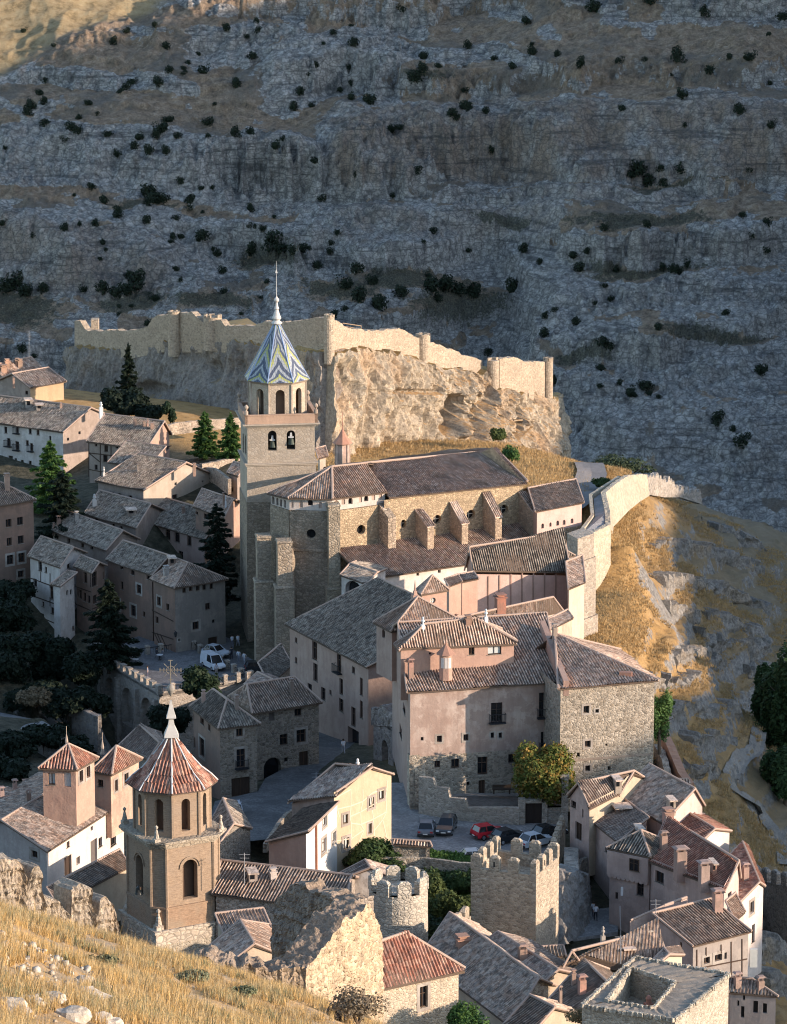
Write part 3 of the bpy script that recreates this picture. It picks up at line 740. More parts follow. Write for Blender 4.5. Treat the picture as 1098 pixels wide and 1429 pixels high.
# ---- the far mountainside across the gorge
NS, NY = 900, 860
s_ = np.linspace(-1.5, 1.5, NS); yy = np.concatenate([np.linspace(690, 1060, 780), np.linspace(1064, 1700, NY - 780)])
Sg, MY = np.meshgrid(s_, yy, indexing='ij'); MX = Sg * .106 * MY; mpx = CX + FPX * Sg * .106 * 1.03
y0 = 762 - 34 * sstep(640, 800, mpx) + 14 * fbm(mpx / 260, 0 * mpx, 0, 3, 71)
lin = np.clip(MY - y0, 0, None) * .42
rav = np.exp(-((mpx - (600 + (MY - 800) * 1.4)) / 85) ** 2) * (1 - sstep(840, 905, MY)) * 16
rav2 = np.exp(-((mpx - (30 - (MY - 800) * .5)) / 60) ** 2) * (1 - sstep(850, 900, MY)) * 6
base = -26 + lin - rav * 1.3 - rav2 + 10 * fbm(MX / 95, MY / 120, 0, 4, 21) + 5 * fbm(MX / 34, MY / 40, 0, 4, 33, True) * sstep(0, 25, lin)
warp = 9 * fbm(MX / 110, MY / 120, 0, 4, 88) + 3 * fbm(MX / 25, MY / 25, 0, 3, 90) + (mpx - 549) * -.006
bz = base + 1.8 * fbm(MX / 5.5, MY / 6, 0, 5, 15, True) + 2.2 * fbm(MX / 13, MY / 20, 0, 4, 19, True)
t1 = terrace(bz, 15.0, warp + 4.5, .11, .60); t2 = terrace(bz, 5.0, warp * 1.6, .15, .60)
sA = sstep(-.35, .25, fbm(MX / 60, MY / 60, 0, 3, 54) + .35 * sstep(450, 560, mpx) * sstep(870, 900, MY) * (1 - sstep(950, 970, MY)))
MZ = base + (t1 - base) * .85 * sA + (t2 - bz) * .55 * (1 - .6 * sA) 
det = sstep(0, 10, lin) * (1 - .75 * sstep(985, 1040, MY - mpx * .05))
MZ = MZ + det * (1.5 * fbm(MX / 3.4, MY / 3.4, 0, 5, 61, True) * (.4 + sstep(-.2, .3, fbm(MX / 30, MY / 22, 0, 4, 12))) + .35 * fbm(MX / 1.1, MY / 1.1, 0, 3, 66))
def toPy(Zm): zz = Zm - CAMZ; ff = MY * cp - zz * sp; return CX + FPX * MX / ff, CY - FPX * (MY * sp + zz * cp) / ff
qx, qy = toPy(MZ); wx = qx + 26 * fbm(qx / 60, qy / 60, 0, 4, 301); wy = qy + 20 * fbm(qx / 70, qy / 30, 0, 4, 302)
BANDS = [([(470, 205), (620, 200), (760, 196), (900, 190), (1110, 192)], 40, .75, 9), ([(-10, 222), (100, 212), (200, 225), (330, 245), (400, 250)], 34, .1, 7), ([(385, 118), (450, 104), (525, 92)], 40, .0, 6), ([(280, 62), (355, 62)], 20, .1, 3), ([(-10, 330), (60, 352), (150, 372), (205, 380)], 38, .55, 7),
    ([(350, 225), (480, 228)], 26, .2, 4), ([(490, 302), (620, 312), (770, 288)], 22, .35, 4), ([(850, 338), (950, 343), (1070, 345)], 14, .2, 3), ([(690, 360), (735, 415), (800, 430)], 30, .0, 4), ([(700, 480), (790, 560), (870, 640)], 40, .0, 4), ([(970, 12), (1110, 16)], 16, .1, 3), ([(535, 45), (590, 42)], 16, .0, 3), ([(230, 320), (340, 335)], 24, .1, 3),
    ([(850, 420), (960, 405), (1110, 420)], 16, .1, 3), ([(880, 500), (1000, 520), (1110, 500)], 30, .0, 3), ([(930, 610), (1050, 640), (1110, 650)], 34, .0, 3), ([(640, 262), (800, 258), (1000, 262)], 9, .3, 3), ([(560, 75), (680, 82), (760, 92)], 10, 0, 2), ([(20, 100), (130, 118), (260, 120)], 10, 0, 2)]
rocky = np.zeros_like(MZ); warmm = np.zeros_like(MZ); rel = np.zeros_like(MZ)
for pts, hh, wm, A_ in BANDS:
    xs_ = np.array([p[0] for p in pts]); ys_ = np.array([p[1] for p in pts]); yc = np.interp(wx, xs_, ys_); end = np.clip(1 - np.maximum(np.maximum(xs_[0] - wx, wx - xs_[-1]), 0) / 45, 0, 1)
    d_ = (wy - yc) / hh; m_ = end * (1 - sstep(.75, 1.15, np.abs(d_))); rocky = np.maximum(rocky, m_); warmm = np.maximum(warmm, m_ * wm); rel = rel - A_ / 2 * np.tanh(d_ * 2.2) * np.exp(-(d_ / 2.0) ** 2) * end
scrub = np.zeros_like(MZ)
for x_, y_, a_, b_ in ((385, 352, 60, 20), (640, 425, 75, 36), (480, 405, 70, 22), (180, 412, 60, 18), (25, 425, 70, 40), (560, 385, 70, 16), (900, 378, 110, 10), (940, 245, 80, 9), (200, 275, 60, 10), (590, 108, 40, 12), (700, 300, 80, 6), (900, 300, 120, 14), (300, 420, 80, 14), (1000, 470, 90, 12), (820, 500, 50, 14)):
    scrub = np.maximum(scrub, np.exp(-(((wx - x_) / a_) ** 2 + ((wy - y_) / b_) ** 2) ** 1.3))
bg_ = fbm(qx / 45, qy / 22, 0, 5, 310) * .9 + .12; bg_ = bg_ + .35 * sstep(230, 330, qy) - .35 * np.exp(-(((qx - 270) / 170) ** 2 + ((qy - 135) / 45) ** 2)) - .35 * np.exp(-(((qx - 850) / 260) ** 2 + ((qy - 95) / 38) ** 2)) - .25 * np.exp(-(((qx - 900) / 160) ** 2 + ((qy - 300) / 26) ** 2))
rocky = np.clip(np.maximum(rocky, sstep(.12, .42, bg_) * .8) - scrub * .8, 0, 1)
MZ = MZ + rel * sstep(6, 20, lin) + rocky * (.9 * fbm(MX / 2.4, MY / 3.2, 0, 5, 330, True)) 
hs = sstep(1034, 1052, MY - .9 * MX)          # smooth upper slope
MZ = MZ * (1 - hs) + hs * (base - 2 + .4 * fbm(MX / 6, MY / 6, 0, 4, 21))
def mountain_mat():
    t = NT('mountain_rock'); v = t.tc()
    f = t.noise(v, .55, 10, .74); f2 = t.noise(v, 2.6, 6, .75); at = t.n('ShaderNodeAttribute', attribute_name='cover'); cov = t.n('ShaderNodeSeparateColor'); t.l(at.outputs['Color'], cov.inputs[0]); cov = cov.outputs
    rk = t.ramp(f, [(.30, (.07, .068, .066)), (.40, (.25, .23, .205)), (.52, (.45, .42, .375)), (.66, (.66, .62, .56))])  # crack and highlight contrast in the colour does the work of ambient shading
    warm = t.math('MULTIPLY', t.ramp(t.noise(t.map(v, (1, 1, .6), (7, 1, 3)), .12, 6, .65), [(.36, 0), (.56, 1)]), cov[1])
    rk = t.mix(warm, rk, t.mix(f, (.16, .11, .07), (.46, .33, .23)))
    bed = t.ramp(t.noise(t.map(v, (.05, .05, 1.1)), 1.0, 5, .6, dist=.3), [(.36, .6), (.45, 0)])
    rk = t.mix(bed, rk, (.07, .068, .066))
    rib = t.ramp(t.noise(t.map(v, (1.3, 1.3, .35)), .7, 6, .7), [(.40, .5), (.52, 0)])
    blk = t.vor(t.map(v, (1, 1, 1.8)), .42, 'DISTANCE_TO_EDGE', 'Distance'); rk = t.mix(t.ramp(blk, [(0, .55), (.10, 0)]), rk, (.06, .058, .055))
    rk = t.mix(rib, rk, (.10, .10, .10))
    gr = t.ramp(t.noise(v, .45, 8, .75), [(.30, (.07, .058, .045)), (.46, (.25, .18, .12)), (.60, (.38, .285, .195)), (.72, (.48, .41, .34))])
    sc = t.ramp(t.math('ADD', cov[2], t.math('MULTIPLY', t.math('SUBTRACT', t.noise(v, .55, 8, .8), .5), 2.6)), [(.50, 0), (.66, .85)])
    gr = t.mix(t.ramp(t.noise(v, .05, 5, .6), [(.40, .6), (.50, 0)]), gr, t.mix(t.noise(v, 1.2, 6, .75), (.05, .052, .042), (.24, .225, .20)))
    g = t.math('ADD', cov[0], t.math('MULTIPLY', t.math('SUBTRACT', t.noise(v, .22, 9, .75), .5), 1.5)); g = t.math('ADD', g, t.math('MULTIPLY', t.math('SUBTRACT', .85, t.nz()), .8))
    a = t.mix(t.ramp(g, [(.38, 0), (.50, 1)]), gr, rk); a = t.mix(sc, a, t.mix(t.ramp(f2, [(.4, 0), (.6, 1)]), (.012, .017, .010), (.13, .125, .085)))
    a = t.mix(t.ramp(f2, [(.36, .6), (.50, 0)]), a, (.05, .05, .048))
    xyz = t.sep(v); q = t.math('SUBTRACT', xyz[1], t.math('MULTIPLY', xyz[0], .9)); q = t.math('ADD', q, t.math('MULTIPLY', t.math('SUBTRACT', t.noise(v, .1, 6, .7), .5), 14.0))
    gold = t.ramp(t.noise(v, .35, 8, .75), [(.35, (.20, .15, .08)), (.5, (.38, .28, .15)), (.68, (.46, .37, .22))])
    a = t.mix(t.ramp(t.math('MULTIPLY', t.math('SUBTRACT', q, 1000.0), .01), [(.43, 0), (.50, 1)]), a, gold)
    t.bump(f, 1.0, 1.4); t.bump(f2, .9, .35)
    return t.col(a)
mrock = mountain_mat()
o = mesh('mountain', np.stack([MX, MY, MZ], -1).reshape(-1, 3), grid_faces(NS, NY), mrock, smooth=True); tag(o, kind='structure')
ca_ = o.data.color_attributes.new('cover', 'FLOAT_COLOR', 'POINT'); ca_.data.foreach_set('color', np.stack([rocky, warmm, scrub, np.ones_like(rocky)], -1).astype(np.float32).ravel())
def mz(x, y):
    s = x / (.106 * y); i = (s + 1.5) / 3 * (NS - 1); j = np.interp(y, yy, np.arange(NY)); i = min(max(i, 0), NS - 1.001); j = min(j, NY - 1.001); a = int(i); b = int(j); u = i - a; v = j - b
    return float((MZ[a, b] * (1 - u) + MZ[a + 1, b] * u) * (1 - v) + (MZ[a, b + 1] * (1 - u) + MZ[a + 1, b + 1] * u) * v)
def mhit(px, py):
    Y = 700
    while Y < 1500:
        p = PY(px, py, Y)
        if p.z <= mz(p.x, p.y): return p
        Y += .7
    return None
# ---- ridge inferred to the west (outside the frame), crest shaped to shadow gorge and lower town
def ridge_top(v):           # v: distance along the ridge, measured at x = RX
    return np.interp(v, RIDGE_V, RIDGE_Z)
RX = 330.0
RIDGE_V = [-300, 0, 180, 227, 241, 250, 262, 300, 325, 340, 355, 390, 430, 457, 482, 500, 548, 600, 700, 782, 830, 850, 870, 895, 930, 1100, 1300]
RIDGE_Z = [70, 85, 100, 108, 112, 118.6, 121.3, 122, 114, 103, 99, 98, 98, 98, 98, 99, 108, 160, 164, 163, 165, 162, 160, 157, 150, 150, 120]
rv = np.linspace(-300, 1300, 641); rxs = np.concatenate([np.linspace(175, 330, 24), np.linspace(340, 520, 12)])
RXX, RVV = np.meshgrid(rxs, rv, indexing='ij'); top = np.interp(RVV, RIDGE_V, RIDGE_Z)
RZZ = np.where(RXX <= 330, -26 + (top + 26) * ((RXX - 175) / 155) ** 1.1, top - (RXX - 330) * .35) + 1.2 * fbm(RXX / 9, RVV / 9, 0, 4, 3) * (RXX < 320)
o = mesh('west_ridge', np.stack([RXX, RVV, RZZ], -1).reshape(-1, 3), grid_faces(len(rxs), len(rv)), mrock, smooth=True); tag(o, kind='structure')
# valley floor and river bed joining everything up to the horizon
mb = MB(); mb.face([(-2500, -600, -27), (2500, -600, -27), (2500, 3800, -27), (-2500, 3800, -27)])
tag(build(mb, 'valley_floor', ground((.16, .13, .08), (.07, .09, .04), .3), None), kind='structure')
# ================================================================ the town
GREYP = plaster((.36, .29, .245)); PINK = plaster((.40, .295, .24), (.30, .20, .16), .45); PINKL = plaster((.50, .36, .31), (.36, .25, .20), .35); CREAM = plaster((.42, .36, .29), (.33, .26, .19), .4)
OCHRE = plaster((.46, .34, .21), (.36, .26, .16), .45); WHITE = plaster((.60, .55, .50), (.40, .34, .29), .5); BROWNP = plaster((.27, .17, .125), (.19, .14, .11), .6); ROSE = plaster((.45, .30, .225), (.36, .22, .17), .4)
RUB = stone((.33, .285, .225), .36); RUBD = stone((.25, .215, .175), .34); RUBL = stone((.42, .36, .28), .30, 1.05); ASH = stone((.38, .33, .265), .55, 1.0, .28)
g_left = 'old houses of the lower town'; 
# ---- upper left
house('town_house', 'long white house with iron balconies under a long grey roof, left edge', 'house', (-60, 583), (88, 603), (167, 586), 560, 668, [WHITE, GREYP], 'gl', 'grey', 2.9, wl=[
    (8, 600, 4, 9), (24, 600, 4, 9, 'b'), (42, 602, 4, 7), (53, 603, 4, 8), (12, 617, 5, 11, 'b'), (24, 622, 5, 12, 'b'), (44, 624, 4, 11, 'b'), (70, 612, 3, 7), (2, 640, 4, 9), (15, 645, 6, 18, 'd'), (22, 642, 3, 5), (31, 645, 4, 6), (42, 646, 4, 6), (38, 618, 4, 7)],
    wr=[(111, 604, 3, 4), (138, 612, 3, 4), (95, 613, 3, 4)], chim=[(40, 566, 9, 9, 'dormer', (.4, .36, .32)), (55, 570, 9, 6, 'dormer', (.4, .36, .32)), (141, 575, 5, 7, 2, (.6, .58, .54)), (85, 570, 3, 5)])
house('town_house', 'house with a sunlit orange side wall below the castle cliff, near the tall mast', 'house', (-8, 532), (42, 541), (93, 532), 596, 556, [GREYP, OCHRE], 'gr', 'pale', 1.8, chim=[(19, 533, 3, 4)], wl=[(37, 548, 4, 5)])
house('town_house', 'farthest low red roofed house, clustered with chimneys, at the left edge', 'house', (-30, 524), (6, 528), (62, 516), 615, 540, [GREYP, OCHRE], 'gr', 'red', 2.0, chim=[(10, 511, 6, 7, 0, (.5, .30, .2)), (28, 513, 6, 9, 0, (.5, .32, .22)), (24, 510, 5, 7, 0, (.5, .32, .22)), (5, 518, 8, 6, 0, (.5, .3, .2))])
h = house('town_house', 'half-timbered house with four chimneys on its ridge, above the bright green conifer', 'house', (120, 616), (204, 627), (240, 606), 536, 672, [GREYP, ROSE], 'gl', 'grey', 2.6, t=.72, wl=[(148, 623, 5, 11), (134, 621, 3, 4), (163, 624, 3, 4), (181, 626, 4, 5), (193, 628, 3, 4), (147, 640, 6, 10), (134, 652, 4, 7), (160, 655, 3, 4)],
      wr=[(220, 626, 3, 5), (234, 625, 3, 4)], chim=[(188, 594, 4, 6, 0), (201, 596, 4, 5, 0), (212, 599, 5, 5, 0), (206, 595, 3, 4, 2)])
timber(h, 'l', [(124, 632, 203, 641), (124, 618, 124, 665), (140, 620, 140, 668), (155, 622, 155, 660), (170, 624, 170, 640), (124, 655, 150, 660), (187, 626, 187, 641), (124, 632, 140, 645)]); timber(h, 'r', [(204, 632, 239, 622), (222, 616, 222, 640), (210, 626, 210, 645)])
house('town_house', 'small grey roofed house squeezed in front of the half-timbered house', 'house', (150, 645), (206, 653), (232, 640), 527, 670, GREYP, 'shed_l', 'grey', dz=(0, 0, 1.8, 1.8), wl=[(168, 654, 3, 4)])
house('town_house', 'cream house with a large blank sunless gable wall in the middle of the lower town', 'house', (132, 671), (200, 684), (297, 661), 518, 712, [GREYP, CREAM], 'gl', 'grey', 2.6, t=.62, wl=[(156, 691, 6, 9), (167, 692, 5, 7), (182, 695, 5, 7)],
      wr=[(245, 672, 3, 4), (244, 694, 7, 8), (283, 672, 3, 3)], chim=[(192, 658, 3, 6, 0, (.2, .18, .16)), (145, 665, 3, 6, 2, (.55, .5, .45)), (271, 655, 4, 5)])
h = house('town_house', 'grey roofed row house just left of the house with six tall windows', 'house', (117, 717), (190, 737), (232, 712), 508, 765, GREYP, 'gl', 'grey', 2.2, wl=[(134, 724, 5, 7), (158, 734, 4, 6), (169, 737, 4, 5)], chim=[(132, 706, 5, 9, 2, (.5, .46, .42)), (183, 716, 12, 6, 'dormer', (.35, .3, .27))])
house('town_house', 'pink house with a row of six tall shuttered windows beside the church tower', 'house', (192, 725), (286, 753), (332, 728), 506, 812, [PINK, PINK], 'gl', 'grey', 2.4, wl=[(205, 737, 6, 16), (217, 741, 7, 16), (234, 745, 7, 16), (247, 748, 7, 16), (264, 752, 6, 16), (205, 765, 4, 5), (235, 772, 5, 11), (252, 775, 7, 12)], chim=[(256, 716, 4, 6)])
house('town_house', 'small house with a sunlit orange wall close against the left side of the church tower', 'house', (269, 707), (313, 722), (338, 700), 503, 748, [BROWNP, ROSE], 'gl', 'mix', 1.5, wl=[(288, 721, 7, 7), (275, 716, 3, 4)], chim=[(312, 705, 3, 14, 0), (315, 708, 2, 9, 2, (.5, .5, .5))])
house('town_house', 'narrow pale house behind the tower house, next to the garden wall', 'house', (316, 660), (332, 665), (352, 652), 520, 690, [GREYP, GREYP], 'gl', 'red', 1.0, wl=[(324, 683, 3, 6)])
h = house('town_house', 'grey roofed house with two tiny chimneys at its left end, uppermost of the stepped row', 'house', (70, 740), (148, 768), (196, 752), 500, 806, [GREYP, GREYP], 'gl', 'grey', 2.0, wl=[(96, 754, 4, 7), (115, 760, 4, 7), (80, 750, 3, 5), (128, 764, 4, 5)], chim=[(82, 733, 5, 10, 1), (107, 726, 5, 9, 0, (.5, .46, .42)), (75, 738, 3, 5)])
h = house('town_house', 'tall white half-timbered house standing over the dark ravine, leftmost of the stepped row', 'house', (38, 776), (84, 792), (122, 771), 490, 900, [WHITE, WHITE], 'gl', 'grey', 1.8, wl=[(56, 790, 5, 13), (64, 795, 3, 8), (49, 813, 5, 11), (72, 827, 5, 18), (80, 827, 4, 8), (60, 843, 3, 7), (73, 852, 4, 9), (59, 862, 5, 12)], wr=[(96, 790, 5, 7)])
timber(h, 'l', [(41, 806, 84, 822), (42, 830, 86, 846), (43, 855, 86, 874), (70, 800, 70, 820), (57, 795, 57, 812), (70, 833, 70, 846), (44, 862, 54, 880)])
h = house('annexe', 'low white annexe with two little arched windows, against the white half-timbered house', 'house', (70, 815), (84, 818), (108, 808), 486, 896, [WHITE, WHITE], 'shed_l', 'grey', dz=(0, 0, .9, .9), wr=[(94, 827, 3, 8, 'a'), (99, 826, 3, 8, 'a'), (103, 876, 4, 6)])
h = house('town_house', 'brown house with wooden galleries squeezed between the white annexe and the big brown house', 'house', (102, 790), (128, 800), (150, 789), 488, 880, [BROWNP, BROWNP], 'gl', 'grey', 1.0, wl=[(106, 800, 3, 12), (119, 805, 5, 17), (112, 829, 4, 12), (118, 833, 4, 12), (124, 836, 4, 10), (108, 826, 3, 10)], wr=[(132, 808, 7, 20), (146, 802, 5, 10), (133, 836, 6, 12), (142, 870, 5, 9)])
timber(h, 'l', [(104, 842, 127, 852), (104, 818, 127, 826)]); timber(h, 'r', [(128, 850, 148, 842)])
h = house('town_house', 'big brown plastered house with white framed windows overlooking the terrace', 'house', (147, 781), (212, 803), (262, 786), 486, 905, [BROWNP, BROWNP], 'gl', 'grey', 1.9, oh=.3, wl=[(170, 791, 4, 6), (185, 795, 5, 9), (170, 817, 4, 11), (194, 822, 6, 12, 's'), (164, 843, 7, 14, 's'), (186, 852, 7, 15, 's'), (201, 857, 3, 7), (207, 800, 5, 8), (198, 904, 7, 18, 'd'), (180, 880, 5, 9), (160, 880, 4, 10)])
h = house('corner_house', 'grey stone corner house with a row of five attic windows beside the parked white van', 'house', (209, 808), (243, 821), (319, 808), 480, 916, [BROWNP, plaster((.30, .26, .22), (.20, .18, .16), .6)], 'hl', 'mix', 2.2, hip=(.55, 0), wl=[(222, 839, 5, 12, 's'), (234, 847, 4, 9), (219, 865, 4, 9)],
      wr=[(257, 823, 5, 8), (266, 821, 5, 8), (276, 820, 5, 8), (285, 819, 5, 8), (295, 818, 5, 8), (290, 846, 7, 9), (273, 873, 9, 11, 's'), (298, 867, 4, 5), (271, 900, 8, 8), (297, 896, 13, 14, 'd'), (250, 893, 3, 4, 's')], chim=[(232, 803, 7, 10, 0, (.55, .5, .46)), (240, 786, 9, 9, 'dormer', (.3, .2, .16))])
timber(h, 'l', [(212, 851, 242, 867), (215, 882, 226, 906), (219, 883, 230, 908), (224, 885, 235, 909), (212, 882, 242, 892)])
house('hotel', 'square brown building with window rows above a rubble base, at the left edge', 'house', (-60, 694), (-22, 709), (51, 697), 498, 830, [BROWNP, BROWNP], 'pyr', 'mix', 2.6, wr=[(12, 730, 8, 11), (28, 727, 8, 11), (13, 756, 7, 11), (29, 753, 8, 11), (14, 781, 9, 13, 's'), (30, 778, 9, 13, 's'), (29, 801, 8, 9, 's'), (44, 776, 4, 10)], chim=[(10, 684, 7, 20, 0, (.50, .32, .24))])
# ---- central street
h = house('stone_house', 'stone house with a dark garage door at the street, left of the curving street', 'house', (264, 986), (304, 1017), (364, 1010), 392, 1120, [plaster((.27, .18, .135), (.2, .15, .12), .6), RUBD], 'hl', 'grey', 2.0, hip=(.42, .1), wl=[(269, 1000, 4, 9), (282, 1005, 5, 11), (292, 1015, 3, 8), (282, 1043, 7, 26, 's'), (270, 1035, 5, 14)],
      wr=[(334, 1022, 9, 11, 's'), (336, 1058, 12, 26, 'bs'), (336, 1098, 26, 26, 'd')], chim=[(284, 980, 5, 13, 0, (.45, .3, .24)), (330, 990, 5, 16, 0, (.4, .3, .25))])
h = house('stone_house', 'stone house at the street head, doorway at its right end, dark arch left', 'house', (318, 972), (352, 996), (450, 980), 402, 1082, [RUBD, RUBD], 'hr', 'mix', 2.3, hip=(.1, .22), wr=[(379, 999, 8, 14, 'x'), (416, 994, 10, 10), (396, 1032, 11, 15), (420, 1027, 13, 18, 's'), (424, 1059, 13, 21, 'd'), (399, 1060, 5, 6), (380, 1076, 24, 38, 'oa')], chim=[(407, 968, 5, 17, 0, (.3, .22, .18))])
house('town_house', 'small pinkish upper house with one window, behind the two stone houses', 'house', (340, 955), (364, 967), (402, 953), 418, 1010, [PINK, PINK], 'gl', 'pale', .9, wr=[(369, 963, 5, 7)])
house('outbuilding', 'low dark stone outbuilding with a slanting roof against the long pink palace', 'outbuilding', (360, 938), (376, 955), (408, 928), 432, 1000, [RUBD, RUBD], 'shed_r', 'grey', dz=(1.2, 0, 0, 1.2))
# ---- yellow house and its white front
zy = PY(427, 1158, 364).z
N1 = PY(427, 1158, 343); L1 = PZ(375, 1173, N1.z - 1.9); R1 = PZ(470, 1119, N1.z + .2); F1_ = PZ(434, 1121, N1.z - 1.2)
h1 = polyhouse('town_house', 'low white and orange front house with brown drainpipe, attached below the yellow house', 'house', [L1, N1, R1, F1_], PY(427, 1222, 343).z, [ROSE, plaster((.72, .68, .62), (.55, .5, .44), .3)],
      [[F1_ + Vector((-.35, .2, 0)), L1 + Vector((-.35, -.3, 0)), N1 + Vector((.25, -.3, 0)), R1 + Vector((.25, .2, 0))]], {1: [(453, 1142, 5, 14, 'sg'), (452, 1180, 6, 20, 'sg'), (466, 1168, 5, 14, 'sg')]})
mb = MB(); F_ = h1.faces[1]; a = F_.at(*F_.uz(440, 1150), -.08); mb.tube(a, a - Vector((0, 0, 9)), .13, n=6); build(mb, 'drainpipe', plain((.25, .10, .06)), h1.root)
N2 = PY(466, 1104, 352); L2 = PZ(407, 1120, N2.z - 2.2); R2 = PZ(546, 1079, N2.z); P2 = N2.lerp(R2, .64); P2.z = hitplane(518, 1070, P2, Face(N2, R2).n).z; Q2 = P2 + (L2 - N2).xy.to_3d() * .85; Q2.z = P2.z - .5; R3 = R2 + (Q2 - P2).xy.to_3d(); R3.z = R2.z - .3
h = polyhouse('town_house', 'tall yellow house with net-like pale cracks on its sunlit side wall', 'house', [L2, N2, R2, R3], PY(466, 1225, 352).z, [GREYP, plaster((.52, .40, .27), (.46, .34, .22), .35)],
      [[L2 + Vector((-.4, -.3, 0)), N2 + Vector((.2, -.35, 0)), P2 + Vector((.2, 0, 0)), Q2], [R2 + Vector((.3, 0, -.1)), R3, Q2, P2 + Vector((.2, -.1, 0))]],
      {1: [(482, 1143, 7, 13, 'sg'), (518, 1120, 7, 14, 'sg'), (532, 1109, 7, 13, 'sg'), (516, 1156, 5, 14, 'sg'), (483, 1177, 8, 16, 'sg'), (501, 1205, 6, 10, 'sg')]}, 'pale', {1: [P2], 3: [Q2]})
mb = MB(); p = PY(499, 1072, 362); chimney_mb(mb, p - Vector((0, 0, .2)), .4, .4, 2); x = build(mb, 'chimney', plain((.6, .57, .52)), h.root); x.parent = h.roof; x.location = (0, 0, 0)
mb = MB(); rg = random.Random(3); nodes = {}; F_ = h.faces[1]
for i in range(5):
    for j in range(7): nodes[i, j] = (472 + i * 16 + rg.uniform(-5, 5), 1112 + j * 16 - i * 7 + rg.uniform(-5, 5))
for (i, j), a in nodes.items():
    for q in ((i + 1, j), (i, j + 1)):
        if q in nodes and rg.random() < .8:
            b = nodes[q]; A = F_.uz(*a); B = F_.uz(*b); D = Vector((B[0] - A[0], B[1] - A[1])); nn = Vector((-D.y, D.x)).normalized() * .05
            if min(A[0], B[0]) < .3 or max(A[0], B[0]) > F_.L - .3 or max(A[1], B[1]) > N2.z - .3: continue
            mb.slab([F_.at(A[0] + nn.x, A[1] + nn.y, -.02), F_.at(B[0] + nn.x, B[1] + nn.y, -.02), F_.at(B[0] - nn.x, B[1] - nn.y, -.02), F_.at(A[0] - nn.x, A[1] - nn.y, -.02)], -F_.n * .04)
build(mb, 'mortar_patch', plain((.56, .46, .34)), h.root)
# ---- the long palace and the main complex
h = house('palace', 'long pink palace with tall narrow windows under a vast grey roof', 'palace', (397, 871), (511, 931), (566, 912), 415, 1052, [PINK, PINK], 'shed_l', 'grey', dz=(0, 0, 5.6, 5.6), F=(527, 806), oh=.4,
      wl=[(413, 893, 3, 7), (413, 921, 3, 8), (439, 908, 7, 25), (440, 938, 6, 24), (432, 960, 6, 12), (451, 968, 6, 17), (473, 925, 6, 26, 'b'), (476, 958, 5, 22), (476, 984, 6, 18), (493, 935, 4, 9), (493, 1000, 6, 26), (504, 958, 4, 24), (515, 966, 4, 24), (504, 990, 4, 24), (515, 998, 4, 22), (493, 1036, 15, 38, 'o'), (461, 966, 3, 6)])
n_ = PY(568, 966, 371); l_ = PZ(547, 893, n_.z); r_ = PZ(782, 951, n_.z); dl = (l_ - n_) * 1.22
h = house3('mansion', 'large cream and pink mansion with a plastered upper wall over rubble, above the car park', 'mansion', n_ + dl, n_, r_, r_ + dl, PY(568, 1111, 371).z, [PINK, plaster((.46, .37, .31), (.31, .21, .165), .8)], 'gr', 'red', 4.1, t=.5, oh=.35,
      wl=[(564, 989, 3, 10), (559, 1020, 3, 14)], wr=[(693, 994, 16, 27, 'b'), (762, 983, 20, 34, 'b'), (762, 1034, 15, 26, 'b'), (589, 1031, 4, 5), (613, 1031, 7, 9, 's'), (650, 1029, 7, 9, 's'), (687, 1026, 5, 8, 's'), (698, 1026, 5, 8, 's'), (610, 1066, 8, 9), (635, 1065, 11, 12), (673, 1068, 14, 24), (714, 1058, 10, 12), (672, 1099, 9, 21, 'd'), (653, 1093, 4, 5)],
      chim=[(573, 945, 7, 22, 1, (.40, .22, .17))])
MAN = h
# rubble lower storey of the mansion, 4 cm proud of the plaster
a = Vector((h.inn.x, h.inn.y, 0)); b = Vector((h.ir.x, h.ir.y, 0)); fr = h.fr; mb = MB(); zt = fr.uz(660, 1050)[1]; zb = PY(568, 1111, 371).z - 3
ops = [fr.op(*q[:4], 'rect', .3) for q in ((610, 1066, 8, 9), (635, 1065, 11, 12), (673, 1068, 14, 24), (714, 1058, 10, 12), (672, 1099, 9, 21), (653, 1093, 4, 5))]
ops = [(o[0], o[1], o[2], min(o[3], zt - .05), 'rect', .3) for o in ops]
wallface(mb, a - fr.n * -.05, b - fr.n * -.05, zb, zt, ops)
build(mb, 'rubble_base', RUB, h.root)
# upper storey standing on the mansion roof
h = house('roof_storey', 'long upper storey with a white shuttered window, standing on the mansion roof', 'roof storey', (549, 899), (556, 908), (722, 895), 374, 940, [PINK, ROSE], 'hr', 'red', 2.2, t=.5, hip=(.25, .3), oh=.3, F=(700, 877),
          wr=[(658, 908, 8, 10), (690, 905, 19, 12, 'g'), (600, 912, 3, 3)], chim=[(590, 880, 5, 9, 2, (.62, .6, .56)), (678, 870, 5, 10, 2, (.62, .6, .56)), (653, 873, 8, 10, 0, (.3, .17, .12))])
# little lantern turret with its own cap on the mansion roof
p = PY(622, 935, 374); root = thing('lantern_turret', 'tiny six-sided lantern turret with a pointed tiled cap on the mansion roof', 'turret', p)
mb = MB(); mb.lathe(p + Vector((0, 0, -1)), [(.72, 0), (.72, 2.75)], 8, 0, .39); build(mb, 'wall', ROSE, root)
mb = MB(); mb.lathe(p + Vector((0, 0, 1.75)), [(1.05, 0), (.75, .3), (.12, .95), (.03, 1.5)], 8, 0, .39); build(mb, 'roof', plain((.30, .17, .12)), root)
for k in range(3): 
    a = -1.0 - k * .55; mb = MB(); mb.box(p + Vector((math.cos(a) * .70, math.sin(a) * .70, .9)), (.32, .06, 1.1), a + 1.57); build(mb, 'window', plain((.55, .5, .45)), root)
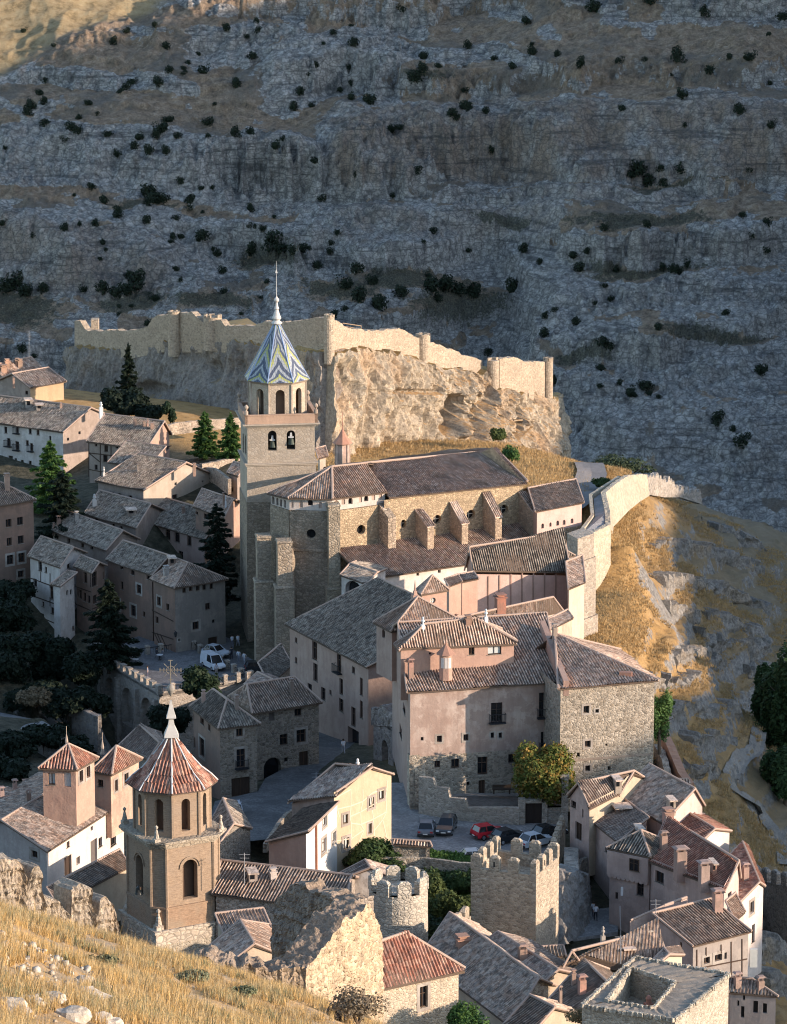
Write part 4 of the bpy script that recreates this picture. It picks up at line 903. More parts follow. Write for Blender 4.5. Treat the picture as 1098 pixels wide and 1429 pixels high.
# pyramid roofed block with the pink obelisk finial
h = house('roof_pavilion', 'pyramid roofed pavilion with an arched side window, behind the long upper storey', 'pavilion', (520, 868), (545, 881), (648, 868), 390, 915, [PINK, ROSE], 'pyr', 'red', 2.9, oh=.3, F=(618, 858), wl=[(535, 884, 4, 12, 'a')])
p = PY(579, 838, 397); root = thing('finial', 'slender pink obelisk finial rising from the pavilion roof peak', 'finial', p); mb = MB(); mb.box(p + Vector((0, 0, .2)), (.7, .7, .9), .4); mb.box(p + Vector((0, 0, .85)), (.42, .42, .5), .4, 0, .8); mb.tube(p + Vector((0, 0, 1.0)), p + Vector((0, 0, 2.3)), .16, .03, 5); build(mb, 'shaft', ROSE, root)
h = house('cupola', 'small square cupola with a round white window and pyramid tiled roof', 'cupola', (579, 824), (587, 830), (627, 823), 404, 846, [ROSE, ROSE], 'pyr', 'red', 1.7, oh=.25, wr=[(604, 838, 8, 8, 'rg')], chim=())
# stone end building of the mansion
n_ = PY(779, 961, 369); r_ = PZ(919, 949, n_.z); f_ = PZ(866, 906, n_.z); ap = PY(774, 884, 380)
root = thing('stone_mansion', 'tall rubble block with few tiny windows at the right end of the mansion', 'mansion', (n_ + r_) / 2 - Vector((0, 0, 11)))
l_ = n_ + (f_ - r_); zb = PY(790, 1085, 372).z
H = House(); q = [l_, n_, r_, f_]; iq = inset(q, .35); mb = MB(); FR = Face(iq[1], iq[2]); ops = []
for wsp in [(818, 990, 8, 10, 's'), (833, 992, 5, 5, 's'), (820, 1038, 8, 9, 's'), (807, 1053, 4, 6), (846, 1039, 3, 3), (820, 1072, 7, 8, 's'), (850, 1072, 4, 6)]:
    o = FR.op(*wsp[:4], 'rect', .3); ops.append(o); fill_opening(root, FR, o, wsp[4] if len(wsp) > 4 else 'w')
wallface(mb, iq[1], iq[2], zb - 3, n_.z - .1, ops, 0)
for i, j in ((0, 1), (2, 3), (3, 0)): wallface(mb, iq[i], iq[j], zb - 3, n_.z - .1, [], 0)
build(mb, 'wall', RUB, root)
mb = MB(); a = FR.at(-.02, 0, -.03); zz = FR.uz(850, 1058)[1]; mb.slab([FR.at(0, zz, -.02), FR.at(FR.L, zz - .1, -.02), FR.at(FR.L, zz + .15, -.02), FR.at(0, zz + .25, -.02)], -FR.n * .08); build(mb, 'string_course', plaster((.38, .30, .23)), root)
rb = MB(); 
for pl in ([n_, r_, ap], [r_, f_, ap], [f_, l_, ap]): tiles(rb, pl, 0); rb.slab([Vector(p) - Vector((0, 0, .07)) for p in planar(pl)], (0, 0, -.12), 1)
for a, b in ((n_, ap), (r_, ap), (f_, ap)): rb.tube(a, b, .15, n=6, m=2)
RF = build(rb, 'roof', [tile('red'), SOFFIT(), CAP()], root)
p = PY(873, 942, 373); mb = MB(); mb.box(p, (1.3, .6, .7), -.2); x = build(mb, 'dormer', plaster((.42, .2, .14)), root); x.parent = RF; x.location = (0, 0, 0)
p = PY(774, 888, 379.5); mb = MB(); chimney_mb(mb, p, .45, 1.0, 1); x = build(mb, 'chimney', plaster((.35, .28, .23)), root); x.parent = RF; x.location = (0, 0, 0)
# fire wall between the two roofs
a = PY(757, 866, 385); b = PY(790, 950, 369.5); mb = MB(); d = (b - a); sd_ = Vector((.28, 0, 0))
mb.slab([a - sd_, a + sd_, b + sd_, b - sd_], (0, 0, -1.6)); tag(build(mb, 'fire_wall', ROSE), 'pinkish fire wall running down between the mansion roof and the stone block roof', 'wall')
# ================================================================ cathedral
CST = stone((.34, .28, .21), .38, .95, .4); CSTD = stone((.30, .245, .185), .42, .95, .4)
def vplane_pt(px, py, p, n): return hitplane(px, py, p, n)
# ---- bell tower
N0 = PY(345, 582, 485); s_w = 9.0; ph = R(8); dr = Vector((math.cos(ph), math.sin(ph), 0)); dl = Vector((-math.sin(ph), math.cos(ph), 0))
zbt = PY(345, 925, 485).z
root = thing('bell_tower', 'tall cathedral bell tower with twin bell openings and a zigzag glazed tile spire', 'tower', (N0 + dr * 4.5 + dl * 4.5).xy.to_3d() + Vector((0, 0, zbt)))
TW = root
def sq(off, z=0): return [N0 + dl * (s_w + off) - dr * off, N0 - dl * off - dr * off, N0 + dr * (s_w + off) - dl * off, N0 + dr * (s_w + off) + dl * (s_w + off)]
z0 = N0.z
zc1 = PY(345, 648, 485).z; zc2 = PY(345, 594, 485).z     # cornices
mats = [stone((.37, .315, .25), .5, .95, .14, (.30, .22, .14), .35, .3), CSTD]
mb = MB(); q = sq(0); Fl = Face(q[0], q[1]); Fr = Face(q[1], q[2])
zs0 = PY(345, 700, 485).z
# belfry stage
opr = [Fr.op(380, 615, 12, 28, 'arch', 1.2), Fr.op(406, 614, 12, 27, 'arch', 1.2)]; opl = [Fl.op(339.5, 618, 2, 27, 'arch', 1.2), Fl.op(342.6, 621, 2, 27, 'arch', 1.2)]
wallface(mb, q[1], q[2], zc1, zc2, opr, 0); wallface(mb, q[0], q[1], zc1, zc2, [o for o in opl if 0 < o[0] and o[1] < s_w], 0); wallface(mb, q[2], q[3], zc1, zc2, [(2, 3.2, zc1 + .8, zc1 + 3.3, 'arch', 1.2), (5.5, 6.7, zc1 + .8, zc1 + 3.3, 'arch', 1.2)], 0); wallface(mb, q[3], q[0], zc1, zc2, [], 0)
q2 = sq(.12); 
for a, b in ((0, 1), (1, 2), (2, 3), (3, 0)): wallface(mb, q2[a], q2[b], zs0, zc1, [], 0)
q3 = sq(.22)
for a, b in ((0, 1), (1, 2), (2, 3), (3, 0)): wallface(mb, q3[a], q3[b], zbt - 3, zs0, [Fl.op(340, 780, 1.2, 9)] if a == 0 else [], 1)
mb.face([Vector((p.x, p.y, zc2 - .05)) for p in q]); mb.face([Vector((p.x, p.y, zc1 + .3)) for p in sq(-1.2)])
build(mb, 'wall', mats, root)
mb = MB()
mb.prism([p.xy for p in sq(-1.0)], zc1 + .1, zc2 - .2); build(mb, 'dark_interior', plain((.02, .02, .02)), root)  # near-black block standing for the shade inside the bell stage
mb = MB()
def ring(off, za, zb, inner=None): mb.prism([p.xy for p in sq(off)], za, zb)
ring(.28, zc1 - .25, zc1 - .05); ring(.42, zc1 - .05, zc1 + .12)
ring(.15, zc2 - .3, zc2 - .12); ring(.4, zc2 - .12, zc2 + .05); ring(.65, zc2 + .05, zc2 + .22)
ring(.16, zs0 - .15, zs0 + .05)
build(mb, 'cornice', plaster((.44, .37, .29), (.3, .25, .2), .3), root)
# parapet
mb = MB()
for a, b in ((0, 1), (1, 2), (2, 3), (3, 0)):
    P_ = sq(.35); A, B = P_[a], P_[b]; d = (B - A).normalized(); n = Vector((-d.y, d.x, 0)); mb.slab([Vector((A.x, A.y, zc2 + .22)), Vector((B.x, B.y, zc2 + .22)), Vector((B.x, B.y, z0 + .15)), Vector((A.x, A.y, z0 + .15))], n * .35)
    C_ = sq(.42); A, B = C_[a], C_[b]; mb.slab([Vector((A.x, A.y, z0 + .15)), Vector((B.x, B.y, z0 + .15)), Vector((B.x, B.y, z0 + .3)), Vector((A.x, A.y, z0 + .3))], n * .5)
build(mb, 'parapet', plaster((.45, .30, .21), (.32, .22, .16), .3), root)
for c in sq(.15): 
    mb = MB(); mb.lathe(Vector((c.x, c.y, z0 + .3)), [(.26, 0), (.26, .5), (.12, .55), (.12, .7), (.3, .95), (.28, 1.15), (.1, 1.35), (.02, 1.4)], 10); build(mb, 'ball_finial', plaster((.46, .36, .28)), root)
# octagon
c0 = N0 + dr * 4.5 + dl * 4.5; zo0 = zc2; zo1 = PY(385, 529, 489).z; ro = PY(428, 529, 489).x - PY(385, 529, 489).x - .15
oct_ = [Vector((c0.x + ro * math.cos(ph + R(22.5) + k * R(45)), c0.y + ro * math.sin(ph + R(22.5) + k * R(45)), 0)) for k in range(8)]
mb = MB()
for k in range(8):
    b, a = oct_[k], oct_[(k + 1) % 8]; Lf = (a - b).length
    wallface(mb, b, a, zo0, zo1, [(Lf * .30, Lf * .70, zo0 + .9, zo1 - 1.0, 'arch', .55)], 0)
build(mb, 'octagon_wall', stone((.42, .35, .27), .5, .95, .12, (.30, .22, .14), .3, .3), root)
mb = MB(); mb.lathe(Vector((c0.x, c0.y, zo0)), [(ro * .62, 0), (ro * .62, zo1 - zo0)], 8, 0, ph + R(22.5)); build(mb, 'octagon_core', plaster((.20, .12, .08)), root)
mb = MB(); mb.lathe(Vector((c0.x, c0.y, zo1 - .15)), [(ro + .1, -.2), (ro + .3, 0), (ro + .45, .18)], 8, 0, ph + R(22.5))
for k in range(8): mb.tube(oct_[k] + Vector((0, 0, zo0)), oct_[k] + Vector((0, 0, zo1)), .16, n=5)
build(mb, 'octagon_cornice', plaster((.46, .38, .3)), root)
# glazed spire (curved profile)
zsp = PY(385, 452, 489).z; prof = [(ro + .55, zo1), (ro + .1, zo1 + (zsp - zo1) * .10), (ro * .78, zo1 + (zsp - zo1) * .32), (ro * .48, zo1 + (zsp - zo1) * .62), (ro * .2, zo1 + (zsp - zo1) * .88), (.3, zsp)]
V = []; Fc = []; UV = []
for k in range(8):
    a0 = ph + R(22.5) + k * R(45); a1 = a0 + R(45)
    for i in range(len(prof) - 1):
        (r0, h0), (r1, h1) = prof[i], prof[i + 1]; j = len(V)
        V += [(c0.x + r0 * math.cos(a0), c0.y + r0 * math.sin(a0), h0), (c0.x + r0 * math.cos(a1), c0.y + r0 * math.sin(a1), h0), (c0.x + r1 * math.cos(a1), c0.y + r1 * math.sin(a1), h1), (c0.x + r1 * math.cos(a0), c0.y + r1 * math.sin(a0), h1)]
        Fc.append((j, j + 1, j + 2, j + 3)); t0, t1 = i / 5, (i + 1) / 5; UV += [(k + .001, t0), (k + .999, t0), (k + .999, t1), (k + .001, t1)]
sp_ = mesh('spire', V, Fc, glazed(), root, UV)
mb = MB()
for k in range(8):
    a0 = ph + R(22.5) + k * R(45)
    for i in range(len(prof) - 1): mb.tube((c0.x + prof[i][0] * math.cos(a0), c0.y + prof[i][0] * math.sin(a0), prof[i][1]), (c0.x + prof[i + 1][0] * math.cos(a0), c0.y + prof[i + 1][0] * math.sin(a0), prof[i + 1][1]), .09, n=5)
x = build(mb, 'hip_tile', plain((.22, .28, .42), .35), root); x.parent = sp_; x.location = (0, 0, 0)
kk = 1 / 10.6
mb = MB(); mb.lathe(Vector((c0.x, c0.y, zsp - .2)), [(.62, 0), (.75, .15), (.4, .5), (.62, .8), (.45, 1.2), (.22, 1.9), (.34, 2.1), (.2, 2.4), (.14, 2.9), (.32, 3.1), (.34, 3.35), (.12, 3.6), (.03, 3.8)], 12)
mb.tube((c0.x, c0.y, zsp + 3.4), (c0.x, c0.y, PY(382, 366, 489).z), .05, .02, 5); mb.box((c0.x, c0.y, PY(382, 380, 489).z), (.3, .3, .5), 0, 0, .1)
build(mb, 'finial', plain((.50, .47, .43), .6), root)
for px_, py_ in ((380, 617), (406, 613)):           # bells hang in the openings
    o = PY(px_, py_, 485.9); b = thing('bell', 'bronze bell with white yoke hanging in the %s bell opening of the tall cathedral tower' % ('left' if px_ < 390 else 'right'), 'bell', o - Vector((0, 0, .6)), 'bells in the cathedral tower')
    mb = MB(); mb.lathe(o - Vector((0, 0, .65)), [(.50, 0), (.42, .2), (.34, .7), (.2, .85)], 12); build(mb, 'bell_body', plain((.05, .06, .05), .5, .6), b)
    mb = MB(); mb.box(o + Vector((0, 0, .55)), (.35, .3, .7), 0, 0, .6); mb.box(o + Vector((0, 0, .3)), (.7, .3, .18)); build(mb, 'yoke', plain((.48, .47, .45)), b)
# ---- cathedral body: apse + nave + aisle (one building)
zE = PY(464, 696, 470).z
E = [PZ(372, 688, zE), PZ(401, 695, zE), PZ(464, 696, zE), PZ(541, 686, zE)]
# make eave points workable: nave line continues from E3
NV0 = PZ(543, 697, zE - .9); NV1 = PZ(736, 671, zE - .9)
root = thing('cathedral', 'large stone cathedral with polygonal apse, round windows and sloping buttresses', 'church', (10, 480, 26)); CATH = root
dn = (NV1 - NV0).normalized(); nn_ = Vector((dn.y, -dn.x, 0))
inn = -nn_
zbase = 24.0
ape = E + []
ins = lambda pts, k: [p for p in pts]
clm = plaster((.55, .48, .42), (.38, .30, .25), .35)
mbw = MB(); mbc = MB()
zcl = PY(464, 714, 470).z                              # bottom of the pale attic strip
bw = [E[0] + Vector((.5, 1.0, 0)), E[1] + Vector((.25, .5, 0)), E[2] + Vector((-.1, .45, 0)), E[3] + Vector((-.35, .45, 0))]
faces3 = [Face(bw[0], bw[1]), Face(bw[1], bw[2]), Face(bw[2], bw[3])]
att = [[(381, 698, 4, 11), (387, 700, 3, 11), (392, 702, 3, 11), (397.5, 703, 3, 11)], [(408, 704, 3, 9, 'x'), (420, 704, 5, 9, 'x'), (433, 701, 7, 9), (447, 705, 5, 9, 'x'), (457, 705, 3, 9, 'x')], [(469, 702, 5, 8, 'x'), (479, 700, 5, 8, 'x'), (489, 699, 6, 9), (503, 697, 4, 8, 'x'), (511, 695, 6, 9), (521, 694, 5, 8, 'x'), (531, 692, 4, 8, 'x')]]
occ = [[], [(434, 745, 13, 13)], [(504, 739, 12, 13)]]
for i, Fc in enumerate(faces3):
    a, b = bw[i], bw[i + 1]
    ops = []
    for wsp in att[i]:
        k = wsp[4] if len(wsp) > 4 else 'o'; o = Fc.op(*wsp[:4], 'arch', .4 if k == 'o' else .12); o = (max(o[0], .05), min(o[1], Fc.L - .05), max(o[2], zcl + .12), min(o[3], zE - .3), 'arch', o[5])
        if o[1] - o[0] < .1: continue
        ops.append(o); 
        if k == 'o': fill_opening(root, Fc, o, 'o')
        else:
            mbb = MB(); mbb.slab([Fc.at(o[0], o[2], .1), Fc.at(o[1], o[2], .1), Fc.at(o[1], o[3], .1), Fc.at(o[0], o[3], .1)], -Fc.n * .05); build(mbb, 'blind_niche', plaster((.44, .33, .27)), root)
    wallface(mbw, a, b, zcl, zE - .1, ops, 1)
    a2 = a + Fc.n * .12; b2 = b + Fc.n * .12
    F2 = Face(a2, b2); ops = [F2.op(*w[:4], 'round', .7) for w in occ[i]]
    for o in ops: fill_opening(root, F2, o, 'or')
    wallface(mbw, a2, b2, zbase - 6, zcl - .05, ops, 0 if i == 2 else 2)
    mbw.face([Vector((a2.x, a2.y, zcl - .05)), Vector((b2.x, b2.y, zcl - .05)), Vector((b.x, b.y, zcl - .05)), Vector((a.x, a.y, zcl - .05))], 0)
# nave wall
n0 = NV0 + inn * .4 - dn * .5; n1 = NV1 + inn * .4 - dn * .4; FN = Face(n0, n1); zN = zE - .9
ops = [FN.op(*q, 'round', .6) for q in ((563, 731, 8, 12), (610, 725, 12, 13), (657, 718, 12, 13), (703, 711, 12, 13))]
for o in ops: fill_opening(root, FN, o, 'r')
wallface(mbw, n0, n1, zbase - 6, zN - .1, ops, 0)
depth = 15.0
nb0 = n0 + inn * depth; nb1 = n1 + inn * depth
wallface(mbw, n1, nb1, zbase - 6, zN - .1, [], 0)
K = n1.lerp(nb1, .5); mbw.face([Vector((n1.x, n1.y, zN - .1)), Vector((nb1.x, nb1.y, zN - .1)), Vector((K.x, K.y, zN + 3.3))], 0)
wallface(mbw, nb1, nb0, zbase - 6, zN - .1, [], 0); wallface(mbw, nb0, bw[0], zbase - 6, zN - .1, [], 0)
build(mbw, 'wall', [stone((.44, .335, .215), .36, .95, .4), clm, CSTD], root)
# roofs
ap = PY(463, 651, 476); rg0 = hitplane(512, 646, E[2], newell([E[2], E[3], ap]))
RA = PY(508, 646, 484); RB = PY(694, 628, 500)
nvr = NV1 + dn * .2; 
rb = MB()
bk = PZ(372, 688, zE) + inn * 9
vl = E[3]
bk = PY(438, 660, 485.5); bk.z = zE
for pl in ([E[0], E[1], ap], [E[1], E[2], ap], [E[2], E[3], rg0, ap], [bk, E[0], ap], [bk + Vector((9, 6, 0)), bk, ap, rg0]):
    tiles(rb, pl, 0, row=1.3); rb.slab([Vector(p) - Vector((0, 0, .08)) for p in planar(pl)], (0, 0, -.15), 1)
ridge_z = RA.z
ra = RA; rbp = ra + dn * ((NV1 - NV0).length + 1.0); 
rbp = PY(694, 628, 497)
pl = [NV0, NV1, rbp, ra]; tiles(rb, pl, 0, row=1.3); rb.slab([Vector(p) - Vector((0, 0, .08)) for p in planar(pl)], (0, 0, -.15), 1)
back0 = ra + (ra - NV0).dot(inn) * inn; back0.z = zN; back1 = rbp + (rbp - NV1).dot(inn) * inn; back1.z = zN
pl = [back1, back0, ra, rbp]; tiles(rb, pl, 0, row=1.3); rb.slab([Vector(p) - Vector((0, 0, .08)) for p in planar(pl)], (0, 0, -.15), 1)
for a, b in ((E[0], ap), (E[1], ap), (E[2], ap), (ap, rg0), (ra, rbp), (NV1, rbp)): rb.tube(a, b, .17, n=6, m=2)
build(rb, 'roof', [tile('red'), SOFFIT(), CAP()], root)
# sloping nave buttresses
def buttress(top_in, front_top, front_bot_py, w, mat, tiled=True, Fp=FN):
    """a wedge leaning on the wall: top_in (pixel where it meets the wall), front_top (pixel of outer top edge), vertical front down"""
    u, z1 = Fp.uz(*top_in); A = Fp.at(u, z1)
    # outer point: same u, moved out by d along the normal so that it projects on front_top
    best = None
    for i in range(5, 120):
        d = i * .05
        d_ = Fp.at(u, 0, -d); x, y = proj((d_.x, d_.y, z1 - 1)); e = abs(x - front_top[0])
        if best is None or e < best[0]: best = (e, d)
    d = best[1]; O = Fp.at(u, 0, -d); P1 = PY(front_top[0], front_top[1], O.y); z2 = P1.z; z3 = PY(front_top[0], front_bot_py, O.y).z - 2
    b = MB()
    L_ = [Fp.at(u - w / 2, z3), Fp.at(u - w / 2, z3, -d), Fp.at(u - w / 2, z2, -d), Fp.at(u - w / 2, z1)]
    b.slab(L_, Fp.d * w, 0)
    o_ = build(b, 'buttress', mat, root)
    if tiled:
        t_ = MB(); e0 = Fp.at(u - w / 2 - .12, z2 + .1, -d - .15); e1 = Fp.at(u + w / 2 + .12, z2 + .1, -d - .15); f1 = Fp.at(u + w / 2 + .12, z1 + .1); f0 = Fp.at(u - w / 2 - .12, z1 + .1)
        tiles(t_, [e0, e1, f1, f0], 0, row=1.2); t_.slab([e0 - Vector((0, 0, .06)), e1 - Vector((0, 0, .06)), f1 - Vector((0, 0, .06)), f0 - Vector((0, 0, .06))], (0, 0, -.08), 0)
        x = build(t_, 'coping', tile('red'), root); x.parent = o_; x.location = (0, 0, 0)
BM = stone((.42, .32, .23), .4, .95, .3)
for a, b, c in (((584, 711), (601, 735), 766), ((632, 700), (649, 731), 760), ((678, 687), (696, 722), 754), ((728, 686), (748, 714), 748)): buttress(a, b, c, 1.0, BM)
# ruined-looking buttress at the joint, apse corner buttresses
FE = Face(bw[2], bw[3])
buttress((533, 702), (547, 722), 775, 1.2, stone((.40, .32, .24), .5, .3, .4), False, Face(bw[2], bw[3] + dn * .3))
def pier(px, w, pyt, pyb, Yc, mat, steps=()):
    b = MB(); a = PY(px, pyt, Yc); z1 = a.z; zb = PY(px, pyb, Yc).z - 3
    b.box((a.x, a.y + .8, (z1 + zb) / 2), (w, 2.2, z1 - zb), R(8), 0); b.box((a.x, a.y + .7, z1 + .12), (w + .25, 2.4, .24), R(8), 0, .9)
    for (py2, ex) in steps: z2 = PY(px, py2, Yc - ex).z; b.box((a.x, a.y + .8 - ex, (z2 + zb) / 2), (w + .5, 2.4, z2 - zb), R(8), 0); b.box((a.x, a.y + .8 - ex, z2 + .1), (w + .8, 2.7, .2), R(8), 0, .9)
    build(b, 'buttress', mat, root)
pier(465, 1.5, 706, 905, 469.2, stone((.36, .30, .22), .5, .95, .3), [(822, .5)])
pier(396, 1.9, 757, 925, 468.6, stone((.34, .28, .21), .5, .95, .3), [(820, .6)])
pier(367, 1.8, 750, 925, 471.5, stone((.34, .28, .21), .5, .95, .3), [(812, .7)])
b = MB(); a = PY(399, 742, 469.5); b.lathe(Vector((a.x, a.y + .8, PY(399, 925, 468).z - 3)), [(1.15, 0), (1.15, 16.3), (.95, 17.3), (.3, 18.5), (.05, 19)], 12); build(b, 'buttress', CSTD, root)
# string course on apse
b = MB(); 
for (pa, pb, Fc) in (((408, 768), (460, 768), faces3[1]), ((472, 770), (532, 762), faces3[2])):
    ua, z = Fc.uz(*pa); ub, _ = Fc.uz(*pb); b.slab([Fc.at(ua, z, -.12), Fc.at(ub, z, -.12), Fc.at(ub, z + .35, -.12), Fc.at(ua, z + .35, -.12)], Fc.n * .3)
build(b, 'string_course', CSTD, root)
# aisle roof and white aisle wall
zA = FN.uz(631, 743)[1]
A0 = FN.at(FN.uz(543, 757)[0] - 1.0, zA); A1 = FN.at(FN.L - .6, zA)
# eave line: pixels (500,803)->(707,781)
best = None
for i in range(20, 160):
    d = i * .05; q = FN.at(FN.uz(600, 743)[0], 0, -d)
    for zz in (zA - 1.6,): 
        x, y = proj((q.x, q.y, zA - d * .34)); e = abs(y - 800 + (x - 575) * .17)
        if best is None or e < best[0]: best = (e, d)
dA = best[1]; print('aisle depth', dA, best)
z2 = zA - dA * .34
B0 = FN.at(-7.5, z2, -dA); B1 = FN.at(FN.L - .6, z2, -dA); A0 = FN.at(-7.5, zA)
rb = MB(); tiles(rb, [B0, B1, A1, A0], 0, row=1.2); rb.slab([p - Vector((0, 0, .08)) for p in (B0, B1, A1, A0)], (0, 0, -.15), 1); rb.tube(B1, A1, .13, n=6, m=2)
build(rb, 'aisle_roof', [tile('red'), SOFFIT(), CAP()], root)
FA = Face(B0 + inn * .4, B1 + inn * .4 - dn * .3); mb = MB(); ops = [FA.op(*q, 'rect', .4) for q in ((583, 801, 4, 5), (613, 797, 4, 5), (651, 790, 4, 5))]
for o in ops: fill_opening(root, FA, o, 'o')
wallface(mb, FA.p0, FA.p1, zbase - 6, z2 - .15, ops, 0); e2 = FN.at(FN.L - .9, 0); wallface(mb, FA.p1, e2, zbase - 6, z2 - .1, [], 0)
build(mb, 'aisle_wall', plaster((.66, .60, .54), (.48, .40, .33), .35), root)
# ---- transept house at the east end
h = house('chapel_house', 'pink house with four small arched openings against the far right end of the nave', 'house', (728, 684), (747, 714), (815, 701), 478, 790, [ROSE, plaster((.56, .40, .34), (.40, .28, .23), .3)], 'gr', 'mix', 1.6, t=.45, oh=.3,
          wr=[(757, 734, 4, 7, 'ax'), (768, 732, 3, 6, 'ax'), (778, 730, 4, 7, 'ax'), (787, 729, 4, 7, 'ax'), (798, 727, 4, 7, 'ax'), (765, 749, 10, 12, 'ao')])
FH = h.fr; mb = MB(); zz = FH.uz(780, 739)[1]; o1 = FH.op(765, 749, 10, 12, 'rect', .3); 
wallface(mb, Vector((FH.p0.x, FH.p0.y, 0)) + FH.n * .05, Vector((FH.p1.x, FH.p1.y, 0)) + FH.n * .05, zz - 12, zz, [(o1[0], o1[1], o1[2], min(o1[3], zz - .05), 'arch', .05)]); build(mb, 'rubble_base', stone((.40, .31, .21), .36, .95, .4), h.root)
# ---- small lantern turret beyond the tower
p = PY(478, 645, 520); root = thing('lantern_turret', 'slim pink lantern turret with cone cap, beyond the cathedral ridge beside the bell tower', 'turret', p)
mb = MB(); mb.lathe(p - Vector((0, 0, 3)), [(1.0, 0), (1.0, 5.6), (1.15, 5.7), (1.15, 5.9)], 8); build(mb, 'wall', plaster((.56, .40, .33)), root)
for k in range(8): 
    a = k * R(45) + R(0); mb = MB(); mb.tube(p + Vector((math.cos(a) * 1.0, math.sin(a) * 1.0, -2)), p + Vector((math.cos(a), math.sin(a), 2.6)), .13, n=5); build(mb, 'pilaster', plaster((.62, .48, .40)), root)
mb = MB(); mb.lathe(p + Vector((0, 0, 2.8)), [(1.45, 0), (.7, .9), (.15, 1.9), (.06, 2.4), (.12, 2.6), (.02, 3.4)], 8); mb.tube(p + Vector((0, 0, 5.5)), p + Vector((0, 0, 7.3)), .04, n=4); build(mb, 'roof', plain((.36, .19, .13)), root)
house('outbuilding', 'small tiled outbuilding tucked between bell tower and lantern turret', 'outbuilding', (440, 634), (444, 640), (458, 636), 505, 660, CREAM, 'shed_r', 'red', dz=(.8, 0, 0, .8))
# ---- loggia house beside the apse
h = house('loggia', 'small white loggia with a round arch at the foot of the apse buttress', 'loggia', (474, 802), (512, 815), (540, 793), 456, 850, [plaster((.62, .58, .54)), plaster((.62, .58, .54))], 'gl', 'grey', .5, oh=.2, wl=[(494, 822, 24, 22, 'ao')])
# ---- rose walled hall with pilasters
h = house('hall', 'rose pink hall wall divided by vertical pilasters under a dark grey roof, below the nave', 'hall', (648, 796), (661, 804), (795, 790), 428, 842, [ROSE, plaster((.60, .40, .33), (.42, .28, .22), .3)], 'gr', 'grey', 3.2, t=.5, oh=.25, F=(777, 768))
for k in range(9): 
    mb = MB(); u = h.fr.L * (k + .1) / 8.2; mb.slab([h.fr.at(u, h.fr.uz(700, 838)[1] - 1, -.09), h.fr.at(u + .16, h.fr.uz(700, 838)[1] - 1, -.09), h.fr.at(u + .16, PY(661, 807, 428).z, -.09), h.fr.at(u, PY(661, 807, 428).z, -.09)], -h.fr.n * .1); build(mb, 'pilaster', plaster((.40, .24, .19)), h.root)
house('hall_annexe', 'plain pink block with a small tiled top, left of the pilastered hall', 'house', (637, 806), (644, 812), (668, 807), 420, 842, [ROSE, ROSE], 'shed_r', 'pale', dz=(.3, 0, 0, .3), oh=.12)
house('hall_annexe', 'low pink block with a sloping top, between cupola and taller pink block', 'house', (620, 812), (626, 818), (645, 811), 416, 842, [ROSE, ROSE], 'shed_r', 'pale', dz=(.3, 0, 0, .3), oh=.12)
house('back_house', 'wide shallow brown roof with a single red chimney, in front of the pilastered hall', 'house', (612, 866), (640, 884), (786, 852), 402, 900, [ROSE, plaster((.62, .48, .38))], 'shed_r', 'mix', dz=(1.8, 0, 0, 1.8), F=(772, 833), chim=[(698, 846, 13, 13, 0, (.42, .18, .12)), (690, 866, 4, 6, 1)], oh=.2)
house('tall_house', 'tall narrow pale yellow house between the pink hall and the high rampart tower', 'house', (789, 800), (793, 822), (817, 812), 424, 892, [ROSE, plaster((.60, .50, .36), (.5, .38, .26), .3)], 'shed_r', 'red', dz=(1.4, 0, 0, 1.4), oh=.15)
house('tall_house', 'pale side house between the mansion ridge and the pale yellow house', 'house', (756, 872), (764, 880), (800, 862), 398, 925, [ROSE, plaster((.60, .46, .34))], 'shed_r', 'red', dz=(.3, 0, 0, .3), oh=.12)
house('garden_roof', 'grey roof with pale retaining edge between nave buttress and pilastered hall', 'house', (700, 781), (714, 790), (803, 775), 445, 815, [ROSE, CREAM], 'shed_r', 'grey', dz=(2.4, 0, 0, 2.4), F=(762, 752), oh=.2)
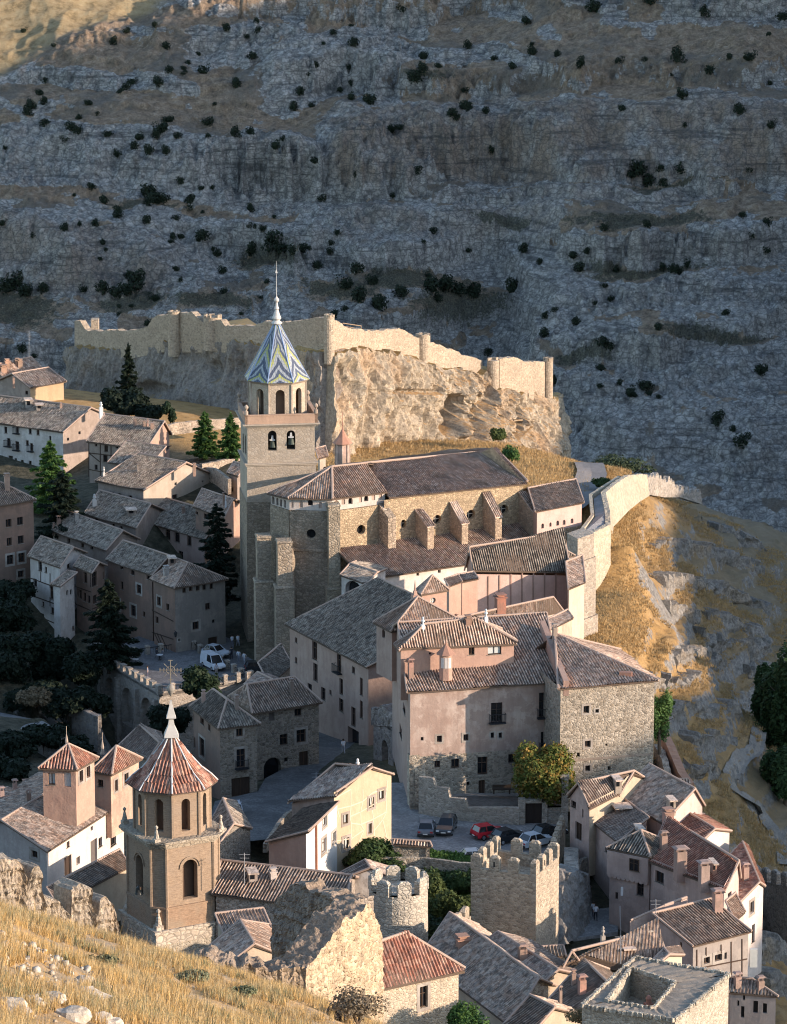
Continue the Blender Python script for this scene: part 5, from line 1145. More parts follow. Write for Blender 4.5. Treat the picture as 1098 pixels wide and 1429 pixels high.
# ================================================================ castle, ramparts, towers, ruins
def resample(pts, n):
    P_ = [Vector(p) for p in pts]; d = [0]
    for a, b in zip(P_, P_[1:]): d.append(d[-1] + (b.xy - a.xy).length + 1e-6)
    t = np.linspace(0, d[-1], n); A = np.array([tuple(p) for p in P_]); return np.stack([np.interp(t, d, A[:, k]) for k in range(3)], 1), d[-1]
def ribbon(name, top, bot, th, mat, parent=None, rag=.12, amp=.0, sc=1.0, nv=2, step=.35, seed=1, stepq=.25, cav=(), capmat=None, topamp=None):
    """free-standing masonry or rock along a line: front face grid, ragged top of thickness th, back face. top/bot = (px,py,Y) lists"""
    T0 = [PY(*p) for p in top]; B0 = [PY(*p) for p in bot]; L = sum((b.xy - a.xy).length for a, b in zip(T0, T0[1:])); nu = max(4, int(L / step))
    T, _ = resample(T0, nu); B, _ = resample(B0, nu)
    if rag:
        r = fbm(np.arange(nu) * step / .8 + seed * 7, 0 * np.arange(nu), 0, 3, seed); 
        if stepq: r = np.round(r * 2 / stepq) * stepq / 2
        T[:, 2] += r * rag * 2
    tg = np.gradient(T[:, :2], axis=0); k = max(3, int(2.0 / step)) | 1
    tg = np.stack([np.convolve(np.pad(tg[:, i], k // 2, mode='edge'), np.ones(k) / k, 'valid') for i in (0, 1)], 1); tg /= np.linalg.norm(tg, axis=1)[:, None] + 1e-9
    nr = np.stack([tg[:, 1], -tg[:, 0], np.zeros(nu)], 1)
    v = np.linspace(0, 1, nv)[None, :, None]; G = T[:, None] * (1 - v) + B[:, None] * v
    if amp:
        x, y, z = G[..., 0], G[..., 1], G[..., 2]
        d = amp * (.60 * fbm(x / sc, y / sc, z / (sc * 2.8), 5, seed, True) + .28 * fbm(x / sc * 3.4, y / sc * 3.4, z / sc * 1.5, 4, seed + 3, True) + .35 * vn(x * .03, y * .03, z / (sc * .42) + .6 * vn(x / sc, y / sc, 0, 5), seed + 9))
        f = FPX; zz = z - CAMZ; ff = y * cp - zz * sp; ppx = CX + f * x / ff; ppy = CY - f * (y * sp + zz * cp) / ff
        for (cx_, cy_, rx_, ry_, dep) in cav: d = d - dep * np.exp(-(((ppx - cx_) / rx_) ** 2 + ((ppy - cy_) / ry_) ** 2) ** 1.6)
        G = G + nr[:, None] * d[..., None]
    back = nr * -th; TB = T + back; BB = B + back
    if topamp: TB[:, 2] += topamp * fbm(np.arange(nu) * .1, 0 * np.arange(nu), 0, 3, seed + 2)
    nc = 12 if (capmat is not None and th < 3.1) else 4 if th > 1.2 else 2; rows = [G[:, i] for i in range(nv - 1, -1, -1)]
    for i in range(1, nc): 
        c = T * (1 - i / nc) + TB * (i / nc); 
        if th > .6: c[:, 2] += (.10 if th < 3 else .5) * vn(c[:, 0] * 2, c[:, 1] * 2, 0, seed) + (.16 * fbm(c[:, 0] * 4, c[:, 1] * 4, 0, 3, seed + 4) if (capmat is not None and th < 3.1) else 0)
        rows.append(c)
    rows += [TB, BB]
    A = np.stack(rows, 1); V = A.reshape(-1, 3); n2 = A.shape[1]; F = grid_faces(nu, n2)
    V = V.tolist(); F = [tuple(f) for f in F.tolist()]; F.append(tuple(range(n2))); F.append(tuple(range((nu - 1) * n2, nu * n2))[::-1])
    mi = None
    if capmat is not None:
        mi = []
        for i in range(nu - 1):
            for j in range(n2 - 1): mi.append(1 if nv - 1 <= j < n2 - 2 else 0)
        mi += [0, 0]
        mat = [mat, capmat]
    c = T.mean(0); return mesh(name, V, F, mat, parent, None, mi, False, None if parent is not None else (c[0], c[1], B[:, 2].min()))
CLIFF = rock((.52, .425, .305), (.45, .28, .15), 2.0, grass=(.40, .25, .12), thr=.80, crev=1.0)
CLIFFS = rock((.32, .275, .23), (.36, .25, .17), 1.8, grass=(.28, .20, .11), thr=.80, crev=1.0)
DRY = ground((.42, .26, .10), (.30, .22, .11), 1.2)
top = [(100, 488, 645), (106, 484, 640), (150, 487, 634), (200, 490, 628), (236, 474, 620), (270, 476, 616), (310, 474, 610), (360, 478, 603), (430, 488, 594), (456, 490, 588)]
bot = [(100, 562, 645), (106, 562, 638), (150, 566, 632), (200, 572, 624), (236, 580, 616), (270, 590, 610), (310, 600, 604), (360, 620, 598), (430, 642, 590), (452, 646, 584)]
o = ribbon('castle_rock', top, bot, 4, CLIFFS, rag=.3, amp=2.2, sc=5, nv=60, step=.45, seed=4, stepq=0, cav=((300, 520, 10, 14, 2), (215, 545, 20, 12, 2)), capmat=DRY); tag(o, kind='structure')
top = [(456, 491, 588), (475, 489, 590), (520, 486, 597), (560, 496, 604), (585, 505, 609), (625, 512, 614), (672, 521, 620), (684, 540, 619), (705, 545, 622), (745, 550, 628), (766, 556, 633), (769, 557, 640), (767, 555, 652), (758, 550, 670)]
bot = [(452, 648, 584), (475, 650, 585), (520, 650, 590), (560, 645, 594), (585, 640, 597), (625, 628, 601), (672, 624, 605), (690, 634, 605), (715, 640, 607), (745, 648, 610), (770, 652, 616), (777, 650, 626), (776, 642, 646), (764, 630, 670)]
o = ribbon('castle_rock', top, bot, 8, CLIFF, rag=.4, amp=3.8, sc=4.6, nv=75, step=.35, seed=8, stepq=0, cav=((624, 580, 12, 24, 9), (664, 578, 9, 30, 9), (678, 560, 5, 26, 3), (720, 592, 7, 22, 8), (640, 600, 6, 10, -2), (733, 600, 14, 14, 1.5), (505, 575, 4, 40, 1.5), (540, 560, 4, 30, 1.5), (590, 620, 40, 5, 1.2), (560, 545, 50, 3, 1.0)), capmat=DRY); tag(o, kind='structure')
root = thing('castle', 'ruined castle with long ragged curtain walls and round turrets along the top of the cliff', 'castle', PY(456, 490, 588)); CASTLE = root
CW = stone((.40, .32, .235), .35, 1.05, .35); CWL = stone((.43, .35, .26), .35, 1.05, .35)
ribbon('curtain_wall', [(104, 449, 642), (112, 448, 641), (118, 457, 640), (123, 462, 639), (150, 461, 634), (185, 461, 628), (205, 455, 624), (216, 441, 622), (236, 440, 619)], [(104, 500, 642), (185, 500, 628), (236, 490, 619)], 1.2, CW, root, rag=.15, seed=2)
ribbon('curtain_wall', [(249, 437, 617), (268, 436, 614), (274, 442, 613), (283, 449, 612), (308, 446, 609), (314, 455, 608), (354, 455, 603), (370, 449, 601), (387, 450, 599), (420, 448, 594), (437, 444, 591), (456, 443, 588.5)], [(249, 492, 617), (354, 492, 603), (456, 500, 588.5)], 1.2, CW, root, rag=.15, seed=3)
ribbon('curtain_wall', [(464, 446, 588.5), (486, 457, 592), (518, 462, 597), (551, 459, 602), (564, 459, 604), (581, 470, 607), (601, 478, 610), (623, 485, 613), (642, 493, 616), (673, 503, 619.5)], [(464, 502, 588.5), (518, 502, 597), (581, 516, 607), (673, 530, 619.5)], 1.2, CWL, root, rag=.18, seed=5)
ribbon('curtain_wall', [(697, 500, 620), (716, 498, 623), (732, 504, 626), (760, 505, 631)], [(697, 553, 620), (760, 562, 631)], 1.2, CWL, root, rag=.15, seed=6)
def turret(px, pyt, pyb, Y, wpx, mat=CWL, tap=1.04):
    a = PY(px, pyt, Y); b_ = PY(px, pyb, Y); r = wpx / 2 * Y / FPX; h = a.z - b_.z; mb = MB(); c = Vector((a.x, a.y + r, b_.z - 1)); n = 16
    pr = [(r * tap, 0), (r * 1.02, h * .5), (r, h + 1)]; mb.lathe(c, pr, n); rg = random.Random(int(px))
    for k in range(n):
        t = 2 * math.pi * k / n
        if rg.random() < .6: mb.box((c.x + math.cos(t) * (r - .25), c.y + math.sin(t) * (r - .25), a.z + .12), (.5, .5, .3 + rg.random() * .25), t)
    build(mb, 'turret', mat, CASTLE, True)
turret(242, 438, 490, 616, 17, CW); turret(296, 444, 482, 610, 26, CW); turret(459, 443, 500, 586.5, 15, CWL); turret(590, 470, 512, 607.5, 21); turret(688, 504, 556, 618.5, 17); turret(765, 503, 562, 631, 14)
mb = MB(); pxbox(mb, 127, 446, 137, 462, 646, 2); build(mb, 'inner_wall', CWL, root)
mb = MB(); a = PY(478, 451, 600); b = PY(504, 455, 604); mb.tube(a, b, .09, n=5); mb.tube(a, a - Vector((0, 0, 1.0)), .08, n=5); mb.tube(b, b - Vector((0, 0, 1.0)), .08, n=5); mb.tube(a - Vector((0, 0, .5)), b - Vector((0, 0, .5)), .06, n=5); tag(build(mb, 'handrail', wood((.25, .18, .12))), 'little viewpoint handrail behind the castle wall top', 'railing')
mb = MB(); V_ = [PY(312, 462, 612), PY(372, 462, 602), PY(345, 444, 640), PY(318, 448, 640)]; mb.slab(V_, (0, 0, -2)); tag(build(mb, 'castle_mound', DRY), kind='structure')
# ---- east rampart with wall walk
RW = stone((.44, .38, .29), .5, 1.0, .28, (.45, .36, .22)); RWD = stone((.36, .31, .25), .42, 1.0, .35)
root = thing('rampart', 'pale sunlit town rampart with a grey wall walk bending above the dry slope', 'wall', PY(840, 800, 478))
ribbon('parapet', [(826, 744, 474), (852, 732, 482)], [(826, 830, 474), (852, 806, 482)], .7, RW, root, rag=.05, nv=8)
ribbon('parapet', [(852, 732, 482.2), (851, 712, 495), (845, 687, 515), (862, 673, 530), (878, 663, 545), (903, 662, 556)], [(852, 812, 482.2), (853, 772, 495), (856, 735, 515), (878, 712, 530), (893, 700, 545), (906, 692, 556)], .7, RW, root, rag=.08, nv=10, step=.4)
ribbon('parapet', [(810, 744, 470), (829, 718, 492), (826, 690, 514), (846, 677, 528), (866, 664, 545)], [(810, 752, 470), (829, 726, 492), (826, 698, 514), (846, 684, 528), (866, 670, 545)], .45, RW, root, rag=.03)
q = [(812, 745, 472), (850, 735, 483), (849, 713, 495), (844, 692, 515), (860, 678, 530), (876, 668, 545), (866, 669, 545), (846, 682, 528), (828, 696, 514), (830, 722, 492)]
mb = MB(); pts = [PY(*a) for a in q]; 
for a, b, c, d in ((0, 1, 2, 9), (9, 2, 3, 8), (8, 3, 4, 7), (7, 4, 5, 6)): mb.slab([pts[a] , pts[b], pts[c], pts[d]], (0, 0, -.3))
build(mb, 'wall_walk', ground((.34, .32, .31), (.26, .25, .24)), root)
o = ribbon('ruined_wall', [(903, 664, 556), (920, 664, 562), (926, 668, 566), (940, 671, 572), (948, 682, 578), (978, 686, 590)], [(903, 690, 556), (926, 694, 566), (948, 694, 578), (980, 704, 590)], .9, stone((.34, .31, .27), .5), rag=.5, nv=3, seed=9); tag(o, 'crumbling grey end of the rampart petering out on the crest of the slope', 'wall')
h = house('rampart_tower', 'tall square brown rubble rampart tower right of the pink hall, stepping out below', 'tower', (791, 744), (806, 752), (829, 744), 452, 905, [RWD, RWD], 'pyr', 'grey', .15, oh=.02, caps=False)
bpy.data.objects.remove(h.roof); mb = MB(); mb.slab([h.planes[0][0], h.planes[0][1], h.planes[1][1], h.planes[2][1]], (0, 0, -.3)); build(mb, 'top', RWD, h.root)
c = sum((Vector(p[0]) for p in h.planes), Vector()) / 4
mb = MB(); a = h.fr
for (py, ex) in ((785, .25), (866, .55)):
    z = PY(815, py, 452).z; qq = inset([h.planes[0][0], h.planes[0][1], h.planes[1][1], h.planes[2][1]], -ex); mb.prism(qq, PY(815, 905, 452).z - 4, z)
build(mb, 'stepped_foot', RWD, h.root)
# ---- plaza terrace
DZ = 24.3
dk = [PZ(136, 918, DZ), PZ(222, 968, DZ), PZ(350, 948, DZ), PZ(440, 940, DZ), PZ(420, 872, DZ), PZ(250, 872, DZ), PZ(150, 900, DZ)]
mb = MB(); mb.slab(dk, (0, 0, -.4)); tag(build(mb, 'plaza_paving', cobble((.17, .165, .165))), kind='structure')
TS = stone((.32, .285, .245), .45, 1.0, .3)
root = thing('terrace_wall', 'dark retaining wall with three tall blind arches holding up the plaza terrace', 'wall', (dk[0] + dk[1]) / 2 - Vector((0, 0, 12)))
F1 = Face(dk[0], dk[1]); F2 = Face(dk[1], dk[2]); mb = MB()
ops = [F1.op(*q, 'arch', .9) for q in ((154, 972, 15, 52), (178, 986, 16, 52), (205, 1000, 17, 52))]
wallface(mb, dk[0], dk[1], 5, DZ - .05, ops); wallface(mb, dk[1], dk[2], 10, DZ - .05, [])
for o in ops: mb.slab([F1.at(o[0] - .1, o[2], .85), F1.at(o[1] + .1, o[2], .85), F1.at(o[1] + .1, o[3], .85), F1.at(o[0] - .1, o[3], .85)], -F1.n * .1)
for px_ in (143, 166, 192, 218): 
    u, _ = F1.uz(px_, 985); mb.slab([F1.at(u - .4, 5, -.5), F1.at(u + .4, 5, -.5), F1.at(u + .4, DZ - 1, -.5), F1.at(u - .4, DZ - 1, -.5)], -F1.n * .5)
build(mb, 'wall', TS, root)
mb = MB(); mb.slab([F1.at(-.2, DZ, -.15), F1.at(F1.L + .2, DZ, -.15), F1.at(F1.L + .2, DZ + .25, -.15), F1.at(-.2, DZ + .25, -.15)], -F1.n * .7); mb.slab([F2.at(0, DZ, -.1), F2.at(F2.L, DZ, -.1), F2.at(F2.L, DZ + .2, -.1), F2.at(0, DZ + .2, -.1)], -F2.n * .5); build(mb, 'coping', TS, root)
nm = 11
for i in range(nm):
    u = (i + .3) * F1.L / (nm - .4); mb = MB(); mb.box(F1.at(u, DZ + .6, .2), (1.0, .55, .8), math.atan2(F1.d.y, F1.d.x)); mb.box(F1.at(u, DZ + 1.02, .2), (1.15, .7, .1), math.atan2(F1.d.y, F1.d.x)); build(mb, 'merlon', TS, root)
mb = MB(); mb.box(F1.at(.3, DZ + .9, .4), (2.0, 1.2, 1.9), math.atan2(F1.d.y, F1.d.x)); build(mb, 'pier', TS, root)
for (A, B, n, nm_) in ((dk[1], dk[2], 8, 'railing_posts'), (PZ(270, 906, DZ), PZ(346, 950, DZ), 9, 'x'), (PZ(168, 918, DZ), PZ(262, 905, DZ), 6, 'y')):
    rt = thing('railing', {'railing_posts': 'iron railing between stone posts along the near edge of the plaza terrace', 'x': 'row of stone bollards with chain-like rail beside the parked white van', 'y': 'stone posts with rail at the back of the terrace below the conifer'}[nm_], 'railing', A)
    for i in range(n): mb = MB(); p = A.lerp(B, i / (n - 1)); mb.box(p + Vector((0, 0, .5)), (.55, .55, 1.2), .5); mb.box(p + Vector((0, 0, 1.15)), (.7, .7, .14), .5, 0, .7); build(mb, 'post', TS, rt)
    mb = MB(); mb.tube(A + Vector((0, 0, .85)), B + Vector((0, 0, .85)), .05, n=4)
    for i in range(n * 5): p = A.lerp(B, (i + .5) / (n * 5)); mb.tube(p, p + Vector((0, 0, .85)), .025, n=4)
    build(mb, 'rail', plain((.03, .03, .03)), rt)
# lower retaining walls left of the terrace
LW = stone((.23, .21, .19), .5, 1.0, .3)
for top, bot, lab in (([(100, 984, 462), (137, 1001, 456), (142, 996, 460)], [(100, 1045, 462), (137, 1050, 456), (142, 1040, 460)], 'plain grey lower retaining wall just left of the three arches'),
        ([(65, 992, 468), (82, 1012, 462), (86, 1026, 456)], [(65, 1010, 468), (82, 1040, 462), (86, 1060, 456)], 'short bent wall end at the left of the plain retaining wall'),
        ([(-20, 1012, 448), (20, 1022, 444), (60, 1036, 440), (86, 1030, 438)], [(-20, 1100, 448), (20, 1110, 444), (60, 1110, 440), (86, 1090, 438)], 'long dark roadside wall at the left edge behind the turreted house'),
        ([(78, 958, 474), (98, 968, 470), (128, 982, 466)], [(78, 980, 474), (98, 1000, 470), (128, 1010, 466)], 'stepped garden wall between the bushes and the arched terrace')):
    o = ribbon('retaining_wall', top, bot, .8, LW, rag=.05, nv=3); tag(o, lab, 'wall')
mb = MB(); pts = [PY(-20, 1008, 452), PY(20, 1016, 447), PY(62, 1028, 443), PY(84, 1020, 446), PY(60, 1006, 454), PY(30, 1000, 458), PY(-20, 990, 462)]; mb.slab(pts, (0, 0, -.3)); tag(build(mb, 'road', cobble((.20, .195, .19))), kind='structure')
for top, bot, lab in (([(205, 600, 552), (250, 590, 558), (300, 585, 562), (340, 583, 566)], [(205, 612, 552), (250, 606, 558), (300, 600, 562), (340, 596, 566)], 'curving rough garden wall at the foot of the shaded castle rock'),
        ([(270, 648, 535), (300, 655, 527), (318, 668, 520)], [(270, 662, 535), (300, 676, 527), (318, 690, 520)], 'reddish garden wall between the two lit conifers and the small houses'),
        ([(282, 648, 530), (312, 642, 536), (338, 640, 540)], [(282, 668, 530), (312, 664, 536), (338, 662, 540)], 'pale low garden wall running to the bell tower')):
    o = ribbon('garden_wall', top, bot, .5, stone((.33, .27, .21), .4), rag=.06); tag(o, lab, 'wall')
# ---- car park, street, yard
PZc = 36.0
mb = MB(); pts = [PZ(*a, PZc) for a in ((520, 1130), (524, 1196), (560, 1200), (650, 1204), (768, 1206), (790, 1150), (788, 1118), (600, 1092), (545, 1092))]; mb.slab(pts, (0, 0, -.5)); tag(build(mb, 'car_park', cobble((.24, .225, .215))), kind='structure')
o = ribbon('retaining_wall', [(524, 1197, 349), (590, 1197, 349), (640, 1204, 346.5), (700, 1208, 345)], [(524, 1230, 349), (590, 1230, 349), (640, 1240, 346.5), (700, 1240, 345)], .4, RUB, rag=.03); tag(o, 'low wall holding up the front edge of the car park above the garden', 'wall')
# stepped yard wall behind the cars
YS = stone((.38, .33, .27), .32, 1.0, .4)
yw = [(584, 1084, 370), (604, 1086, 369), (605, 1098, 368.9), (626, 1100, 368), (627, 1113, 367.9), (650, 1115, 367), (651, 1127, 366.9), (724, 1127, 366)]
o = ribbon('yard_wall', yw, [(584, 1158, 370), (626, 1162, 368), (724, 1162, 366)], .5, YS, rag=.0, step=.25, nv=4); tag(o, 'stepped rubble wall behind the parked cars, retaining the mansion yard', 'wall')
mb = MB(); pts = [PY(x, y, Y) for x, y, Y in ((606, 1122, 369.5), (652, 1124, 367.6), (724, 1124, 366.8), (790, 1124, 366.8), (790, 1108, 373), (570, 1108, 373))]
for p in pts: p.z = 37.3; mb.slab(pts, (0, 0, -1.2)); tag(build(mb, 'yard', ground((.33, .29, .25), (.26, .23, .2))), kind='structure')
mb = MB()
for (px_, py_) in ((577, 1055), (585, 1075), (594, 1085)): 
    p = PY(px_, py_, 372); mb.box(p - Vector((0, 0, 2.5)), (1.1, 1.0, 5.5), .2)
tag(build(mb, 'stone_buttress', RUBL), 'pale stepped stone buttress against the left foot of the mansion', 'buttress')
gate = thing('yard_gate', 'dark wooden double gate between two rubble piers, behind the silver car', 'gate', PY(745, 1156, 366))
mb = MB(); pxbox(mb, 733, 1121, 756, 1155, 366.6, .15); pxbox(mb, 744, 1121, 745, 1155, 366.5, .1); build(mb, 'door', wood((.035, .025, .02)), gate)
mb = MB(); pxbox(mb, 723, 1116, 733, 1157, 366.2, .9); pxbox(mb, 756, 1120, 764, 1157, 366.2, .9); pxbox(mb, 733, 1117, 756, 1121, 366.3, .7); build(mb, 'pier', YS, gate)
mb = MB(); pxbox(mb, 764, 1128, 784, 1160, 366.4, .5); tag(build(mb, 'yard_wall', YS), 'short low wall between the wooden gate and the tall slim pier', 'wall')
mb = MB(); pxbox(mb, 783, 1084, 793, 1160, 365.6, .8); mb.box(PY(788, 1083, 366), (.9, .9, .25)); tag(build(mb, 'gate_pier', YS), 'tall slim rubble pier standing right of the autumn tree', 'pier')
mb = MB(); pxbox(mb, 722, 1156, 760, 1159, 365.2, .8); tag(build(mb, 'doorstep', YS), 'broad flat stone step in front of the wooden gate', 'step')
b = thing('bench', 'long dark wooden bench against the mansion wall beside the autumn tree', 'bench', PY(700, 1106, 371))
mb = MB(); pxbox(mb, 687, 1101, 713, 1102.5, 370.5, .5); build(mb, 'seat', wood((.05, .035, .025)), b); mb = MB(); pxbox(mb, 687, 1095, 713, 1099, 371.1, .08); build(mb, 'backrest', wood((.05, .035, .025)), b)
for x in (689, 711): mb = MB(); pxbox(mb, x - 1, 1102.5, x + 1, 1108, 370.6, .4); build(mb, 'leg', wood((.05, .035, .025)), b)
# archway ruin between palace and mansion
pr = thing('gateway', 'old rough stone gateway with a dark pointed opening between the palace and the mansion', 'gateway', PY(537, 1070, 402))
Fg = Face(PY(521, 1000, 404), PY(549, 1000, 398)); mb = MB(); op = Fg.op(537, 1052, 9, 38, 'arch', 1.0); zt = Fg.uz(535, 1008)[1]; wallface(mb, Fg.p0, Fg.p1, 26, zt, [op]); mb.slab([Fg.at(0, zt, 1.2), Fg.at(Fg.L, zt, 1.2), Fg.at(Fg.L, zt, 0), Fg.at(0, zt, 0)], (0, 0, -.4)); build(mb, 'wall', stone((.27, .22, .19), .5), pr); fill_opening(pr, Fg, op, 'o')
ribbon('broken_top', [(519, 992, 404.2), (528, 986, 402), (540, 988, 400), (550, 1000, 398)], [(519, 1012, 404.2), (550, 1014, 398)], 1.4, stone((.27, .22, .19), .5), pr, rag=.4, nv=4, amp=.3, sc=1)
# street
st = [(470, 1045), (500, 1045), (520, 1060), (500, 1082), (455, 1102), (425, 1125), (395, 1165), (360, 1180), (300, 1175), (296, 1130), (370, 1115), (410, 1085), (440, 1068)]
V = []; F = []; cl = [((430, 1165), (290, 1180)), ((450, 1140), (290, 1150)), ((480, 1115), (300, 1118)), ((510, 1100), (360, 1104)), ((535, 1082), (370, 1086)), ((548, 1066), (400, 1070)), ((535, 1050), (440, 1054)), ((520, 1030), (445, 1030)), ((480, 1000), (430, 1000)), ((450, 970), (395, 960)), ((420, 940), (350, 940))]
zs_ = [32.6, 32.2, 31.8, 31.3, 30.8, 30.4, 29.8, 28.6, 27.0, 25.4, 24.4]
mb = MB()
for i in range(len(cl) - 1):
    a, b = cl[i]; c, d = cl[i + 1]; mb.face([PZ(*a, zs_[i] + .25), PZ(*b, zs_[i] + .25), PZ(*d, zs_[i + 1] + .25), PZ(*c, zs_[i + 1] + .25)])
tag(build(mb, 'street', cobble((.115, .11, .108))), kind='structure')
o = ribbon('street_wall', [(372, 1178, 366), (390, 1150, 372), (402, 1135, 376), (420, 1125, 379)], [(372, 1190, 366), (390, 1168, 372), (402, 1150, 376), (420, 1136, 379)], .4, RUBD, rag=.05); tag(o, 'low curving stone wall along the street behind the yellow house', 'wall')
# ---- square crenellated tower
WT = stone((.40, .335, .255), .30, 1.0, .45, (.36, .26, .16))
def crenel_tower():
    N_ = PY(748, 1222, 326); L_ = PZ(657, 1211, N_.z); R_ = PZ(780, 1195, N_.z); F_ = L_ + R_ - N_; root = thing('square_tower', 'square crenellated tower of rubble stone between the garden and the stairs', 'tower', (N_ + F_) / 2 - Vector((0, 0, 9)))
    q = [L_, N_, R_, F_]; zb = PY(748, 1345, 326).z - 4; zd = N_.z - 1.2; mb = MB(); iq = inset(q, .55)
    for i in range(4):
        wallface(mb, q[i], q[(i + 1) % 4], zb, N_.z, [])
        a, b = iq[i], iq[(i + 1) % 4]; mb.face([Vector((a.x, a.y, zd)), Vector((b.x, b.y, zd)), Vector((b.x, b.y, N_.z)), Vector((a.x, a.y, N_.z))]); mb.face([Vector((a.x, a.y, N_.z)), Vector((b.x, b.y, N_.z)), q[(i + 1) % 4], q[i]])
    mb.face([Vector((p.x, p.y, zd)) for p in iq]); build(mb, 'wall', WT, root)
    for i, n in ((0, 4), (1, 4), (2, 4), (3, 4)):
        A, B = q[i], q[(i + 1) % 4]; d = (B - A); Lx = d.length; d.normalize(); inn_ = Vector((-d.y, d.x, 0)); rz = math.atan2(d.y, d.x); w_ = Lx / (2 * n - 1) * 1.08
        for k in range(n):
            if k == n - 1: continue
            c_ = A + d * (Lx * (k * 2 + .5) / (2 * n - 1)) + inn_ * .28; m = MB(); m.box(c_ + Vector((0, 0, .55)), (w_, .56, 1.2), rz); m.box(c_ + Vector((0, 0, 1.25)), (w_ * .98, .54, .24), rz, 0, .6)
            if k == 1: m.box(c_ + Vector((0, 0, .6)) - inn_ * .27, (.14, .06, .5), rz, 1)
            build(m, 'merlon', [WT, plain((.02, .02, .02))], root)
    return root
crenel_tower()
def crenel_wall(name, lab, A, B, zb, th, n, mat, mh=.9):
    root = thing(name, lab, 'wall', (A + B) / 2 - Vector((0, 0, 2))); d = B - A; L = d.length; d.normalize(); nn = Vector((d.y, -d.x, 0)); nn.normalize(); mb = MB()
    mb.slab([Vector((A.x, A.y, zb)), Vector((B.x, B.y, zb)), B, A], -nn * th); build(mb, 'wall', mat, root); rz = math.atan2(d.y, d.x)
    for k in range(n):
        p = A.lerp(B, (k + .5) / n) - nn * th / 2; m = MB(); m.box(p + Vector((0, 0, mh / 2 - .1)), (L / n * .55, th, mh + .2), rz); m.box(p + Vector((0, 0, mh + .1)), (L / n * .5, th * .9, .2), rz, 0, .6); build(m, 'merlon', mat, root)
crenel_wall('town_wall', 'crenellated wall climbing from the square tower beside the car park', PZ(770, 1203, 37.6), PZ(789, 1150, 37.8), 31, .6, 7, WT)
crenel_wall('town_wall', 'short crenellated wall stepping down left of the square tower foot', PY(626, 1306, 316), PY(657, 1278, 325), 30, .6, 3, WT)
crenel_wall('town_wall', 'crenellated town wall at the right edge above the rocks', PY(1046, 1225, 372), PY(1100, 1238, 362), 16, .6, 4, stone((.30, .26, .22), .34), 1.2)
# round tower
c = PY(556, 1252, 318); c.y += 2.6; r = 2.65; root = thing('round_tower', 'round crenellated tower of pale rounded rubble, left of the garden', 'tower', c - Vector((0, 0, 8)))
mb = MB(); zb = -9; mb.lathe(c, [(r * 1.03, zb), (r, -2), (r, 0)], 28); n = 28; mb.f.pop(); mb.f.pop(); mb.m.pop(); mb.m.pop(); mb.uv.pop(); mb.uv.pop()
mb.lathe(c, [(r, 0), (r - .5, 0), (r - .5, -1.3), (.05, -1.3)], 28); build(mb, 'wall', stone((.46, .41, .33), .42, .95, .28, (.42, .36, .28)), root)
for k in range(8):
    t = R(k * 45 + 12); p = c + Vector((math.cos(t) * (r - .27), math.sin(t) * (r - .27), 0)); m = MB(); m.box(p + Vector((0, 0, .55)), (.56, 1.25, 1.2), t); m.box(p + Vector((0, 0, 1.25)), (.52, 1.15, .26), t, 0, .55); build(m, 'merlon', stone((.46, .41, .33), .42, .95, .28, (.42, .36, .28)), root)
# rock and wall beneath the stairs
o = ribbon('rock_wall', [(780, 1218, 339), (796, 1214, 344), (815, 1222, 348), (822, 1240, 352)], [(780, 1320, 334), (800, 1310, 338), (818, 1296, 342), (826, 1290, 348)], 3, rock((.26, .24, .215), (.26, .2, .15), 2.5), rag=.3, amp=.9, sc=2, nv=26, step=.25); tag(o, kind='structure')
root = thing('stairs', 'narrow stone stairs climbing between the crenellated wall and the pink houses', 'stairs', PY(797, 1214, 350))
for i in range(11): 
    a = PY(797, 1213 - i * 2.9, 346 + i * .75); m = MB(); m.box(a - Vector((0, 0, .6)), (1.4, .8, 1.2), -.15); build(m, 'step', stone((.34, .30, .25), .5), root)
o = ribbon('stair_wall', [(808, 1216, 347), (812, 1200, 352), (838, 1188, 354)], [(808, 1240, 347), (812, 1225, 352), (838, 1215, 354)], .4, RUBD, rag=.03); tag(o, 'low dark wall right of the stone stairs', 'wall')
mb = MB(); mb.slab([PZ(*a, 33.2) for a in ((800, 1310), (800, 1262), (822, 1238), (862, 1232), (862, 1300))], (0, 0, -.4)); tag(build(mb, 'lane', cobble((.26, .25, .24))), kind='structure')
# ---- Santiago church tower (foreground)
B1 = brick((.30, .215, .145), (.27, .205, .15)); ASHW = stone((.52, .45, .36), .7, .9, .15)
N_ = PY(218, 1300, 320); ph2 = R(30); dr = Vector((math.cos(ph2), math.sin(ph2), 0)); dl = Vector((-math.sin(ph2), math.cos(ph2), 0)); s2 = 7.1
root = thing('brick_church_tower', 'octagonal brick church tower with a red tiled bell-shaped roof and white finial, in the foreground', 'tower', N_ + dr * 3.55 + dl * 3.55 - Vector((0, 0, 3)))
c2 = N_ + dr * s2 / 2 + dl * s2 / 2; zb2 = N_.z
def sq2(h, off=0, ch=0):
    out = []
    for sx, sy in ((-1, 1), (-1, -1), (1, -1), (1, 1)):
        P = c2 + dr * sx * h + dl * sy * h
        if ch: 
            e = {(-1, 1): (dl * -1, dr * 1), (-1, -1): (dl * 1, dr * 1), (1, -1): (dr * -1, dl * 1), (1, 1): (dl * -1, dr * -1)}[(sx, sy)]
            first, second = {(-1, 1): (dr, -dl), (-1, -1): (dl, dr), (1, -1): (-dr, dl), (1, 1): (-dl, -dr)}[(sx, sy)]
            out += [P + first * ch, P + second * ch]
        else: out.append(P)
    return out
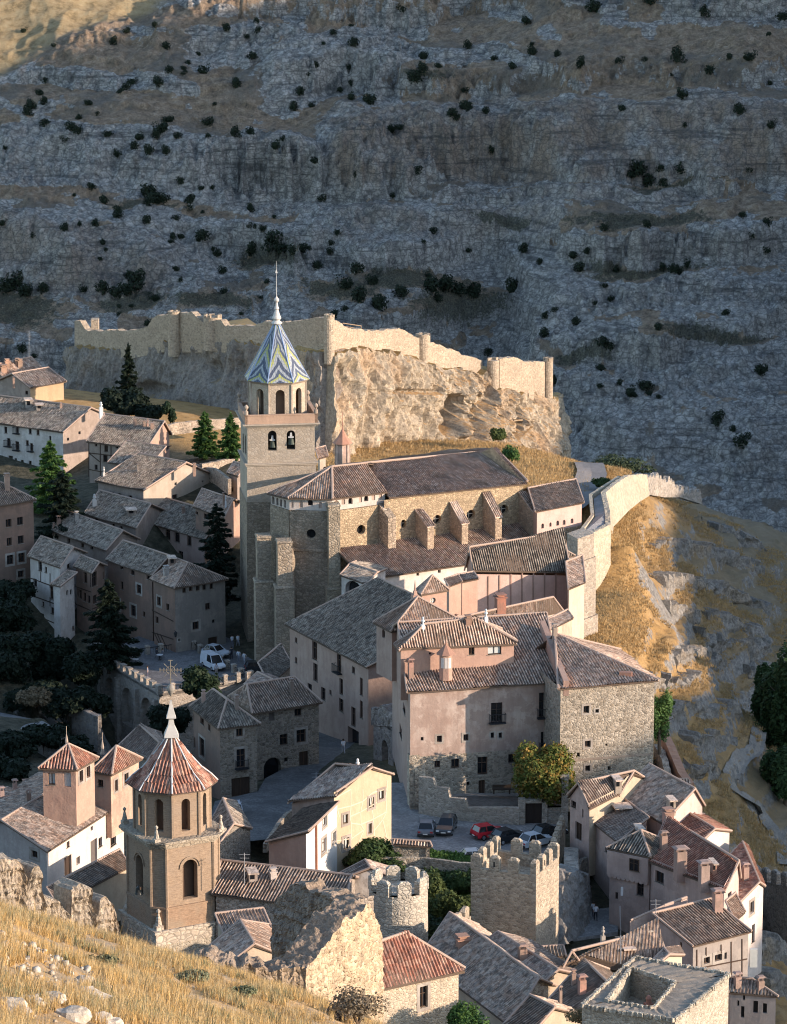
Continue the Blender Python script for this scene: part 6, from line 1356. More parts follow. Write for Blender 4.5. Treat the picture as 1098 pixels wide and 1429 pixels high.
mb = MB(); mb.prism([p.xy for p in sq2(s2 / 2)], zb2 - 9, zb2 - .6); build(mb, 'base', stone((.42, .37, .29), .4, 1.0, .3), root)
mb = MB(); mb.prism([p.xy for p in sq2(s2 / 2 + .08)], zb2 - 1.4, zb2 - .3); mb.prism([p.xy for p in sq2(s2 / 2 + .25)], zb2 - .3, zb2); build(mb, 'ledge', ASHW, root)
z1 = zb2; z2 = PY(237, 1177, 320).z; z3 = PY(237, 1108, 320).z
# lower stage: square with cut corners
def stage(h, ch, za, zb_, openw, oh0, oh1, inter=True, depth=.7, skipch=True):
    q = sq2(h, 0, ch); mb = MB()
    for i in range(8):
        a, b = q[i], q[(i + 1) % 8]; L = (b - a).length; big = L > h * .9
        Fc = Face(a, b); ops = []
        if big: ops = [(L / 2 - openw / 2, L / 2 + openw / 2, za + oh0, za + oh1, 'arch', depth)]
        wallface(mb, a, b, za, zb_, ops)
        if big:      # moulded arch hood
            for t in range(10):
                t0, t1 = math.pi * t / 10, math.pi * (t + 1) / 10; rr = openw / 2 + .35; zc = za + oh1 - openw / 2
                P0 = lambda r_, t_: Fc.at(L / 2 + r_ * math.cos(t_), zc + r_ * math.sin(t_), -.1)
                mb.slab([P0(rr, t0), P0(rr, t1), P0(rr - .16, t1), P0(rr - .16, t0)], -Fc.n * .1)
    return mb, q
mb, q = stage(3.42, 1.05, z1, z2 - .5, 1.5, 2.5, 6.2); build(mb, 'lower_stage', B1, root)
mb = MB(); qq = sq2(3.52, 0, 1.08); mb.prism([p.xy for p in qq], z1, z1 + 1.9); mb.prism([p.xy for p in sq2(3.6, 0, 1.1)], z1 + 1.9, z1 + 2.05)
build(mb, 'plinth', brick((.30, .20, .13)), root)
mb = MB()
for i in range(0, 8):
    mb = MB(); p = q[i]; mb.tube(Vector((p.x, p.y, z1)), Vector((p.x, p.y, z2 - .5)), .16, n=6); build(mb, 'pilaster', B1, root)
mb = MB(); mb.prism([p.xy for p in sq2(2.4, 0, .8)], z1 + .1, z2 - .6); build(mb, 'core', plain((.10, .065, .045)), root)
mb = MB()
for k, (e, zz) in enumerate(((.15, -.75), (.3, -.55), (.5, -.35), (.68, -.15))): mb.prism([p.xy for p in sq2(3.42 + e, 0, 1.05 + e * .4)], z2 + zz, z2 + zz + .2)
build(mb, 'balcony_cornice', stone((.40, .34, .26), .5, .95, .2), root)
# upper octagon
ru = 3.42; oc = [Vector((c2.x + ru * math.cos(R(3.5 + 45 * k)), c2.y + ru * math.sin(R(3.5 + 45 * k)), 0)) for k in range(8)]
mb = MB()
for k in range(8):
    b, a = oc[(k + 1) % 8], oc[k]; L = (a - b).length; Fc = Face(a, b)
    wallface(mb, a, b, z2, z3, [(L / 2 - .42, L / 2 + .42, z2 + .55, z3 - 1.05, 'arch', .6)])
    mb.tube(oc[k] + Vector((0, 0, z2)), oc[k] + Vector((0, 0, z3)), .17, n=5)
build(mb, 'upper_stage', B1, root)
mb = MB(); mb.lathe(Vector((c2.x, c2.y, z2)), [(1.9, 0), (1.9, z3 - z2)], 8); build(mb, 'core', plaster((.32, .16, .09)), root)
mb = MB()
for e, zz in ((.12, -.35), (.25, -.2), (.4, -.06)): mb.lathe(Vector((c2.x, c2.y, z3 + zz)), [(ru + e, 0), (ru + e, .15)], 8, 0, R(3.5))
build(mb, 'eave_cornice', brick((.30, .20, .13)), root)
za_ = PY(240, 1024, c2.y).z; Hh = za_ - z3; prof = [(ru + .75, -.25), (ru + .1, Hh * .10), (ru * .80, Hh * .24), (ru * .52, Hh * .50), (ru * .27, Hh * .76), (.22, Hh)]
rb = MB(); wb = MB()
for k in range(8):
    a0, a1 = R(3.5 + 45 * k), R(3.5 + 45 * (k + 1))
    for i in range(5):
        (r0, h0), (r1, h1) = prof[i], prof[i + 1]; pt = lambda r_, a_, h_: Vector((c2.x + r_ * math.cos(a_), c2.y + r_ * math.sin(a_), z3 + h_))
        tiles(rb, [pt(r0, a0, h0), pt(r0, a1, h0), pt(r1, a1, h1), pt(r1, a0, h1)], 0, P=.34, row=2, amp=.07, jit=.01)
        rb.face([pt(r0, a0, h0 - .12), pt(r0, a1, h0 - .12), pt(r1, a1, h1 - .12), pt(r1, a0, h1 - .12)], 1)
        wb.tube(pt(r0, a0, h0 + .05), pt(r1, a0, h1 + .05), .075, n=6)
rf = build(rb, 'roof', [tile('clay'), SOFFIT()], root); x = build(wb, 'hip_ridge', plain((.52, .52, .50), .6), root); x.parent = rf; x.location = (0, 0, 0)
mb = MB(); mb.lathe(Vector((c2.x, c2.y, za_ - .3)), [(.5, 0), (.95, .1), (.85, .35), (.42, 1.1), (.28, 1.7), (.62, 1.85), (.5, 2.1), (.2, 3.0), (.14, 3.4)], 4, 0, R(50)); build(mb, 'finial', plain((.44, .42, .38), .6), root)
mb = MB(); zc = PY(237, 961, c2.y).z; mb.lathe(Vector((c2.x, c2.y, zc - .4)), [(.05, -.3), (.25, .05), (.36, .3), (.36, .5), (.2, .75), (.05, .85)], 12); build(mb, 'ball', plain((.22, .20, .17), .5), root)
mb = MB(); zt = PY(237, 921, c2.y).z; o_ = Vector((c2.x, c2.y, 0)); mb.tube(o_ + Vector((0, 0, zc)), o_ + Vector((0, 0, zt)), .05, n=5); zm = (zc + zt) / 2 + .4
mb.tube(o_ + Vector((-.95, 0, zm)), o_ + Vector((.95, 0, zm)), .05, n=5)
for s in (-1, 1): 
    mb.tube(o_ + Vector((0, 0, zm)) + Vector((-.6 * s, 0, -.6)), o_ + Vector((0, 0, zm)) + Vector((.6 * s, 0, .6)), .03, n=4)
    for t in (.95, .6): mb.box(o_ + Vector((t * s, 0, zm)), (.08, .06, .4))
    mb.box(o_ + Vector((0, 0, zm + .9 * s)), (.4, .06, .08))
for k in range(12): a0, a1 = R(30 * k), R(30 * k + 30); mb.tube(o_ + Vector((math.cos(a0) * .38, 0, zm + math.sin(a0) * .38)), o_ + Vector((math.cos(a1) * .38, 0, zm + math.sin(a1) * .38)), .035, n=4)
build(mb, 'cross', plain((.16, .14, .11), .6), root)
def pinnacle(p, k=1.0):
    m = MB(); m.box(p + Vector((0, 0, .2 * k)), (.7 * k, .7 * k, .4 * k), R(30)); m.lathe(p + Vector((0, 0, .4 * k)), [(.34 * k, 0), (.12 * k, 1.0 * k), (.1 * k, 1.1 * k), (.2 * k, 1.25 * k), (.2 * k, 1.4 * k), (.04 * k, 1.55 * k)], 8); build(m, 'pinnacle', ASHW, root)
for p in sq2(3.1): pinnacle(Vector((p.x, p.y, z1)), 1.0)
for p in sq2(3.25): pinnacle(Vector((p.x, p.y, z2)), .8)
bl = thing('bell', 'dark bell hanging in the lower left arch of the brick church tower', 'bell', PY(194, 1247, 321.6)); mb = MB(); mb.lathe(PY(194, 1247, 321.6), [(.42, 0), (.34, .2), (.26, .6), (.1, .75)], 10); build(mb, 'bell_body', plain((.05, .05, .045), .5, .5), bl)
mb = MB(); p = PY(194, 1238, 321.6); mb.box(p, (.8, .2, .25), R(-60)); build(mb, 'yoke', wood(), bl)
# ---- ruined walls in the foreground
RU = stone((.42, .33, .23), .30, 1.0, .5, (.42, .28, .16)); RUT = rock((.32, .25, .19), (.30, .21, .14), 8, crev=1.0)
root = thing('ruined_tower', 'broken hollow shell of a stone tower with a sunlit outer face', 'ruin', PY(460, 1400, 184))
ribbon('wall', [(425, 1352, 178), (436, 1345, 178.4), (446, 1326, 179), (456, 1312, 179.5), (464, 1298, 180), (484, 1284, 181), (500, 1272, 182), (514, 1258, 183), (524, 1275, 184), (529, 1290, 184.5), (532, 1320, 185)],
       [(425, 1450, 178), (436, 1450, 178.4), (464, 1455, 180), (500, 1460, 182), (532, 1465, 185)], 1.8, RU, root, rag=.22, amp=.22, sc=.6, nv=60, step=.09, seed=3, stepq=.2, capmat=RUT)
ribbon('wall', [(384, 1262, 191), (396, 1250, 190.5), (412, 1240, 190), (430, 1237, 189), (455, 1240, 187.5), (480, 1247, 186.5), (500, 1255, 185.5)],
       [(380, 1345, 191), (412, 1345, 190), (440, 1360, 188), (500, 1400, 185.5)], 1.0, stone((.24, .205, .175), .32, 1.0, .4), root, rag=.3, amp=.35, sc=.6, nv=40, step=.12, seed=5, stepq=.2, capmat=RUT)
ribbon('wall', [(240, 1350, 178), (262, 1338, 178), (300, 1342, 177.6), (340, 1345, 177.6), (375, 1350, 177.8), (400, 1356, 178), (426, 1350, 178.2)], [(240, 1420, 178), (340, 1420, 177.6), (426, 1440, 178.2)], 1.6, stone((.26, .20, .145), .34, 1.0, .45), root, rag=.2, amp=.3, sc=.6, nv=24, step=.1, seed=7, stepq=.2, capmat=RUT)
root = thing('ruined_wall', 'jagged sunlit fragment of old town wall above the dry grass, left foreground', 'ruin', PY(80, 1320, 170))
WL = rock((.44, .37, .29), (.42, .30, .19), 5.0, crev=1.0)
ribbon('wall', [(-20, 1196, 166), (8, 1200, 166.5), (26, 1203, 167), (33, 1222, 167), (36, 1240, 167.2), (42, 1215, 167.4), (50, 1210, 167.6), (57, 1222, 167.8), (60, 1248, 168), (72, 1255, 168.3), (86, 1268, 168.6), (97, 1276, 169), (97, 1240, 169), (110, 1234, 169.4), (124, 1240, 169.7), (128, 1262, 169.8), (132, 1284, 170), (136, 1262, 170.1), (146, 1252, 170.4), (157, 1262, 170.7), (164, 1288, 171), (168, 1325, 171)],
       [(-20, 1330, 166), (60, 1345, 168), (120, 1355, 169.7), (168, 1370, 171)], 1.3, WL, root, rag=.16, amp=.42, sc=.45, nv=70, step=.06, seed=11, stepq=.12)
# ---- hollow stone platform bottom right
N_ = PY(942, 1424, 256); R_ = PZ(1017, 1360, N_.z); L_ = PZ(812, 1404, N_.z); F_ = PZ(886, 1337, N_.z)
root = thing('stone_platform', 'roofless square stone building with gravel topped walls and sunken hollow, lower right', 'ruin', (N_ + F_) / 2 - Vector((0, 0, 8)))
q = [L_, N_, R_, F_]; inn4 = [PZ(846, 1398, N_.z), PZ(912, 1408, N_.z), PZ(942, 1372, N_.z), PZ(880, 1351, N_.z)]
PS = stone((.44, .39, .31), .26, 1.05, .4); GV = ground((.29, .245, .195), (.21, .18, .145), 6, bumpd=.06)
mb = MB(); m2 = MB()
for i in range(4):
    a, b = q[i], q[(i + 1) % 4]; c_, d_ = inn4[i], inn4[(i + 1) % 4]
    wallface(mb, a, b, N_.z - 9, N_.z, [], 0)
    mb.face([Vector((c_.x, c_.y, N_.z - 2.2)), Vector((d_.x, d_.y, N_.z - 2.2)), d_, c_], 0)
    K = 14
    for k in range(K):
        for j in range(4):
            P_ = lambda s_, t_: (a.lerp(b, s_)).lerp(c_.lerp(d_, s_), t_) + Vector((0, 0, .08 * math.sin(s_ * 40 + i) * math.sin(t_ * 7)))
            m2.face([P_(k / K, j / 4), P_((k + 1) / K, j / 4), P_((k + 1) / K, (j + 1) / 4), P_(k / K, (j + 1) / 4)])
rg = random.Random(2)
for i in range(4):
    for a, b, o_ in ((q[i], q[(i + 1) % 4], 0), (inn4[i], inn4[(i + 1) % 4], 0)):
        L = (b - a).length
        for k in range(int(L / .34)): p = a.lerp(b, (k + .5) / int(L / .34)); s_ = rg.uniform(.2, .36); mb.box(p + Vector((0, 0, rg.uniform(0, .08))), (s_ * 1.2, s_, .3), rg.uniform(0, 3), 0, .75)
mb.face([Vector((p.x, p.y, N_.z - 2.2)) for p in inn4], 0); build(mb, 'wall', PS, root); build(m2, 'gravel_top', GV, root)
mb = MB(); p = PZ(905, 1404, N_.z - 1.4); mb.box(p, (.6, .6, .5), .3); mb.lathe(p + Vector((0, 0, .25)), [(.22, 0), (.18, .3), (.26, .35), (.1, .6)], 8); tag(build(mb, 'chimney_pot', plain((.40, .18, .12))), 'little red clay chimney pot inside the hollow of the roofless stone building', 'chimney pot')
# ================================================================ lower right cluster
PK = plaster((.47, .355, .30), (.30, .22, .19), .5); PKL = plaster((.60, .46, .40), (.45, .33, .28), .35); SANDY = plaster((.50, .40, .29), (.36, .28, .2), .4)
house('cottage', 'pale grey roofed cottage with a dark door beside the stone stairs', 'house', (791, 1109), (822, 1125), (864, 1111), 352, 1185, [PK, SANDY], 'gr', 'pale', 1.8, t=.5, oh=.25, wl=[(800, 1122, 7, 9), (807, 1160, 9, 25, 'd'), (813, 1135, 2, 12)], chim=[(861, 1097, 9, 12, 'dormer', (.5, .42, .33))], F=(905, 1088))
house('cottage', 'cottage with broad brown roof, dormer and red chimney, uppermost of the right cluster', 'house', (861, 1113), (925, 1149), (984, 1124), 350, 1180, [PK, PKL], 'gl', 'mix', 2.2, t=.75, oh=.25, wl=[(890, 1136, 5, 8)], wr=[(968, 1137, 4, 6)], chim=[(936, 1128, 9, 15, 'dormer', (.5, .42, .33)), (932, 1150, 13, 18, 0, (.46, .26, .2))])
house('cottage', 'low cottage with an orange patched roof in front of the pale grey roofed cottage', 'house', (820, 1142), (862, 1175), (905, 1158), 347, 1225, [PK, PK], 'shed_l', 'pale', dz=(0, 0, 1.3, 1.3), oh=.2, wl=[(846, 1186, 4, 6)], chim=[(867, 1128, 20, 4, 'dormer', (.3, .22, .2)), (892, 1158, 8, 5, 'dormer', (.5, .48, .46))])
house('cottage', 'cottage with bright white sunlit end wall and flat red roof, right of the chimneys', 'house', (930, 1160), (968, 1184), (1021, 1159), 346, 1225, [PK, plaster((.66, .58, .5), (.5, .42, .36), .35)], 'gl', 'clay', 1.0, t=.55, oh=.2, wr=[(979, 1181, 7, 11, 'g')])
h = house('pink_house', 'pink house with a scalloped overhanging storey and grey pyramid roof, lower right', 'house', (846, 1183), (908, 1196), (942, 1178), 340, 1290, [PK, PK], 'pyr', 'grey', 1.6, oh=.25, wl=[(885, 1207, 13, 17), (893, 1241, 10, 17), (860, 1250, 4, 10)])
mb = MB(); zz = h.fl.uz(880, 1226)[1]; mb.slab([h.fl.at(-.1, zz, -.35), h.fl.at(h.fl.L, zz, -.35), h.fl.at(h.fl.L, PY(908, 1199, 340).z, -.35), h.fl.at(-.1, PY(908, 1199, 340).z, -.35)], -h.fl.n * .36)
for k in range(9): u = h.fl.L * (k + .5) / 9; mb.tube(h.fl.at(u, zz + .02, -.34), h.fl.at(u, zz + .02, 0), h.fl.L / 18, n=8)
x_ = build(mb, 'overhang', PK, h.root)
# window on the overhang
for q in ((885, 1207, 13, 17),): 
    Fq = Face(Vector((h.fl.p0.x, h.fl.p0.y, 0)) + h.fl.n * .37, Vector((h.fl.p1.x, h.fl.p1.y, 0)) + h.fl.n * .37); o = Fq.op(*q, 'rect', .02); o = o[:5] + (-.02,); fill_opening(h.root, Fq, o, 'w')
mb = MB(); pxbox(mb, 866, 1238, 869.5, 1250, 339.3, .1); tag(build(mb, 'wall_sign', plain((.6, .6, .58))), 'small white vertical sign with dark mark on the pink scalloped house', 'sign')
mb = MB(); mb.tube(PY(865, 1265, 337), PY(866, 1310, 337), .06, n=5); tag(build(mb, 'pole', plain((.4, .38, .36))), 'thin pale pole standing before the pink scalloped house', 'pole')
house('pink_house', 'pink house with a long orange red roof studded with tall chimneys', 'house', (905, 1198), (1011, 1245), (1034, 1225), 330, 1295, [PK, PKL], 'gl', 'clay', 1.9, t=.85, oh=.2, F=(934, 1160), wl=[(920, 1224, 12, 16)], wr=[(1018, 1253, 5, 16)],
      chim=[(926, 1180, 9, 16, 1), (949, 1215, 15, 30, 1, (.42, .28, .23)), (982, 1230, 13, 25, 1, (.46, .33, .28)), (995, 1213, 6, 12, 'dormer', (.42, .2, .14))])
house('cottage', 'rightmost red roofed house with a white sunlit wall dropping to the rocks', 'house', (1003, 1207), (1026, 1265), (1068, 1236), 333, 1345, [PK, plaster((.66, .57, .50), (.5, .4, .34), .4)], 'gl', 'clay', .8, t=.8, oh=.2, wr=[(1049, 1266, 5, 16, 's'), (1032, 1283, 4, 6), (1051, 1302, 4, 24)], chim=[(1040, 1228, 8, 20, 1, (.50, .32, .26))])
house('lean_to', 'small red tiled porch roof between the striped roof and the white wall', 'lean-to', (1012, 1272), (1026, 1284), (1040, 1272), 325, 1310, [PK, PKL], 'shed_r', 'red', dz=(1.0, 0, 0, 1.0), oh=.15)
h = house('old_house', 'timber-patched grey house under a striped sloping roof with two blue framed windows, lower right', 'house', (910, 1273), (967, 1320), (1049, 1299), 318, 1390, [PK, plaster((.34, .29, .25), (.25, .22, .2), .6)], 'shed_r', 'mix', dz=(1.8, 0, 0, 1.8), F=(992, 1254), oh=.2, wl=[(920, 1299, 5, 9), (950, 1316, 3, 12)], wr=[(986, 1340, 8, 9, 's'), (1002, 1336, 10, 9, 's'), (1011, 1334, 6, 9, 'x')], chim=[(1001, 1270, 12, 26, 1, (.42, .27, .22))])
timber(h, 'r', [(972, 1325, 972, 1375), (985, 1322, 985, 1334), (1006, 1318, 1006, 1330), (1020, 1314, 1020, 1365), (1035, 1310, 1035, 1372), (970, 1352, 1042, 1338)], .12)
house('lean_to', 'low pinkish lean-to with a brown roof against the timber-patched house', 'lean-to', (872, 1280), (880, 1284), (912, 1272), 322, 1320, [PK, PK], 'shed_r', 'mix', dz=(.6, 0, 0, .6), F=(958, 1252), oh=.15, wr=[(886, 1292, 7, 6), (894, 1272, 1, 1)])
mb = MB(); p = PY(957, 1310, 322); pxbox(mb, 1046, 1325, 1057, 1350, 330, .5); tag(build(mb, 'wall_panel', plain((.45, .47, .45))), 'white panel hanging on the rocky side below the rightmost house', 'panel')
h = house('old_house', 'small patched grey house with two chimneys and four windows at the lower right corner', 'house', (1000, 1372), (1018, 1384), (1086, 1390), 300, 1480, [PK, plaster((.40, .34, .30), (.28, .24, .22), .6)], 'shed_r', 'pale', dz=(.9, 0, 0, .9), F=(1050, 1366), oh=.15, wr=[(1038, 1390, 3, 8), (1054, 1405, 7, 17), (1067, 1407, 6, 14), (1036, 1412, 5, 16), (1030, 1400, 3, 8)], chim=[(1029, 1378, 9, 17, 1, (.42, .28, .23)), (1061, 1378, 9, 11, 1, (.42, .28, .23))])
# gate roof and orange garden wall behind
o = ribbon('garden_wall', [(916, 1012, 402), (930, 1040, 393), (946, 1078, 384), (957, 1093, 380)], [(916, 1030, 402), (930, 1066, 393), (946, 1100, 384), (957, 1112, 380)], .9, plaster((.46, .26, .16), (.34, .2, .14)), rag=.02); tag(o, 'long orange garden wall running down behind the stone mansion block', 'wall')
o = ribbon('garden_wall', [(912, 1040, 396), (920, 1050, 392), (928, 1082, 384), (926, 1098, 381)], [(912, 1070, 396), (920, 1085, 392), (928, 1108, 384), (926, 1115, 381)], .7, RUB, rag=.2); tag(o, 'curved rubble garden wall between the climbing plant and the orange wall', 'wall')
house('gate_shelter', 'small tiled gate shelter with a dark opening at the end of the orange garden wall', 'shelter', (930, 1091), (934, 1094), (964, 1094), 378, 1116, [RUB, RUB], 'shed_r', 'red', dz=(.3, 0, 0, .3), oh=.1, wr=[(946, 1104, 18, 12, 'o')])
# ================================================================ bottom roofs
house('stone_cottage', 'sunlit rubble stone house with one tall window under a red hipped roof, bottom centre', 'house', (470, 1372), (520, 1386), (649, 1351), 262, 1470, [RUBL, stone((.47, .39, .29), .30, 1.0, .3)], 'hr', 'clay', 3.0, hip=(.3, .35), oh=.3, F=(560, 1330), wr=[(591, 1391, 11, 30, 's')])
house('large_house', 'house with wide brown roof and a brick chimney stub, bottom centre right', 'house', (585, 1335), (712, 1432), (790, 1380), 292, 1470, [SANDY, RUB], 'gl', 'mix', 2.6, t=.5, oh=.3, F=(668, 1290), chim=[(645, 1318, 15, 8, 0, (.46, .24, .16))])
house('house', 'orange tiled roof edge catching the sun beside the wide brown roof', 'house', (664, 1322), (750, 1378), (822, 1362), 298, 1450, [SANDY, SANDY], 'gl', 'pale', 1.2, t=.4, oh=.25, F=(740, 1312), chim=[(729, 1338, 11, 16, 1, (.38, .24, .18)), (806, 1375, 8, 12, 0, (.45, .25, .18))])
house('house', 'long reddish brown roof in front of the lane, with a leaning chimney', 'house', (780, 1360), (815, 1350), (935, 1345), 302, 1420, [SANDY, SANDY], 'gr', 'mix', 1.8, t=.5, oh=.25, F=(900, 1305), chim=[(841, 1320, 6, 16, 2, (.3, .26, .22)), (905, 1315, 8, 12, 1, (.5, .42, .33)), (875, 1328, 14, 9, 'dormer', (.42, .36, .3)), (917, 1325, 4, 8, 0, (.4, .2, .15))])
house('house', 'pale yellow gabled house end between the antennas and the roofless stone building', 'house', (905, 1345), (912, 1350), (955, 1332), 300, 1400, [SANDY, plaster((.56, .47, .35), (.45, .36, .27), .4)], 'gl', 'pale', .6, oh=.2, F=(948, 1320))
house('house', 'dark grey striped roof immediately left of the roofless stone building', 'house', (760, 1400), (800, 1425), (880, 1390), 285, 1470, [SANDY, SANDY], 'gl', 'mix', 2.0, t=.6, oh=.25, F=(850, 1352), chim=[(812, 1385, 10, 20, 1, (.45, .24, .18)), (800, 1372, 6, 14, 0, (.4, .25, .2))])
house('house', 'last grey brown roof at the bottom edge with a small grass topped wall', 'house', (700, 1432), (735, 1450), (812, 1415), 276, 1500, [SANDY, SANDY], 'gl', 'mix', 1.6, oh=.25, chim=[(782, 1402, 4, 22, 1, (.35, .25, .2))])
house('house', 'little tiled shelter roof at the right foot of the square tower', 'shelter', (752, 1330), (756, 1336), (790, 1334), 322, 1350, [SANDY, SANDY], 'shed_r', 'grey', dz=(.6, 0, 0, .6), oh=.1)
# church nave of the brick tower
h = house('church_nave', 'long low nave roof of the brick tower church running right towards the white gable', 'church', (296, 1247), (480, 1269), (500, 1224), 318, 1305, [stone((.36, .31, .26), .3), stone((.36, .31, .26), .3)], 'gl', 'mix', 1.7, t=.5, oh=.3, chim=[(352, 1226, 12, 12, 'dormer', (.5, .42, .36)), (381, 1226, 9, 10, 0, (.52, .44, .38))])
h = house('white_house', 'white gabled house with one dark window and tiny roof finial, beside the round tower', 'house', (474, 1218), (482, 1224), (552, 1226), 327, 1270, [plaster((.58, .53, .48)), plaster((.58, .53, .48))], 'gl', 'pale', 1.0, oh=.12, F=(545, 1210), wr=[(488, 1234, 10, 9)])
mb = MB(); p = PY(503, 1216, 328); mb.box(p, (1.3, .5, 1.0), 0, 0, .2); tag(build(mb, 'roof_finial', plaster((.6, .55, .5))), 'tiny white pointed finial on top of the white gabled house', 'finial')
house('low_house', 'red tiled low roof between the brick church tower and the ruined shell', 'house', (292, 1320), (318, 1345), (392, 1332), 300, 1380, [SANDY, SANDY], 'gl', 'red', 1.4, oh=.2, F=(378, 1290))
house('low_house', 'smaller grey tiled roof with a small pinkish ledge beneath the nave wall', 'house', (300, 1290), (312, 1304), (380, 1296), 308, 1330, [SANDY, SANDY], 'shed_r', 'mix', dz=(1.0, 0, 0, 1.0), oh=.2)
# ---- white turreted house lower left
h = house('villa', 'white sunlit house with a broad reddish roof, lower left behind the ruined wall', 'house', (-60, 1147), (66, 1188), (177, 1116), 333, 1255, [plaster((.50, .44, .39), (.36, .3, .27), .5), plaster((.66, .58, .51), (.5, .42, .36), .35)], 'gr', 'mix', 1.6, t=.5, oh=.3, F=None,
      wr=[(95, 1211, 10, 33, 'd'), (109, 1201, 5, 11, 'x'), (95, 1178, 4, 8), (131, 1188, 9, 33, 'x'), (140, 1175, 5, 13), (128, 1156, 3, 6), (158, 1165, 8, 30), (156, 1136, 3, 7), (158, 1196, 6, 13), (132, 1218, 8, 16, 'o'), (123, 1224, 6, 8, 'o')], wl=[(48, 1192, 9, 10, 's')], chim=[(40, 1118, 6, 12, 1)])
VILLA = h
h = house('turret_pavilion', 'square pink roof pavilion, left of the two rising from the white house roof', 'pavilion', (53, 1072), (108, 1074), (138, 1057), 340, 1112, [ROSE, ROSE], 'pyr', 'clay', 1.9, oh=.3, wl=[(72, 1087, 10, 16, 'g'), (94, 1088, 10, 20, 'gx')], wr=[(113, 1083, 5, 16, 's'), (123, 1077, 5, 16, 's')])
mb = MB(); p = PY(93, 1040, 343); mb.lathe(p - Vector((0, 0, .3)), [(.25, 0), (.12, .5), (.16, .7), (.02, 1.5)], 6); mb.tube(p + Vector((0, 0, 1)), p + Vector((0, 0, 1.9)), .03, n=4); x = build(mb, 'finial', plain((.35, .28, .22)), h.root)
h = house('turret_pavilion', 'second pink roof pavilion with pyramid roof, nearer the brick church tower', 'pavilion', (126, 1076), (156, 1081), (199, 1058), 345, 1130, [ROSE, plaster((.56, .38, .28))], 'pyr', 'clay', 1.9, oh=.3, wl=[(140, 1093, 8, 10)], wr=[(162, 1096, 4, 16, 's'), (176, 1087, 6, 16, 's')])
mb = MB(); p = PY(143, 1048, 350); mb.lathe(p - Vector((0, 0, .3)), [(.25, 0), (.12, .5), (.16, .7), (.02, 1.5)], 6); mb.tube(p + Vector((0, 0, 1)), p + Vector((0, 0, 1.9)), .03, n=4); build(mb, 'finial', plain((.35, .28, .22)), h.root)
house('old_roofs', 'old grey roof left behind the pavilions with two clay chimneys', 'house', (-30, 1132), (20, 1142), (60, 1108), 345, 1180, [GREYP, GREYP], 'gl', 'mix', .9, oh=.2, chim=[(3, 1118, 6, 16, 1, (.35, .25, .22)), (21, 1104, 6, 12, 1, (.4, .25, .2)), (36, 1100, 8, 7, 0, (.4, .22, .16))])
house('old_roofs', 'weathered pale roof between the second pavilion and the arched terrace', 'house', (165, 1040), (205, 1062), (240, 1050), 392, 1100, [RUBD, RUBD], 'gl', 'pale', 1.6, oh=.2, F=(225, 1022))
house('lean_to', 'low brown roof at the foot of the white house wall, left of the brick tower', 'lean-to', (65, 1250), (80, 1262), (182, 1208), 322, 1290, [SANDY, SANDY], 'shed_r', 'mix', dz=(.8, 0, 0, .8), oh=.2)
house('back_roof', 'dark grey roof on the right of the brick church tower beside the silver car', 'house', (292, 1150), (300, 1185), (352, 1155), 345, 1210, [RUBD, RUBD], 'gl', 'grey', 1.5, oh=.2, F=(330, 1118))
# ---- antennas and posts
def antenna(px, pyt, pyb, Y, lab, arms=3):
    t = PY(px, pyt, Y); b = PY(px, pyb, Y); mb = MB(); mb.tube(b, t, .035, n=5)
    for i in range(arms):
        z = t.z - .15 - i * .35; mb.tube((t.x - .5 + .08 * i, t.y, z), (t.x + .5 - .08 * i, t.y, z), .02, n=4); mb.tube((t.x, t.y - .4, z), (t.x, t.y + .4, z), .015, n=4)
    tag(build(mb, 'antenna', plain((.30, .30, .30), .5)), lab, 'antenna', 'rooftop aerials')
antenna(40.5, 461, 512, 610, 'tall thin aerial mast with short arms on the far left red roofs', 5)
antenna(441, 1078, 1112, 376, 'cross-shaped aerial on the roof of the yellow house', 3)
antenna(866, 1305, 1345, 300, 'wiry aerial among the brown roofs at the bottom', 4); antenna(915, 1255, 1275, 318, 'small white aerial arm above the lean-to roof', 2); antenna(341, 1190, 1235, 321, 'thin aerial on the nave roof by the dormer', 2)
# ================================================================ vegetation
GD = foliage((.022, .040, .018)); GB = foliage((.07, .13, .028), (.02, .05, .018)); GM = foliage((.045, .075, .022)); GO = foliage((.075, .10, .03)); GDK = foliage((.013, .022, .012)); AUT = foliage((.11, .13, .025), (.035, .06, .018), (.30, .17, .04)); JUN = foliage((.020, .030, .016))
def on(px, py, Y, dz=0): p = PY(px, py, Y); return p
conifer('conifer', 'bright green conifer with sunlit top in front of the long white house', on(72, 722, 525), 11.5, 5.2, GB, 15000, .30, 3, pw=.8)
conifer('conifer', 'broad dark conifer standing behind the brown hotel', on(88, 790, 515), 14, 6, GDK, 15000, .34, 5, pw=.7)
conifer('conifer', 'dark spire-like spruce against the shaded castle rock', on(180, 572, 590), 11, 2.8, GDK, 7000, .28, 7)
conifer('conifer', 'green conifer left of the bell tower beneath the castle rock', on(286, 642, 545), 7.5, 2.9, GB, 8000, .25, 9, pw=.7)
conifer('conifer', 'green conifer touching the left edge of the bell tower', on(322, 645, 540), 7.5, 2.4, GB, 7000, .25, 11, pw=.7)
conifer('conifer', 'tall dark pine leaning over the houses left of the cathedral tower foot', on(303, 850, 492), 15, 4.0, GDK, 11000, .30, 13, pw=.6)
conifer('conifer', 'large dark cedar with layered branches in front of the stepped row of houses', on(152, 935, 474), 12.5, 5.0, GDK, 16000, .30, 15, pw=.7)
broadleaf('tree', 'wide round dark tree at the foot of the spruce under the castle', on(168, 600, 578), 6.5, 4.6, GDK, 9000, .3, 21)
